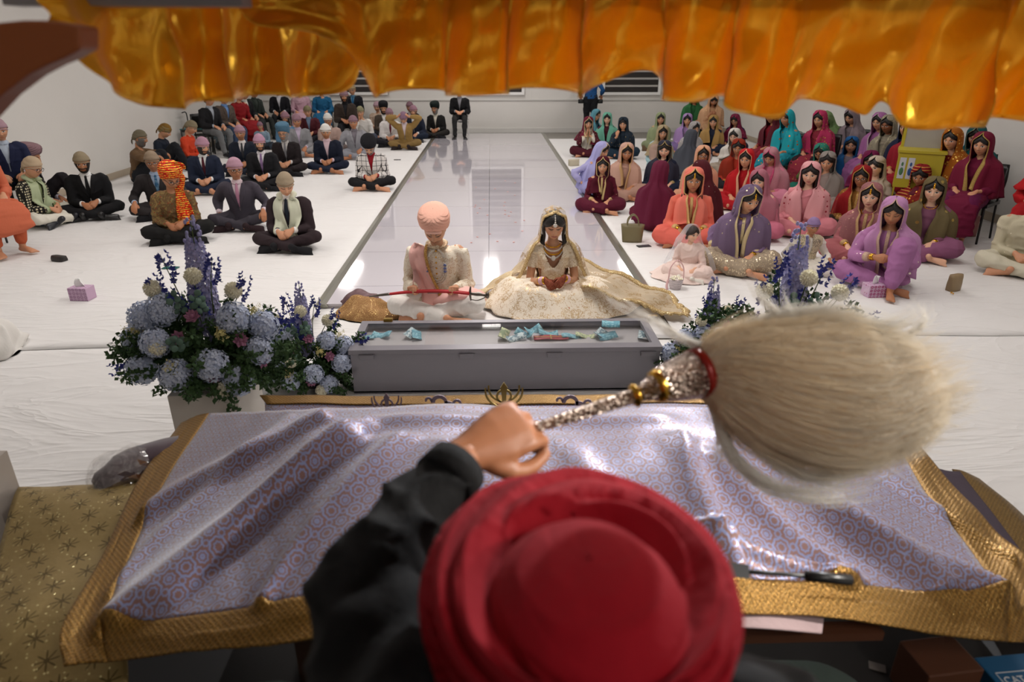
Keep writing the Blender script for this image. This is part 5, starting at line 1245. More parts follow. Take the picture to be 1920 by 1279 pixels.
    for a, e in ((-60, 25), (30, 28), (75, 40), (-10, 2)):
        a, e = R(a), R(e); d = np.array([math.sin(a) * math.cos(e), -math.cos(a) * math.cos(e), math.sin(e)]); place('statice', FT['statice'], A, C + d * np.array([rx, .26, rz]) * .85, d, 1.1)
    return A
def plinth(px, py, z, label, w=.34):
    c = at_z(px, py, z); o = ob('plinth', *box(-w/2, w/2, -w/2, w/2, 0, z), simple('beige_board', 'C9C3BC', .7), smooth=False); o.location = (c.x, c.y + w/2 - .08, 0); bev(o, .004); tag(o, label, 'plinth'); return o
p1 = plinth(390, 728, .45, 'square beige plinth carrying the largest flower arrangement on the left')
arrangement(p1.location.x + .01, p1.location.y - .01, .452, 1.0, 'tall blue and cream flower arrangement in a black bowl on the beige plinth', [(0, .03, .26, 1.12)], 1)
c2 = at_z(585, 722, .0); arrangement(c2.x, c2.y, .004, .92, 'blue and cream flower arrangement on the floor left of the grey donation box', [(-.03, .05, .24, .98)], 2, rx=.32)
c3 = at_z(1345, 722, 0); arrangement(c3.x - .05, c3.y, .004, .92, 'blue flower arrangement on the floor right of the donation box, partly behind the whisk', [(-.01, .05, .24, 1.05)], 3, rx=.34)
p4 = plinth(1466, 735, .45, 'square beige plinth on the right hidden behind the white whisk')
arrangement(p4.location.x + .01, p4.location.y, .452, 1.0, 'flower arrangement with a tall blue spike rising behind the white whisk', [(.03, .03, .25, 1.1)], 4, hyd=[(-80, 12, .95), (-55, -12, .95), (-28, 22, .95), (-12, -10, .95), (18, 0, .95), (38, -22, .95), (60, 5, .95)])

# ------------------------------------------------------------------ small things on the floor
def on(px, py, z=.0): return at_z(px, py, z)
def tissue(px, py, label, rz=5, s=1.0, ha='A87FA2'):
    c = on(px, py); t = NT('tissue_carton'); v = t.vor(t.obj(), 30, .1); m = t.math('LESS_THAN', t.math('ABSOLUTE', t.math('SUBTRACT', v, .32)), .10); MT_ = t.fin(t.pri(Base_Color=t.mix(m, srgb('C9A8C4'), srgb(ha)), Roughness=.6))
    o = ob('tissue_box', *box(-.085 * s, .085 * s, -.06, .06, 0, .115 * s), MT_, smooth=False); bev(o, .004); o.location = (c.x, c.y + .06, .006); o.rotation_euler = (0, 0, R(rz)); tag(o, label, 'tissue box')
    g = [[(x * (1 - .35 * k) + .01 * math.sin(k * 3 + x * 90), .015 * math.sin(x * 70 + k * 2), .113 * s + .075 * k) for x in np.linspace(-.035, .035, 10)] for k in np.linspace(0, 1, 6)]
    q = ob('tissue', *grid(g), fab('F4F4F2'), o); solid(q, .002)
tissue(150, 566, 'mauve patterned tissue box with a white tissue alone on the left floor', -6); tissue(1643, 560, 'pink patterned tissue box with a white tissue in front of the elder in lilac', 4, 1, 'A8447A')
def phone(px, py, label, rz=0, col='101114', col2='1a2c30', s=1.0, z=.008):
    c = on(px, py, z); o = ob('phone', *box(-.038 * s, .038 * s, -.078 * s, .078 * s, 0, .009), simple('phone_case', col, .35), smooth=False); bev(o, .004); o.location = (c.x, c.y, z); o.rotation_euler = (0, 0, R(rz)); tag(o, label, 'phone')
    ob('screen', *box(-.034 * s, .034 * s, -.072 * s, .072 * s, .0092, .0098), simple('phone_glass', col2, .1), o, smooth=False)
phone(320, 503, 'teal phone on the floor in front of the man in the red patterned turban', 85, '1E5C5C', '2A7070'); phone(414, 434, 'small black wallet-like phone on the floor before the man in the charcoal suit', 70, s=.8)
phone(1207, 462, 'black phone lying on the sheet beside the olive handbag', -78, '18181A', '50565A'); phone(1093, 375, 'phone on the sheet left of the girl in maroon', 80, '202228', '50586A', .8); phone(745, 300, 'black phone on the floor before the man in the tan suit', 90, s=.9)
phone(612, 321, 'dark phone on the floor before the man in the white cap and navy blazer', 85, s=.9)
def handbag(px, py, label, col, w=.22, h=.20, d=.11, rz=0, handles=True, rough=.5, name='handbag'):
    c = on(px, py); m = simple('bag_leather', col, rough); o = ob(name, *loft([(0, 0, .0), (0, 0, h * .5), (0, 0, h)], [w * .40, w * .45, w * .5], [d * .5, d * .48, d * .32], xd=(1, 0, 0), n=20, cap=.05), m)
    V = np.empty(len(o.data.vertices) * 3); o.data.vertices.foreach_get('co', V); V = V.reshape(-1, 3); ang = np.arctan2(V[:, 1] / d, V[:, 0] / w); k = 1 / np.maximum(np.abs(np.cos(ang)), np.abs(np.sin(ang))) ** .75; V[:, 0] *= k; V[:, 1] *= k; o.data.vertices.foreach_set('co', V.ravel()); o.data.update()
    if handles:
        for s in (-1, 1): ob('handle', *loft([(-w * .24, s * d * .28, h * .95), (-w * .20, s * d * .3, h * 1.3), (0, s * d * .25, h * 1.55), (w * .20, s * d * .3, h * 1.3), (w * .24, s * d * .28, h * .95)], [.007] * 5, [.010] * 5, n=8), m, o)
    o.location = (c.x, c.y + d * .4, .008); o.rotation_euler = (0, 0, R(rz)); tag(o, label, 'handbag'); return o
handbag(1186, 456, 'olive green handbag with two arched handles standing by the walkway edge', '746A4A', .27, .20, .13, -8)
b = handbag(1790, 548, 'small beige pleated handbag with a chain on the right floor', '97805F', .15, .15, .08, 20, False)
ch = [ell((-.07 - .02 * math.sin(i * .5) - .006 * i, -.05 - .004 * i, .010), (.006, .004, .004), 6, 4) for i in range(12)]; ob('chain', *cat(ch), simple('gold_jewellery', 'E0A93A', .25, 1.0), b)
handbag(1076, 312, 'small cream handbag beside the praying woman in maroon', 'C9C0AA', .24, .12, .10, 20, False); handbag(1210, 284, 'small brown handbag behind the woman in the light blue top', '6A5238', .16, .12, .08, 0, False)
handbag(1814, 445, 'dusty pink leather handbag beside the woman in the olive veil', '9A6A62', .24, .24, .12, -5)
sl = handbag(1126, 392, 'pair of flat cream slippers-like pouch behind the girl in maroon', 'CFC8BE', .16, .05, .10, 0, False, name='pouch'); sl['label'] = 'small cream pouch on the sheet behind the girl in maroon'; sl['category'] = 'pouch'
# flower basket
c = on(1268, 546); P = []
t = NT('wicker_white'); s_ = t.n('SeparateXYZ', {0: t.obj()}); WK = t.fin(t.pri(Base_Color=(*srgb('EADDE0'), 1), Roughness=.7, Normal=t.bump(t.math('SINE', t.math('MULTIPLY', s_.outputs[2], 420)), .9, .006)))
bk = ob('flower_basket', *loft([(0, 0, .0), (0, 0, .05), (0, 0, .095)], [.050, .062, .070], n=24, cap=.02), WK); bk.location = (c.x, c.y + .05, .008); tag(bk, 'small white wicker basket with pink ribbon held by the flower girl', 'basket')
ob('handle', *loft([(-.068, 0, .09), (-.06, 0, .2), (0, 0, .27), (.06, 0, .2), (.068, 0, .09)], [.006] * 5, n=8), fab('E8BFC0'), bk)
pt = [petals(np.array([rnd.uniform(-.05, .05), rnd.uniform(-.05, .05), .098]), (0, 0, 1), .022, 5, None, .6, rnd.random() * 6) for _ in range(14)]; ob('petals', *cat(sum(pt, [])), MC, bk, smooth=False)
ob('ribbon', *loft([(-.07, 0, .09), (-.085, -.02, .04), (-.08, -.03, .0)], [.010, .012, .012], [.003] * 3, n=8), fab('E8BFC0'), bk)
# yellow cabinet at the right wall
YM = simple('yellow_paint', 'B7A728', .45)
c = at_z(1730, 280, .95); yb = empty('yellow_cabinet', (c.x, c.y, 0)); yb.rotation_euler = (0, 0, R(-30)); yb.scale = (.56, .9, .94); tag(yb, 'yellow metal cabinet with open lid against the right wall', 'cabinet')
ob('body', *cat([box(-.42, .42, -.2, .2, .55, .98)]), YM, yb, smooth=False); ob('counter', *box(-.45, .45, -.22, .22, .98, 1.01), YM, yb, smooth=False)
for sx in (-.40, .37):
    for sy in (-.19, .16): ob('leg', *box(sx, sx + .03, sy, sy + .03, 0, .55), YM, yb, smooth=False)
ob('lid', *cat([box(-.42, -.36, .20, .23, 1.01, 1.5), box(.36, .42, .20, .23, 1.01, 1.5), box(-.42, .42, .20, .23, 1.44, 1.5)]), YM, yb, smooth=False)
ob('lid_panel', *box(-.36, .36, .205, .22, 1.01, 1.44), simple('pale_panel', 'A8A49E', .4), yb, smooth=False)
for k, x in enumerate((-.38, -.22)):
    q = ob('sticker', *box(x, x + .12, -.204, -.201, .66, .92), simple('sticker_white', 'C9CCD2', .6), yb, smooth=False); ob('sticker_print', *cat([ell((x + .06, -.205, .84), (.022, .002, .026), 10, 6), ell((x + .06, -.205, .75), (.04, .002, .05), 10, 6)]), simple('sticker_blue', '2C5590' if k else '4A7A50', .6), q)
# walker frame by the left wall
c = on(345, 292, .0); wk = empty('walker_seat', (max(c.x, XL + .36), c.y, 0)); tag(wk, 'black rollator seat with teal edge by the left wall', 'walker')
for sx in (-.25, .22):
    for sy in (-.2, .2): ob('leg', *loft([(sx, sy, 0.01), (sx, sy, .55)], [.014] * 2, n=8, k=1), BK, wk)
ob('seat_pad', *box(-.26, .26, -.2, .22, .50, .55), BK, wk, smooth=False); ob('seat_edge', *box(-.27, .27, -.22, .23, .55, .565), simple('teal_edge', '3A6E70', .5), wk, smooth=False)
o = ob('side_handle', *loft([(-.25, .2, .55), (-.25, .2, .85), (-.25, 0, .87)], [.012] * 3, n=8), BK, wk)
# cloth bundles beside the groom and white drape at the far left
def bundle(px, py, rx, ry, rz, mat, label, seed, amp=.045):
    c = on(px, py); V, F = ell((0, 0, 0), (rx, ry, rz), 90, 46); N = normals(V, F); V = V + N * ((wob(V, 11, seed) + .8 * np.maximum(0, 1 - 3 * np.abs(wob(V, 9, seed + 2)))) * amp)[:, None]; V[:, 2] = np.maximum(V[:, 2], -.0) + .002
    o = ob('cloth_bundle', V, F, mat); o.location = (c.x, c.y, .004); tag(o, label, 'cloth'); return o
bundle(700, 590, .30, .16, .09, fab('9A7248', 'emb', 'D8B878', sc=120, thr=.28), 'gold and copper brocade cloth heaped on the floor left of the groom', 2)
bundle(678, 572, .17, .12, .12, fab('6E5458', metal=.2, rough=.5), 'dark mauve satin cloth heaped behind the gold cloth beside the groom', 5)
bundle(-10, 660, .16, .25, .20, fab('E2DFDA'), 'heap of white cloth cut off by the left frame edge', 7)
# ------------------------------------------------------------------ the people
WALLC = simple('black_plastic', '141414', .35); WCH = simple('white_plastic', 'D9D7D2', .4)
def chair_geo(mat, name='chair'):
    o = empty(name, (0, 0, 0))
    ob('seat', *box(-.22, .22, -.21, .21, .41, .45), mat, o, smooth=False)
    ob('backrest', *loft([(0, .22, .50), (0, .25, .66), (0, .27, .84)], [.21, .22, .20], [.014] * 3, xd=(1, 0, 0), n=12, cap=.1), mat, o)
    for sx in (-1, 1):
        ob('leg', *loft([(sx * .19, -.18, .42), (sx * .21, -.20, .005)], [.012] * 2, n=8, k=1), mat, o)
        ob('leg', *loft([(sx * .19, .27, .80), (sx * .19, .20, .42), (sx * .21, .24, .005)], [.012] * 3, n=8, k=2), mat, o)
    return o
CH = {}
def add_chair(p, yaw, kind, label, grp):
    if kind not in CH: CH[kind] = o = chair_geo(WCH if kind == 'w' else WALLC)
    else: o = copy_root(CH[kind], (0, 0, 0))
    f = Vector((math.sin(R(yaw)), -math.cos(R(yaw)), 0)); o.location = (p.x - f.x * .02, p.y - f.y * .02, .008); o.rotation_euler = (0, 0, R(yaw)); tag(o, label, 'chair', grp); CHL.append(o)
CH_OF, CHL = {}, []
def M(label, px, py, **k):
    k.setdefault('tone', 1 + (px % 3 > 0)); k.setdefault('feet', 'sock'); k.setdefault('dz', .008)
    r, i = person(label, px, py, **k)
    if k.get('pose') == 'chair':
        side = 'left' if px < 900 else 'right'
        k['_c'] = 1; CH_OF[r.name] = len(CHL); add_chair(r.location, k.get('yaw', 0), 'w' if px in (856, 683, 644) else 'b', ('white' if px in (856, 683, 644) else 'black') + ' chair under the ' + label[:1].lower() + ' '.join(label[1:].split()[:11]), 'chairs along the %s side' % side)
    return r, i
def W(label, px, py, **k):
    k.setdefault('style', 'women'); k.setdefault('cap', None); k.setdefault('arms', 'lap'); k.setdefault('sc', .95); k.setdefault('feet', 'bare'); k.setdefault('locks', 0)
    return M(label, px, py, fem=1, **k)
# --- men, left side, front rows
M('man with red patterned turban and long tail hanging over a brown paisley coat', 320, 308, yaw=10, hy=-24, hp=20, style='kurta', top='6B5236', topk='paisley', topk2='8A7446', tsc=28, bot='141414', cap='tailturban', capc='D8200E', capk='bars', scarf='DE2410', scarfk='bars', glasses='101010', tone=2, feet='sock', footc='141414', res=1, sc=1.0, stub=.2)
M('man in beige head cover with cream scarf over a dark brown suit', 533, 325, yaw=-8, hy=-22, hp=20, style='suit', top='2E2226', capc='9A8A74', shirt='E6E2DE', tie='1C2430', scarf='D3D6C0', arms='clasp', tone=1, footc='16161A', eyes='down', stub=.15)
M('man in pink head cover and glasses wearing a charcoal suit, arm on his knee', 438, 295, yaw=0, hy=-22, hp=4, top='45404A', bot='3A363E', shirt='D8C6CE', tie='B8849C', capc='B08A9A', glasses='1A1A1A', arms=('side', 'knees'), tone=2, footc='2A1A1E', stub=.1)
M('man in brown head cover and glasses with a patterned blue tie', 281, 283, yaw=12, hy=0, hp=6, top='2B2728', shirt='A9BCD6', tie='2E5A7E', tiek='dots', tie2='9AB8CC', capc='8C7A66', glasses='2A1A14', tone=2, arms='knees', stub=.45)
M('bearded man in tan head cover, black suit and black tie near the left wall', 148, 285, yaw=12, hp=10, top='131316', shirt='EDEDEB', tie='101012', capc='8E8068', tone=2, beard=.012, feet='shoe', footc='0E0E10', wide=1.08)
M('man with mauve turban sitting against the left wall, face turned right', 47, 268, sc=1.05, yaw=88, hy=10, hp=6, top='201C20', shirt='CFC6D2', tie='6A6470', cap='turban', capc='8C6E74', tone=2, beard=.02, pose='kneeup', arms='lap')
M('elderly man in checked black and cream jacket with pale green scarf', 62, 293, yaw=75, hy=6, hp=14, top='D8CFAE', topk='check', topk2='1C1A18', tsc=32, tthr=.42, bot='E4E0D2', shirt='8E9A6E', scarf='B4C09C', capc='BCA68A', glasses='1A1A1A', tone=1, feet='shoe', footc='22242A')
M('person in navy jacket seated at the far left edge above the orange kurta', -12, 222, pose='chair', yaw=38, style='suit', top='1E2442', bot='1A2022', shirt='B4C0D0', tone=1, arms='lap', footc='28405C')
M('person in orange kurta seated at the left edge with hands in lap', -62, 246, pose='chair', yaw=55, style='kurta', top='C96A4C', bot='C0603F', tone=1, arms='lap', feet='bare', cap='patka')
M('bearded man in brown hooded jumper sitting by the left wall', 263, 243, yaw=85, hp=6, style='kurta', top='6A5138', bot='1A1C22', capc='6E6654', tone=2, beard=.015, beardc='6E6862', pose='side', arms='kneerest', feet='sock')
M('man in golden brown kerchief and dark navy jumper by the left wall', 296, 230, yaw=80, hp=24, style='kurta', top='1A2230', bot='191B20', capc='7C5C26', tone=1, pose='kneeup', arms='phone', hair='7A6A40')
M('person in red waistcoat with white sleeves beside the left wall', 350, 228, yaw=90, hp=22, style='kurta', top='D04424', bot='2A2A2E', capc='857A62', tone=1, arms='lap')
M('boy in mauve kerchief and grey-blue shirt stretching one arm forward', 377, 213, yaw=80, hp=6, style='kurta', top='7E8E98', bot='4A4E54', capc='8A6E78', tone=1, arms=('reach', 'reach'), sc=.9)
M('bearded man in pink head cover and navy suit looking down to the left', 380, 257, yaw=4, hy=-38, hp=14, top='1C2438', shirt='EDEDEC', tie='4A1622', capc='AC8496', tone=1, beard=.010, arms='clasp', feet='bare')
M('man in mauve head cover with navy suit and dark grey tie, sitting upright', 447, 234, yaw=0, hp=4, top='1B2230', shirt='E8E4E4', tie='3A3A3E', capc='A5808E', tone=2, stub=.5)
M('young bearded man in pink head cover and black suit with lilac tie', 484, 251, yaw=0, hy=-10, top='17171B', shirt='E8E4E8', tie='8A6E96', tiek='dots', tie2='5A4468', capc='B58AA0', tone=1, beard=.012)
M('small boy in mauve head cover and light blue shirt between grown men', 486, 228, yaw=0, sc=.70, style='kurta', top='8FA6B8', bot='333A44', capc='93707E', tone=1)
M('grey bearded man in blue turban and dark brown suit with grey tie', 527, 230, yaw=-2, hy=4, top='231C1E', shirt='CFCBC8', tie='77767A', cap='turban', capc='4E728A', tone=1, beard=.022, beardc='8E8A88', glasses='4A3A34')
M('man in mauve head cover with light grey blazer and lilac shirt', 555, 214, yaw=10, hy=2, top='8C8C90', bot='8C8B8C', shirt='C9BAD0', capc='90707C', tone=2, arms='lap', feet='bare')
M('bearded man in mauve head cover and light blue shirt behind the blue turban', 533, 209, yaw=4, style='kurta', top='5E86A8', bot='3C4654', capc='96727E', tone=2, beard=.012)
M('man in olive head cover and maroon jumper seated near the left rows back', 575, 198, yaw=2, style='vest', top='4E1C24', bot='20222A', shirt='7C92AE', capc='7C7458', tone=1)
M('man in white head cover wearing a dusty pink blazer', 613, 212, yaw=0, top='B0968C', bot='6A5C58', shirt='D8CCC4', capc='D6D4CE', tone=2, glasses='2A2220')
M('man in white head cover wearing navy blazer and pale pink shirt', 609, 232, yaw=-2, hy=-8, top='151B2C', bot='141C30', shirt='D9BEC6', capc='DCDAD4', tone=2, feet='bare', wide=1.05, stub=.3)
M('man in mauve head cover with light grey suit and dark grey shirt', 661, 216, yaw=4, hp=4, top='96969C', bot='8A8C94', shirt='7A747C', capc='8A6C78', tone=2, arms=('knees', 'lap'), feet='bare', wide=1.05)
M('man in olive head cover and white shirt touching his face', 674, 199, yaw=-6, style='kurta', top='E2DFDA', bot='4A5060', capc='8A8668', tone=1, arms=('face', 'lap'))
M('man in mauve head cover with dark beard on a chair below the blinds', 644, 168, pose='chair', yaw=10, top='3A302A', bot='16161A', shirt='202024', capc='8E727C', tone=2, beard=.02, feet='shoe')
M('man in beige head cover and glasses with bright blue tie on a chair', 683, 153, pose='chair', yaw=0, top='14161E', bot='15161C', shirt='5E8AA6', tie='1F5E8C', capc='9A8A6C', tone=1, glasses='3A3030', feet='shoe')
M('man in black turban with full dark beard and brown suit', 716, 189, yaw=10, top='4A4036', bot='1B1B20', shirt='E0DCD8', cap='turban', capc='17171C', tone=1, beard=.026, feet='bare')
M('man in pale mauve kerchief behind the man in the black turban', 726, 182, yaw=-4, style='kurta', top='C8B09C', bot='5A5050', capc='A88A94', tone=1, stub=.4)
M('man with both hands on his mauve head cover in tan suit', 751, 211, yaw=0, hp=32, lean=12, top='9C7E4A', bot='8A6F42', shirt='D9C9CE', capc='8A6C80', tone=1, arms='head', feet='sock', footc='2A2020')
M('man in mauve head cover with burgundy tie behind the tan suit', 733, 203, yaw=6, style='vest', top='E6E2E0', bot='1A1A22', shirt='E6E2E0', tie='6A1830', capc='93727F', tone=1)
M('man in mauve head cover in navy jacket right of the tan suit', 774, 197, yaw=-10, hy=-8, top='1D2436', bot='1C2638', shirt='E0DEDC', capc='95707E', tone=1, arms='lap', feet='shoe', beard=.012, beardc='6A4A34')
M('man in dark jacket and mauve kerchief by the back wall', 771, 188, yaw=0, top='1A1A20', bot='1A1A20', shirt='B0A8A8', capc='7C5E68', tone=2)
M('grey bearded man in dark green-black turban and dark suit near the back wall', 818, 190, yaw=-6, hy=10, top='1E1D1C', bot='2A2724', shirt='D2CDBE', cap='turban', capc='14201E', tone=2, beard=.022, beardc='8A8680', arms='clasp', wide=.95)
M('man in black jacket on a white chair by the walkway end, head under the ruffle', 856, 160, pose='chair', yaw=0, top='151517', bot='262626', shirt='8E8E94', capc='8A7A70', tone=1, arms='clasp', feet='shoe', footc='101010')
M('man in black turban bowing in white checked jacket and red shirt', 689, 260, yaw=-2, hp=34, lean=16, style='suit', top='E4E0DC', topk='check', topk2='2A2628', tsc=13, tthr=.09, bot='17171A', shirt='8A1220', cap='turban', capc='131318', tone=1, beard=.015, beardc='9A9490', feet='bare', arms='clasp')
# --- row of chairs along the left wall
for i, (px, py, tc, bc, st, sh, cc, lb) in enumerate(((405, 172, '1B1B1E', '6E7072', 'suit', 'A8AEB8', '6A5A50', 'man in black zipped jacket first on the left wall chairs'), (428, 165, '5C5048', '3A4A66', 'vest', '6E92C6', '7A6A58', 'man in taupe waistcoat with light blue sleeves on the left wall chairs'),
        (452, 162, '8E1A20', '7C161C', 'kurta', 'FFFFFF', '7A5A60', 'person in dark red clothes on the left wall chairs'), (478, 162, '18181C', '2A2C2E', 'suit', 'D8D6D0', '6E6458', 'man in black jacket and white shirt on the left wall chairs'),
        (503, 160, '2C3430', '2A2E2C', 'suit', '3A423C', '5E6256', 'man in dark green-grey jacket on the left wall chairs'), (528, 158, '1C1C22', '202024', 'suit', 'DADAE0', '8A7A80', 'man in dark suit and white shirt left of the pink shirt'),
        (551, 157, 'C8A2B0', '3A2228', 'kurta', 'FFFFFF', '8E6A76', 'person in pale pink shirt on the left wall chairs'), (584, 156, '1F5E86', '1A5478', 'kurta', 'FFFFFF', '6A6A78', 'person in bright blue and teal clothes at the end of the left chairs'))):
    lc = (-5.85, 14.9 + .72 * i, .008) if i < 5 else (-5.45 + .55 * (i - 5), 18.75, .008)
    M(lb, px, py, loc=lc, pose='chair', yaw=60 if i < 5 else 8, style=st, top=tc, bot=bc, shirt=sh, capc=cc, tone=1, arms='lap', feet='shoe')
# --- women and children, right side
W('girl in maroon kurta and trousers with gold edged scarf sitting by the walkway', 1131, 294, yaw=-2, hp=4, sc=.86, top='5A0E26', topk='emb', topk2='D8C8A0', tsc=16, tthr=.12, bot='560F28', veil='5C1428', veilk='plain', trim='C9B079', valpha=.8, vopen=54, vlen=.26, vw=.8, tone=1, arms='lap')
W('woman in lavender scarf leaning away behind the girl in maroon', 1139, 267, yaw=55, lean=20, top='A9A6D2', bot='9A98C6', veil='A7A6D6', trim='C9B88A', tone=1, arms='side')
W('woman in dusty peach scarf sitting behind the girl in maroon', 1171, 268, yaw=-2, top='B89080', bot='A88474', veil='C49C8A', trim='C8A070', tone=2, hp=10, hy=-10)
W('woman with maroon hood and white shawl praying with joined hands', 1104, 219, yaw=6, top='4C1020', topk='emb', topk2='C9B68C', tsc=18, tthr=.2, bot='4A1222', veil='6A1830', trim='C9B68C', vlen=.36, tone=1, arms='pray', lean=14, scarf='DAD4C6')
W('woman in teal blue scarf and glasses seen side-on near the walkway end', 1120, 205, yaw=48, top='3A5E70', bot='34505E', veil='5E96A6', tone=1, glasses='1A1A1A')
W('woman in mint green scarf near the walkway end', 1139, 211, yaw=-4, top='4A1A28', bot='4E2230', veil='6FB39C', tone=0)
W('woman in black scarf with flower print raising one hand', 1169, 220, yaw=-8, top='1C2A38', topk='emb', topk2='B8975A', tsc=18, tthr=.16, bot='182C3C', veil='1E2A36', veilk='emb', veil2='C0A060', vsc=18, vthr=.14, tone=1, arms=('raise', 'lap'), vlen=.2)
W('woman in sage green scarf alone against the white back wall', 1243, 211, yaw=2, top='8E9A74', bot='8A9472', veil='98A27C', tone=1)
W('woman in light blue top with beige scarf, hand on her knee', 1244, 235, yaw=6, top='A3C4CC', bot='A98E80', veil='A89878', trim='8E7A58', vlen=.30, tone=1, pose='kneeup')
W('young woman with long dark hair, navy dress and gold edged scarf', 1247, 264, yaw=4, hy=8, top='131C34', topk='emb', topk2='4E5A80', tsc=24, tthr=.1, bot='111A32', veil='2A2A3A', trim='A08A5C', vopen=74, locks=1, tone=0, lip='A8404A', vlen=.12)
W('woman in lilac scarf over navy by the back wall', 1288, 213, yaw=-4, top='A98ABF', bot='7C6698', veil='AC8CC0', trim='4A3A6A', tone=1)
W('woman in white embroidered sheer scarf looking sideways', 1305, 228, yaw=28, top='B9B4B8', bot='A9A4A8', veil='C8C4C4', veilk='emb', veil2='E6E0D4', vsc=30, vthr=.2, valpha=.75, tone=1)
W('woman turned away under a dark grey veil with gold edge', 1298, 243, yaw=145, top='4E525E', bot='444852', veil='5E626C', trim='B89A5C', valpha=.85, tone=2)
W('woman in dark green scarf seated on a chair half hidden by the ruffle', 1303, 172, pose='chair', yaw=-20, top='2C6238', bot='28502E', veil='2F6A3C', tone=2)
W('woman in peach gold shawl looking at a phone on a chair', 1350, 178, pose='chair', yaw=-8, hp=26, top='C79A74', topk='emb', topk2='E0BC84', tsc=30, tthr=.2, bot='B08A64', veil='CFA27C', veilk='emb', veil2='E2C490', vsc=30, vthr=.2, tone=2, arms='phone', vw=1.1)
W('woman in mustard gold scarf over dark navy dress', 1337, 216, yaw=-6, top='1E2438', bot='1A2034', veil='A98650', tone=1, vlen=.22)
W('woman in burgundy hood and glasses with purple sleeves', 1368, 214, yaw=-22, hp=18, top='2C1C3E', bot='241A34', veil='6E1238', veilk='vine', veil2='9A3A5A', tone=1, glasses='1A1A1A', vlen=.32)
W('woman in white headscarf and beige cardigan', 1378, 241, yaw=-20, top='B4A594', bot='A89A8A', veil='D9D4CC', vlen=.30, tone=0)
W('woman in burnt orange scarf with black hair and pearl necklace', 1386, 261, yaw=-8, top='A8321E', bot='1C1A20', veil='B0402A', valpha=.75, vopen=70, locks=0, tone=2, jewel=1)
W('woman with deep maroon veil sitting behind the coral dress, back turned', 1256, 304, yaw=150, top='5C1028', bot='5A1028', veil='5E1230', trim='B8975E', tone=1)
W('woman with dark wine red veil and silver dots behind the coral dress', 1312, 300, yaw=205, top='4A0E18', bot='48101A', veil='4C0F1A', veilk='emb', veil2='C9C0B0', vsc=16, vthr=.1, trim='B8975E', tone=1, vw=1.1)
W('woman in peach scarf and glasses behind the dark red veil', 1320, 273, yaw=4, hp=2, top='D09A7C', bot='C48E70', veil='D8A284', trim='C08A60', tone=2, glasses='20181A')
W('woman in coral kameez with gold neckline and coral scarf', 1288, 311, yaw=2, hp=2, sc=1.0, wide=1.12, top='E0715E', topk='emb', topk2='E6C08A', tsc=14, tthr=.12, bot='DE6A5C', veil='E47A68', trim='C9A46A', vlen=.20, vopen=60, vw=.72, locks=1, tone=2, jewel=2, lip='A05048', res=1)
W('woman in bright red scarf with silver edging', 1405, 279, yaw=-14, hp=4, top='B0121C', bot='A8121C', veil='B8161E', trim='D8A080', tone=1)
W('woman in pale pink sheer veil with lowered head', 1440, 279, yaw=-22, hp=24, top='D27A94', bot='D888A0', veil='DDA0AC', veilk='emb', veil2='E8C8C0', vsc=26, vthr=.12, valpha=.75, trim='C8487A', vw=1.12, tone=1)
W('smiling woman in rose pink veil above the lilac dressed mother', 1437, 318, yaw=-16, hp=6, ht=-6, top='C9788A', bot='C06A80', veil='CC8494', valpha=.85, tone=0, lip='B85060', sc=.92)
W('woman in grey-green floral scarf and teal skirt', 1480, 252, yaw=-10, hp=14, top='6A8078', topk='emb', topk2='AEBBA8', tsc=22, tthr=.2, bot='1E6E5C', veil='72887C', veilk='emb', veil2='B6C2AC', vsc=22, vthr=.22, tone=2)
W('woman in green and gold clothes holding joined hands to her mouth', 1535, 266, yaw=-24, top='4E5A2A', bot='1C6E5C', veil='2A7A68', veilk='emb', veil2='B89A4C', vsc=26, vthr=.2, tone=2, arms='pray', glasses='141414', hp=18)
W('young woman in pink kameez and pink scarf with deep red flowers', 1536, 304, yaw=-6, hp=4, sc=1.0, top='D88A92', bot='CC7C86', veil='E0A0A4', veilk='dots', veil2='A01830', vsc=17, vthr=.19, vopen=62, locks=1, vlen=.14, tone=0, lip='A84850')
W('woman with loose dark hair and pale grey scarf behind the flowered scarf', 1573, 285, yaw=-10, top='9A8A84', bot='8A7C78', veil='B0A8A2', valpha=.7, vopen=72, locks=1, tone=1)
W('woman with short dark hair and bright blue scarf', 1595, 260, yaw=-8, top='8A7C88', bot='6E6478', veil='1F5E9A', vopen=60, tone=1, hp=2)
W('woman in dark red scarf with gold edge and thin glasses', 1597, 311, yaw=-10, hp=6, top='8A5A24', topk='emb', topk2='C89A4C', tsc=26, tthr=.3, bot='2A1A18', veil='8C1018', trim='B88A48', tone=2, glasses='2A1A14')
W('woman in pale green scarf slumped forward on a chair by the right wall', 1543, 214, pose='chair', yaw=-48, hp=34, lean=26, top='6E8A58', bot='66804E', veil='7C9A66', tone=2)
W('woman in turquoise and orange dress on a chair in the back right corner', 1492, 203, pose='chair', yaw=-60, top='1E96A8', topk='emb', topk2='C8A050', tsc=16, tthr=.2, bot='1C8EA0', veil='1FA0AC', veilk='emb', veil2='C06A30', vsc=14, vthr=.2, tone=2)
W('woman in magenta and rust scarf with mirror work on a chair', 1522, 206, pose='chair', yaw=-50, top='8A2A3A', topk='emb', topk2='D89A5A', tsc=20, tthr=.2, bot='2A1A20', veil='B0305A', veilk='emb', veil2='D8A860', vsc=20, vthr=.22, tone=1)
W('woman in crimson trousers on a chair in the right corner', 1462, 200, pose='chair', yaw=-66, top='7C1224', bot='8A1428', veil='5A1A26', tone=2)
W('woman in grey lilac shawl leaning forward on the right wall chairs', 1603, 208, pose='chair', yaw=-62, hp=16, lean=14, top='7A6E74', bot='8A7C84', veil='8A7C82', tone=1, arms='clasp')
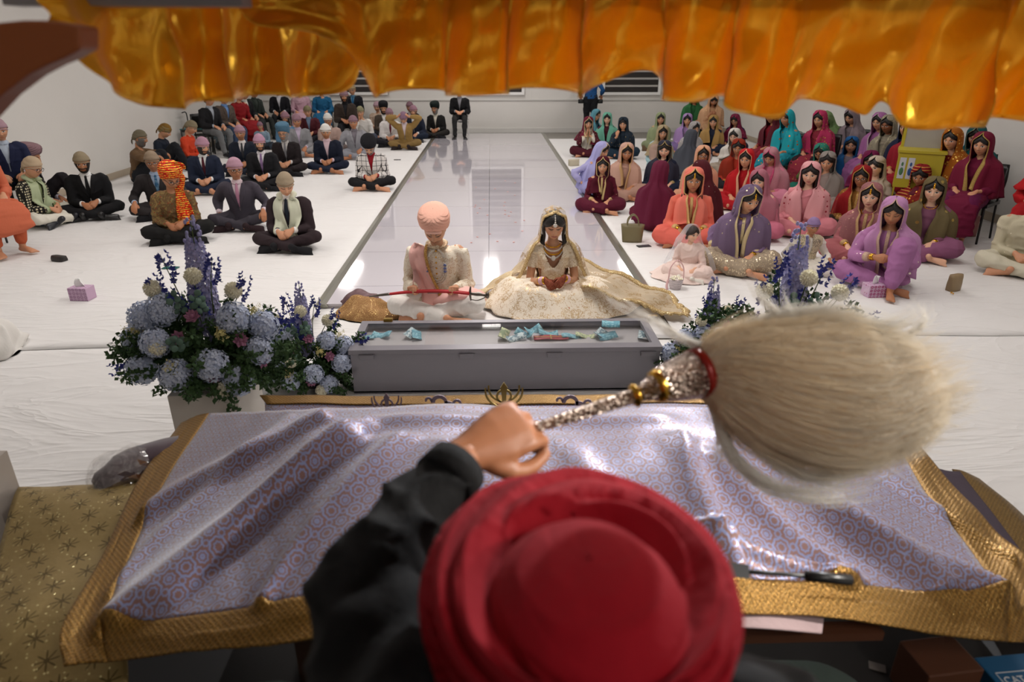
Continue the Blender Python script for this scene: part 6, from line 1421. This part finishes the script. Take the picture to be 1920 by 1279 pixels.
W('woman in orchid purple scarf on the right wall chairs', 1632, 212, pose='chair', yaw=-60, top='9A5E92', bot='90588A', veil='A2669C', trim='C0A8B8', tone=1)
W('woman in beige grey patterned shawl on the right wall chairs', 1657, 217, pose='chair', yaw=-60, top='8A8270', bot='7C7464', veil='8E8674', veilk='vine', veil2='B4AA8C', tone=3, vopen=60)
W('woman in dark navy with short dark hair on the right wall chairs', 1684, 222, pose='chair', yaw=-58, top='141C38', bot='141A30', veil='161E3A', vopen=74, tone=1, hp=0)
W('woman in red and green embroidered clothes leaning beside the yellow cabinet', 1712, 227, pose='chair', yaw=-52, top='A0182C', topk='emb', topk2='D88A70', tsc=18, tthr=.16, bot='8A1426', veil='8C1424', trim='B88A48', tone=1, arms='lap')
W('woman in orange gold veil covered in sequins near the yellow cabinet', 1788, 240, pose='chair', yaw=-56, top='7A1C10', topk='emb', topk2='D8A040', tsc=22, tthr=.28, bot='5A1626', veil='A05A12', veilk='emb', veil2='E8C060', vsc=26, vthr=.26, tone=1, vopen=52, vw=1.1)
W('elderly woman in plum red scarf on the right wall chairs', 1846, 248, pose='chair', yaw=-52, top='6A1034', bot='5E1040', veil='6E1230', trim='A88A48', tone=1, vw=1.05)
W('woman in teal hood with grey lace edge on the right wall chairs', 1900, 236, pose='chair', yaw=-46, hp=14, top='0E5E5E', bot='0E6058', veil='0F5256', trim='5A5A48', tone=1, vw=1.1)
W('woman in bright red suit seated at the right edge, head out of frame', 1990, 262, pose='chair', yaw=-44, top='B01218', topk='emb', topk2='D89A60', tsc=12, tthr=.1, bot='A01018', veil='B01218', tone=1, vlen=.4)
W('woman with pale face and short hair in cream scarf behind the magenta scarf', 1628, 284, yaw=-30, hp=4, top='B8A898', bot='A89888', veil='B8A898', vopen=76, vlen=.38, tone=0)
W('woman in magenta scarf and cream sleeves beside the yellow cabinet', 1656, 277, yaw=-6, hp=10, top='A89C80', bot='3A1C30', veil='6A1040', vlen=.34, tone=2)
W('woman in dark red shawl with gold stripes below the yellow cabinet', 1723, 309, yaw=-14, hp=16, top='7A0E14', topk='stripe', topk2='C08A40', tsc=9, bot='7A0E14', veil='7E1016', veilk='stripe', veil2='C48E44', vsc=9, vthr=.45, tone=2, vopen=60)
W('young woman in rose veil with gold edge and hair jewel', 1637, 343, yaw=-8, hp=2, top='A8646A', topk='emb', topk2='C89A80', tsc=20, tthr=.12, bot='A05A5E', veil='B47A7C', veilk='emb', veil2='D8B09A', vsc=30, vthr=.14, valpha=.85, trim='B89468', vopen=58, tone=0, jewel=2, lip='9A4048')
W('elderly woman in lilac with gold bangles hugging her raised knee', 1681, 371, yaw=-6, hp=10, lean=12, sc=.98, top='A8709E', topk='emb', topk2='D8C0C0', tsc=12, tthr=.12, bot='A26A9A', veil='B884B0', veilk='emb', veil2='E6D8C8', vsc=13, vthr=.13, trim='C0A090', pose='kneeup', kside=1, arms='hug', tone=2, eyes='down', jewel=1, vw=1.05, vopen=50)
W('woman in olive gold veil and mauve trousers with a forehead jewel', 1757, 332, yaw=-6, hp=4, sc=.98, top='7E4E66', bot='8A5474', veil='837552', veilk='emb', veil2='D8BC6A', vsc=9, vthr=.16, valpha=.85, vopen=58, tone=0, jewel=2, vw=1.1)
M('small boy with lilac head cover and flowered waistcoat over a white kurta', 1529, 408, yaw=-4, sc=.64, style='kurta', top='E4DED2', bot='E2DCD0', cap='patka', capc='8E76A0', tone=2, feet='shoe', footc='E0DAD0', hp=6, arms='knees', extra=1)
W('woman in lilac veil and silver sequinned skirt with a large forehead jewel', 1413, 349, yaw=-2, hy=-28, hp=12, sc=1.0, top='7E6688', topk='emb', topk2='D9C8A8', tsc=14, tthr=.13, bot='A2917C', botk='emb', bsc=55, bthr=.36, veil='86708F', veilk='emb', veil2='DCCBB0', vsc=15, vthr=.13, trim='C9B58C', vopen=60, vw=1.0, vlen=.08, arms=('side', 'lap'), tone=1, jewel=2, lip='8E3A3E', res=1, valpha=.95)
M('person in cream embroidered kurta seated at the right edge', 1958, 350, yaw=-30, style='kurta', top='C4BCA2', topk='emb', topk2='F0ECD8', tsc=12, tthr=.07, bot='CFC9B4', cap='patka', capc='B0A48C', tone=1, feet='bare', arms='clasp', wide=1.12)
# person turning away in blue with cameras by the back wall
pr_, inf = M('photographer in blue shirt standing by the back wall with two cameras', 1107, 122, loc=(at_y(1107, 200, 18.6).x, 18.6, .008), pose='stand', yaw=170, style='kurta', top='1A4A7E', bot='17181C', cap=None, hair='1A120E', tone=1, arms='side', feet='shoe', hidehead=True)
for s in (-1, 1):
    c = at_y(1107 + s * 18, 190, pr_.location.y); o = ob('camera_body', *box(-.07, .07, -.04, .04, -.05, .05), WALLC, smooth=False); o.location = (c.x, pr_.location.y, c.z); bev(o, .01); tag(o, 'black camera hanging on the %s side of the photographer in blue' % ('left' if s < 0 else 'right'), 'camera')
    ob('lens', *loft([(0, -.04, 0), (0, -.13, 0)], [.038, .042], n=14, k=1, cap=.05), WALLC, o)
# waistcoat of the small boy
_b = [o for o in bpy.data.objects if o.get('label', '').startswith('small boy with lilac')][0]
k_ = [c for c in kids(_b) if c.name.startswith('kurta')][0]; n = len(k_.data.vertices); q = np.empty(n * 3); k_.data.vertices.foreach_get('co', q); q = q.reshape(-1, 3); Fk = [tuple(p.vertices) for p in k_.data.polygons]; Nk = normals(q, Fk)
sel = (q[:, 2] > .20) & (np.abs(q[:, 0]) < .19) & (q[:, 2] < .60) & ~((np.abs(q[:, 0]) < .018) & (q[:, 1] < 0)) & (q[:, 1] > -.19); Fs = [f for f in Fk if all(sel[i] for i in f)]; us = sorted({i for f in Fs for i in f}); mp = {j: i for i, j in enumerate(us)}
ob('waistcoat', (q + Nk * .012)[us], [tuple(mp[i] for i in f) for f in Fs], fab('CDBFA0', 'vine', '6E6A60', sc=70, thr=.22), _b)
# ------------------------------------------------------------------ groom
g_, gi = M('groom in cream embroidered coat and peach turban holding a red sheathed sword', 811, 395, yaw=-2, hp=26, hy=0, lean=6, style='kurta', top='F0E6D4', topk='vine', topk2='CDB08C', tsc=140, tthr=.16, bot='F0ECE6', cap='turban', capc='F0B8A4', arms='sword', tone=1, eyes='down', beard=None, stub=.75, res=2, lo=False, feet='bare', sc=1.03, wide=1.06)
tr_, S_, H_ = gi['tree'], gi['S'], gi['H']
gi['add']('shawl', cat([ribbon(tr_, [(-.125, S_(.47)[2]), (-.150, S_(.40)[2]), (-.115, S_(.25)[2]), (-.045, S_(.06)[2]), (-.03, S_(.02)[2])], [.09, .13, .14, .14, .14], .020, fold=.008, k=10)]), fab('FAC4BC', rough=.5))
gi['add']('shawl_border', ribbon(tr_, [(-.075, S_(.47)[2]), (-.080, S_(.40)[2]), (-.045, S_(.25)[2]), (.02, S_(.08)[2])], .022, .028, k=10), fab('B98848', 'emb', 'E8C880', sc=140, thr=.4))
lp = loft([(.0, -.22, .14), (.11, -.26, .19), (.20, -.24, .21), (.30, -.16, .19), (.34, -.05, .12)], [.05, .07, .08, .07, .05], [.03, .05, .05, .04, .03], n=18)
gi['add']('shawl_end', (lp[0] + normals(*lp) * (folds(lp[0], 3) * .012)[:, None], lp[1]), fab('FAC4BC', rough=.5))
for k in range(3):
    ps = [(math.sin(a) * (.062 + .010 * k), S_(.40 - .20 * (0.5 + .5 * math.cos(a)) * (1 + .1 * k) + (.04 if abs(a) > 2 else 0))[2]) for a in np.linspace(-2.9, 2.9, 46)]
    L_ = []
    for x, z in ps:
        h = tr_.ray_cast(Vector((x, -1, z)), Vector((0, 1, 0)))[0]
        if h: L_.append(ell((x, h.y - .014, z), (.0055,) * 3, 6, 5))
    gi['add']('pearl_strand', cat(L_), simple('pearl', 'EDE6DA', .3))
for s in (-1, 1):
    x, z = s * .068, S_(.30)[2]; h = tr_.ray_cast(Vector((x, -1, z)), Vector((0, 1, 0)))[0]; gi['add']('brooch', cat([ell((x, h.y - .018, z + q), (.013, .007, .011), 10, 6) for q in (-.026, 0, .026)]), simple('blue_gem', '7A86B8', .15, .5))
gi['add']('standing_collar', loft([S_(.455, -.0, -.072), S_(.462, -.055, -.040), S_(.480, -.062, .02), S_(.485, 0, .062), S_(.480, .062, .02), S_(.462, .055, -.040), S_(.455, .004, -.072)], [.006] * 7, [.022] * 7, xd=(0, 0, 1), n=8), fab('DCCDB0', 'vine', 'B08A68', sc=95, thr=.16))
bt = []
for q in range(9):
    z = S_(.43 - .045 * q)[2]; h = tr_.ray_cast(Vector((0, -1, z)), Vector((0, 1, 0)))[0]
    if h: bt.append(ell((0, h.y - .004, z), (.007, .005, .007), 8, 6))
gi['add']('buttons', cat(bt), simple('gold_jewellery', 'E0A93A', .25, 1.0))
gi['add']('turban_under_band', (lambda a: (H_(a[0]), a[1]))(loft([(-.052, -.078, .045), (-.025, -.099, .058), (0, -.104, .066), (.025, -.099, .058), (.052, -.078, .045)], [.004] * 5, [.012] * 5, n=8)), fab('F3C4B4'))
# sword in both hands
WR_ = [np.array(g_.matrix_basis @ Vector(gi['A'][s][1] + np.array([0, -.085, -.004]))) for s in (-1, 1)]
mid = (WR_[0] + WR_[1]) / 2; dx = unit(WR_[1] - WR_[0]); up_ = np.array([0, 0, 1.])
P_ = lambda t, dz=0: mid + dx * t + up_ * (dz - .30 * t * t * .55)
sw = ob('sword', *loft([P_(-.36), P_(-.18, .004), P_(0, .006), P_(.16, .004), P_(.28)], [.015, .020, .022, .022, .021], [.010, .012, .013, .013, .012], n=14), simple('red_velvet', 'B0101A', .6)); tag(sw, 'curved sword in a red sheath lying across the lap of the groom', 'sword')
ST = simple('dark_steel', '6A625C', .35, .9)
for a, b, n_ in ((-.50, -.34, 'sheath_tip'), (-.04, .05, 'sheath_band'), (.235, .265, 'sheath_mouth')):
    ob(n_, *loft([P_(a), P_((a + b) / 2), P_(b)], [.006 if a < -.4 else .019, .014 if a < -.4 else .019, .0165 if a < -.4 else .019], [.005 if a < -.4 else .012, .009 if a < -.4 else .012, .011 if a < -.4 else .012], n=12), ST, sw)
ob('grip', *loft([P_(.29), P_(.34), P_(.39), P_(.41)], [.010, .015, .011, .014], n=12), ST, sw)
ob('cross_guard', *loft([P_(.295, .055), P_(.29, 0), P_(.295, -.055)], [.006, .010, .006], n=8), ST, sw)
ob('knuckle_guard', *loft([P_(.295, -.05), P_(.35, -.05), P_(.405, -.02), P_(.412, .0)], [.004] * 4, n=8), ST, sw); ob('pommel', *ell(P_(.425), (.018, .018, .026)), ST, sw)
# ------------------------------------------------------------------ bride
b_, bi = W('bride in cream gold embroidered dress with hands folded in her lap', 1040, 397, yaw=0, hp=12, lean=6, sc=.98, top='EEE0C8', topk='vine', topk2='C8AC7E', tsc=150, tthr=.22, bot='E4D3B8', botk='plain', veil=None, tone=1, locks=.05, eyes='down', lip='B0565A', res=2, lo=False, arms='clasp', hup=.075, jewel=0, hair='0C0807')
bt_, S_, H_, A_ = bi['tree'], bi['S'], bi['H'], bi['A']
for o in list(kids(b_)):
    if o.name.startswith('salwar'): bpy.data.objects.remove(o); continue
    if o.name.startswith('kameez'):                                                    # fitted blouse: short sleeves, open neckline
        me = o.data; n = len(me.vertices); q = np.empty(n * 3); me.vertices.foreach_get('co', q); q = q.reshape(-1, 3); Fk = [tuple(p.vertices) for p in me.polygons]
        keep = np.ones(n, bool)
        for s in (1, -1):
            el, wr = A_[s][:2]; u = unit(wr - el); t_ = (q - el) @ u; d_ = np.linalg.norm(q - el - np.outer(t_, u), axis=1); keep &= ~((t_ > -.02) & (d_ < .09) & (q[:, 0] * s > .03) & (np.abs(q[:, 0]) > .02))
            sh_ = S_(.405, s * .16); u2 = unit(el - sh_); t2 = (q - sh_) @ u2; keep &= ~((t2 > .17) & (np.linalg.norm(q - sh_ - np.outer(t2, u2), axis=1) < .09) & (q[:, 0] * s > .10))
        sz = (q - S_(0)) @ bi['ax']; keep &= ~((q[:, 1] < -.03) & (sz > .27) & (np.abs(q[:, 0]) < np.interp(sz, [.27, .31, .40, .5], [.0, .035, .075, .085])))
        keep &= ~((sz < .03))
        Fs = [f for f in Fk if all(keep[i] for i in f)]; us = sorted({i for f in Fs for i in f}); mp = {j: i for i, j in enumerate(us)}; o.data = mesh('blouse', q[us], [tuple(mp[i] for i in f) for f in Fs], me.materials[0]); o.name = 'blouse'; solid(o, .004)
SKM = fab('F2E6D4', 'vine', 'C8A97A', sc=110, thr=.17)
nr, na = 46, 150; rows = []
for i in range(nr):
    t = i / (nr - 1); row = []
    for j in range(na):
        a = 2 * math.pi * j / na; fx = np.interp(math.cos(a - .0), [-1, 1], [.66, .76]); rx = .13 + (fx - .13) * t; ryf = .52 if math.sin(a) < 0 else .22; ry = .10 + (ryf - .10) * t
        z = .235 * (1 - t ** 2.2) + .012 + .055 * math.exp(-((t - .55) / .22) ** 2) * (1 - .6 * max(0, math.cos(a * 2))) - .05 * math.exp(-((a - 4.71) / .5) ** 2) * math.exp(-((t - .38) / .22) ** 2)
        f = (math.sin(a * 13 + 2 * math.sin(a * 3)) + .6 * math.sin(a * 22 + 1.5 + t)) * .011 * min(1, t * 2) * (1 - .5 * t) + .010 * math.sin(a * 5 + t * 9)
        row.append((math.cos(a) * rx * (1 + .02 * math.sin(a * 17) * t) + .04 * t, math.sin(a) * ry * (1 + .02 * math.sin(a * 15) * t) - .03, max(.010, z + f)))
    rows.append(row)
sk = bi['add']('skirt', grid(rows, True), SKM); solid(sk, .005)
bi['add']('waistband', (lambda q: q)(loft([S_(.10), S_(.145)], [.160, .152], [.124, .118], xd=(1, 0, 0), n=40, k=2, cap=0)), fab('B99A66', 'emb', 'F0E0B8', sc=130, thr=.42, rough=.4))
# jewellery
GJ, PJ = simple('gold_jewellery', 'E0A93A', .25, 1.0), simple('pearl', 'F2EDE4', .2)
nk_ = []
for ring, (r0, dz_) in enumerate(((.066, .045), (.080, .075), (.088, .105), (.086, .135))):
    L_ = []
    for a in np.linspace(-1.15, 1.15, 15 + ring * 4):
        x = math.sin(a) * r0 * 1.0; z = S_(.47)[2] - dz_ * (.25 + .75 * math.cos(a))
        bvh = bi.get('bvh')
        if bvh is None: bvh = bi['bvh'] = BVHTree.FromPolygons([tuple(v.co) for v in b_.data.vertices], [tuple(p.vertices) for p in b_.data.polygons])
        h = bvh.ray_cast(Vector((x, -1, z)), Vector((0, 1, 0)))[0]
        if h: L_.append(ell((x, h.y - .006, z), (.0065, .005, .0075), 8, 6))
    bi['add']('necklace_strand', cat(L_), PJ if ring % 2 else GJ)
h = bi['bvh'].ray_cast(Vector((0, -1, S_(.335)[2])), Vector((0, 1, 0)))[0]; bi['add']('pendant', ell((0, h.y - .012, h.z), (.020, .008, .024), 14, 10), PJ)
tk = [(0, -.100, .052, .017), (0, -.098, .078, .007), (0, -.090, .092, .006), (0, -.078, .104, .006), (0, -.062, .113, .005)]
tp = H_(np.array([t[:3] for t in tk])); bi['add']('forehead_jewel', cat([ell(p, (t[3], .006, t[3]), 12, 8) for p, t in zip(tp, tk)]), PJ)
for s in (1, -1):
    p = H_(np.array([[s * .082, -.01, -.035], [s * .084, -.012, -.06]])); bi['add']('earring', cat([ell(p[0], (.010, .008, .012)), ell(p[1], (.014, .010, .016))]), PJ)
    el, wr = A_[s][:2]; u = unit(el - wr)
    for q in range(7): bi['add']('bangle', loft([wr + u * (.004 + .011 * q), wr + u * (.012 + .011 * q)], [.034 + .0008 * q] * 2, n=20, k=1, cap=.05), simple('pink_bangle', 'E8B8C8', .25) if 0 < q < 6 else GJ)
    hv = place_hand(A_[s][4], s > 0, A_[s][1], A_[s][2], A_[s][3], .87, False); hN = normals(*hv); bi['add']('henna_pattern', (hv[0] + hN * .0008, hv[1]), fab('7A3A28', 'vine', 'A8654A', sc=330, thr=.2))
# sheer veil with embroidered scalloped edge
EDG = fab('B89A68', 'emb', 'E8D8A8', sc=90, thr=.36, rough=.5); SH = fab('E8DCCB', 'vine', 'B8935A', sc=26, thr=.05, alpha=.30)
nc = 60; Pv = []
for k_, z_, rx, ry, cy, op in (('h', .134, .012, .012, .03, 4), ('h', .130, .05, .052, .03, 8), ('h', .112, .078, .08, .028, 40), ('h', .08, .095, .098, .028, 66), ('h', .02, .105, .108, .028, 74), ('h', -.05, .112, .112, .03, 74), ('h', -.12, .125, .115, .03, 70),
                               ('t', .45, .19, .13, .02, 62), ('t', .36, .255, .17, .02, 58), ('t', .24, .30, .20, .03, 60), ('t', .12, .36, .26, .06, 66)):
    a = np.linspace(R(op), 2 * np.pi - R(op), nc); x = np.sin(a) * rx; y = -np.cos(a) * ry + cy
    Pv.append(H_(np.c_[x, y, np.full(nc, z_)]) if k_ == 'h' else np.array([S_(z_, xx, yy) for xx, yy in zip(x, y)]))
a = np.linspace(R(68), 2 * np.pi - R(68), nc); Pv.append(np.c_[np.sin(a) * .50, -np.cos(a) * .34 + .10, np.full(nc, .16)]); a = np.linspace(R(72), 2 * np.pi - R(72), nc); Pv.append(np.c_[np.sin(a) * .66 + .05, -np.cos(a) * .42 + .12, np.full(nc, .03)])
Pv = np.array(Pv); Q = np.stack([crom(Pv[:, j], 5) for j in range(nc)], 1); tt = np.linspace(0, 1, len(Q))[:, None]; Q[..., 0] += .010 * np.sin(np.linspace(0, 40, nc))[None] * tt; Q[..., 2] = np.maximum(Q[..., 2], .03)
vo = bi['add']('sheer_veil', grid(Q), SH)
for e0, e1 in ((0, 1), (-1, -2)):
    c = Q[4:, e0]; d = Q[4:, e0] - Q[4:, e1]; d = d / (np.linalg.norm(d, axis=1)[:, None] + 1e-9); sc_ = (.020 + .010 * np.abs(np.sin(np.arange(len(c)) * .9)))[:, None]
    st = np.stack([c - d * .012, c + d * sc_ * .4 + [0, -.004, 0], c + d * sc_], 1); q = bi['add']('veil_edge', grid(st), EDG); solid(q, .005)
# train of the veil spread over the floor to the right, and the hem of the skirt
gR, gC = 30, 60; tr = []
for i in range(gR):
    v = i / (gR - 1); row = []
    for j in range(gC):
        u = j / (gC - 1); x = .22 + u * .86; y = -.06 - .30 * v - .16 * u + .36 * (1 - v) * (1 - .35 * u); z = .27 * (1 - u) ** 1.1 * (1 - .25 * v) + .045 + .016 * math.sin(u * 15 + v * 6) + .010 * math.sin(v * 20 + u * 4)
        row.append((x, y, max(.012, z)))
    tr.append(row)
tr = np.array(tr); q = bi['add']('veil_train', grid(tr), fab('E2D2B8', 'vine', 'BF9F6C', sc=70, thr=.12, alpha=.8)); solid(q, .004)
for nm, edge, inn in (('train_edge', tr[:, -1], tr[:, -3]), ('train_edge', tr[0], tr[1]), ('train_edge', tr[-1], tr[-2])):
    d = edge - inn; d /= np.linalg.norm(d, axis=1)[:, None] + 1e-9; w_ = (.03 + .014 * np.sin(np.arange(len(edge)) * 1.3))[:, None]; st = np.stack([edge - d * .03, edge + d * w_ * .5 + [0, 0, .014], edge + d * w_], 1); st[..., 2] = np.maximum(st[..., 2], .012); q = bi['add'](nm, grid(st), EDG); solid(q, .008)
# left spread of the skirt edge behind the groom
fl = []
for i in range(14):
    v = i / 13; fl.append([(-.22 - u * .50, .02 + .22 * (1 - v) - .05 * u, max(.02, .25 * (1 - u) ** 1.3 * (1 - .4 * abs(v - .5)) + .10 + .02 * math.sin(u * 14 + v * 5) - .08 * u)) for u in np.linspace(0, 1, 36)])
q = bi['add']('skirt_flounce', grid(fl), fab('D8C29C', 'emb', 'F0DCAE', sc=60, thr=.30, rough=.5)); solid(q, .010)
# ------------------------------------------------------------------ flower girl
f_, fi = W('small flower girl in pale pink dress and white tulle veil looking left', 1301, 425, yaw=-6, hy=-38, hp=2, sc=.60, top='EBD3CB', bot='EBD3CB', veil=None, tone=0, feet='shoe', footc='E8E2D8', arms=(((-.10, -.30, .16), (-.3, -.8, -.4), (0, .2, -1), 'relax'), ((.10, -.30, .16), (-.4, -.8, -.4), (0, .2, -1), 'relax')) if False else 'lap', hair='2A1A12', eyes='open', cap=None, locks=0)
S_, H_ = fi['S'], fi['H']
gr = []
for i in range(18):
    t = i / 17; gr.append([(math.cos(a) * (.13 + .40 * t) * (1 + .05 * math.sin(a * 9)) - .06 * t, math.sin(a) * (.10 + (.34 if math.sin(a) < 0 else .2) * t) - .10 * t, max(.012, .24 * (1 - t ** 1.8) + .02 * math.sin(a * 9 + t * 3) * t)) for a in np.linspace(0, 2 * math.pi, 80, endpoint=False)])
q = fi['add']('tulle_skirt', grid(gr, True), fab('EFDAD2')); solid(q, .004)
TUL = fab('E6E8EE', alpha=.30); nc = 50; Pv = []
for k_, z_, rx, ry, cy, op in (('h', .136, .01, .01, .03, 60), ('h', .128, .07, .07, .03, 62), ('h', .08, .11, .11, .03, 66), ('h', -.02, .15, .14, .04, 70), ('h', -.14, .21, .18, .05, 70), ('t', .30, .30, .26, .06, 66), ('t', .12, .38, .33, .08, 62), ('t', .0, .42, .36, .08, 60)):
    a = np.linspace(R(op), 2 * np.pi - R(op), nc); x = np.sin(a) * rx; y = -np.cos(a) * ry + cy
    Pv.append(H_(np.c_[x, y, np.full(nc, z_)]) if k_ == 'h' else np.array([S_(z_, xx, yy) for xx, yy in zip(x, y)]))
Pv = np.array(Pv); Q = np.stack([crom(Pv[:, j], 4) for j in range(nc)], 1); Q[..., 0] += .012 * np.sin(np.linspace(0, 60, nc))[None] * np.linspace(0, 1, len(Q))[:, None]; q = fi['add']('tulle_veil', grid(Q), TUL)
# handbag strap of the person in orange, forgotten things by the left edge
handbag(108, 492, 'dark patterned pouch with a wrist strap lying by the sandals at left', '2A2424', .18, .05, .10, -20, False, name='pouch')['category'] = 'pouch'
# ------------------------------------------------------------------ give neighbours room
def relax():
    L = [o for o in bpy.data.objects if o.get('category') == 'person' and not any(w in o['label'] for w in ('waving the white whisk', 'groom', 'bride', 'flower girl', 'lilac veil and silver', 'photographer', 'orange gold', 'plum red', 'teal hood', 'leaning beside the yellow', 'red suit seated', 'right edge', 'left edge'))]
    L = [o for o in L if o.location.y > 5]; P0 = np.array([o.location[:2] for o in L]); P = P0.copy(); ch = np.array([o.name in CH_OF for o in L])
    dirs = P0 / np.linalg.norm(P0, axis=1)[:, None]; sid = np.stack([dirs[:, 1], -dirs[:, 0]], 1)
    for _ in range(60):
        for i in range(len(L)):
            for j in range(i + 1, len(L)):
                d = P[j] - P[i]; r = np.linalg.norm(d) + 1e-6; m = .50 if ch[i] and ch[j] else .62
                if r < m:
                    s = (m - r) * .25; P[j] += d / r * s; P[i] -= d / r * s
        off = P - P0; a = np.clip((off * dirs).sum(1), -.45, .45); b = np.clip((off * sid).sum(1), -.12, .12)
        P = P0 + dirs * a[:, None] + sid * b[:, None]; P[:, 0] = np.clip(P[:, 0], XL + .42, XR - .5); P[:, 1] = np.minimum(P[:, 1], YB - .5)
    for o, p, q in zip(L, P, P0):
        o.location.x += p[0] - q[0]; o.location.y += p[1] - q[1]
        if o.name in CH_OF: c = CHL[CH_OF[o.name]]; c.location.x += p[0] - q[0]; c.location.y += p[1] - q[1]
relax()
spot('spot_lamp', (2.6, 5.6, 3.3), (.5, 1.6, .9), 1000, 30, .3, .03, (.95, .97, 1))
spot('side_lamp', (3.6, .9, 2.7), (.75, 1.2, 1.4), 720, 28, .6, .12, (1, .95, .88))
clight(2.8, 2.6, .35, 1.6, 14)  # added fill panel, unseen, brightens the canopy ruffle and altar
clight(1.9, -1.3, .5, 1.6, 46)  # added fill panel behind the camera, for ruffle highlights and the whisk front
SC.view_settings.exposure = -.15
bpy.data.scenes.remove(TMP)
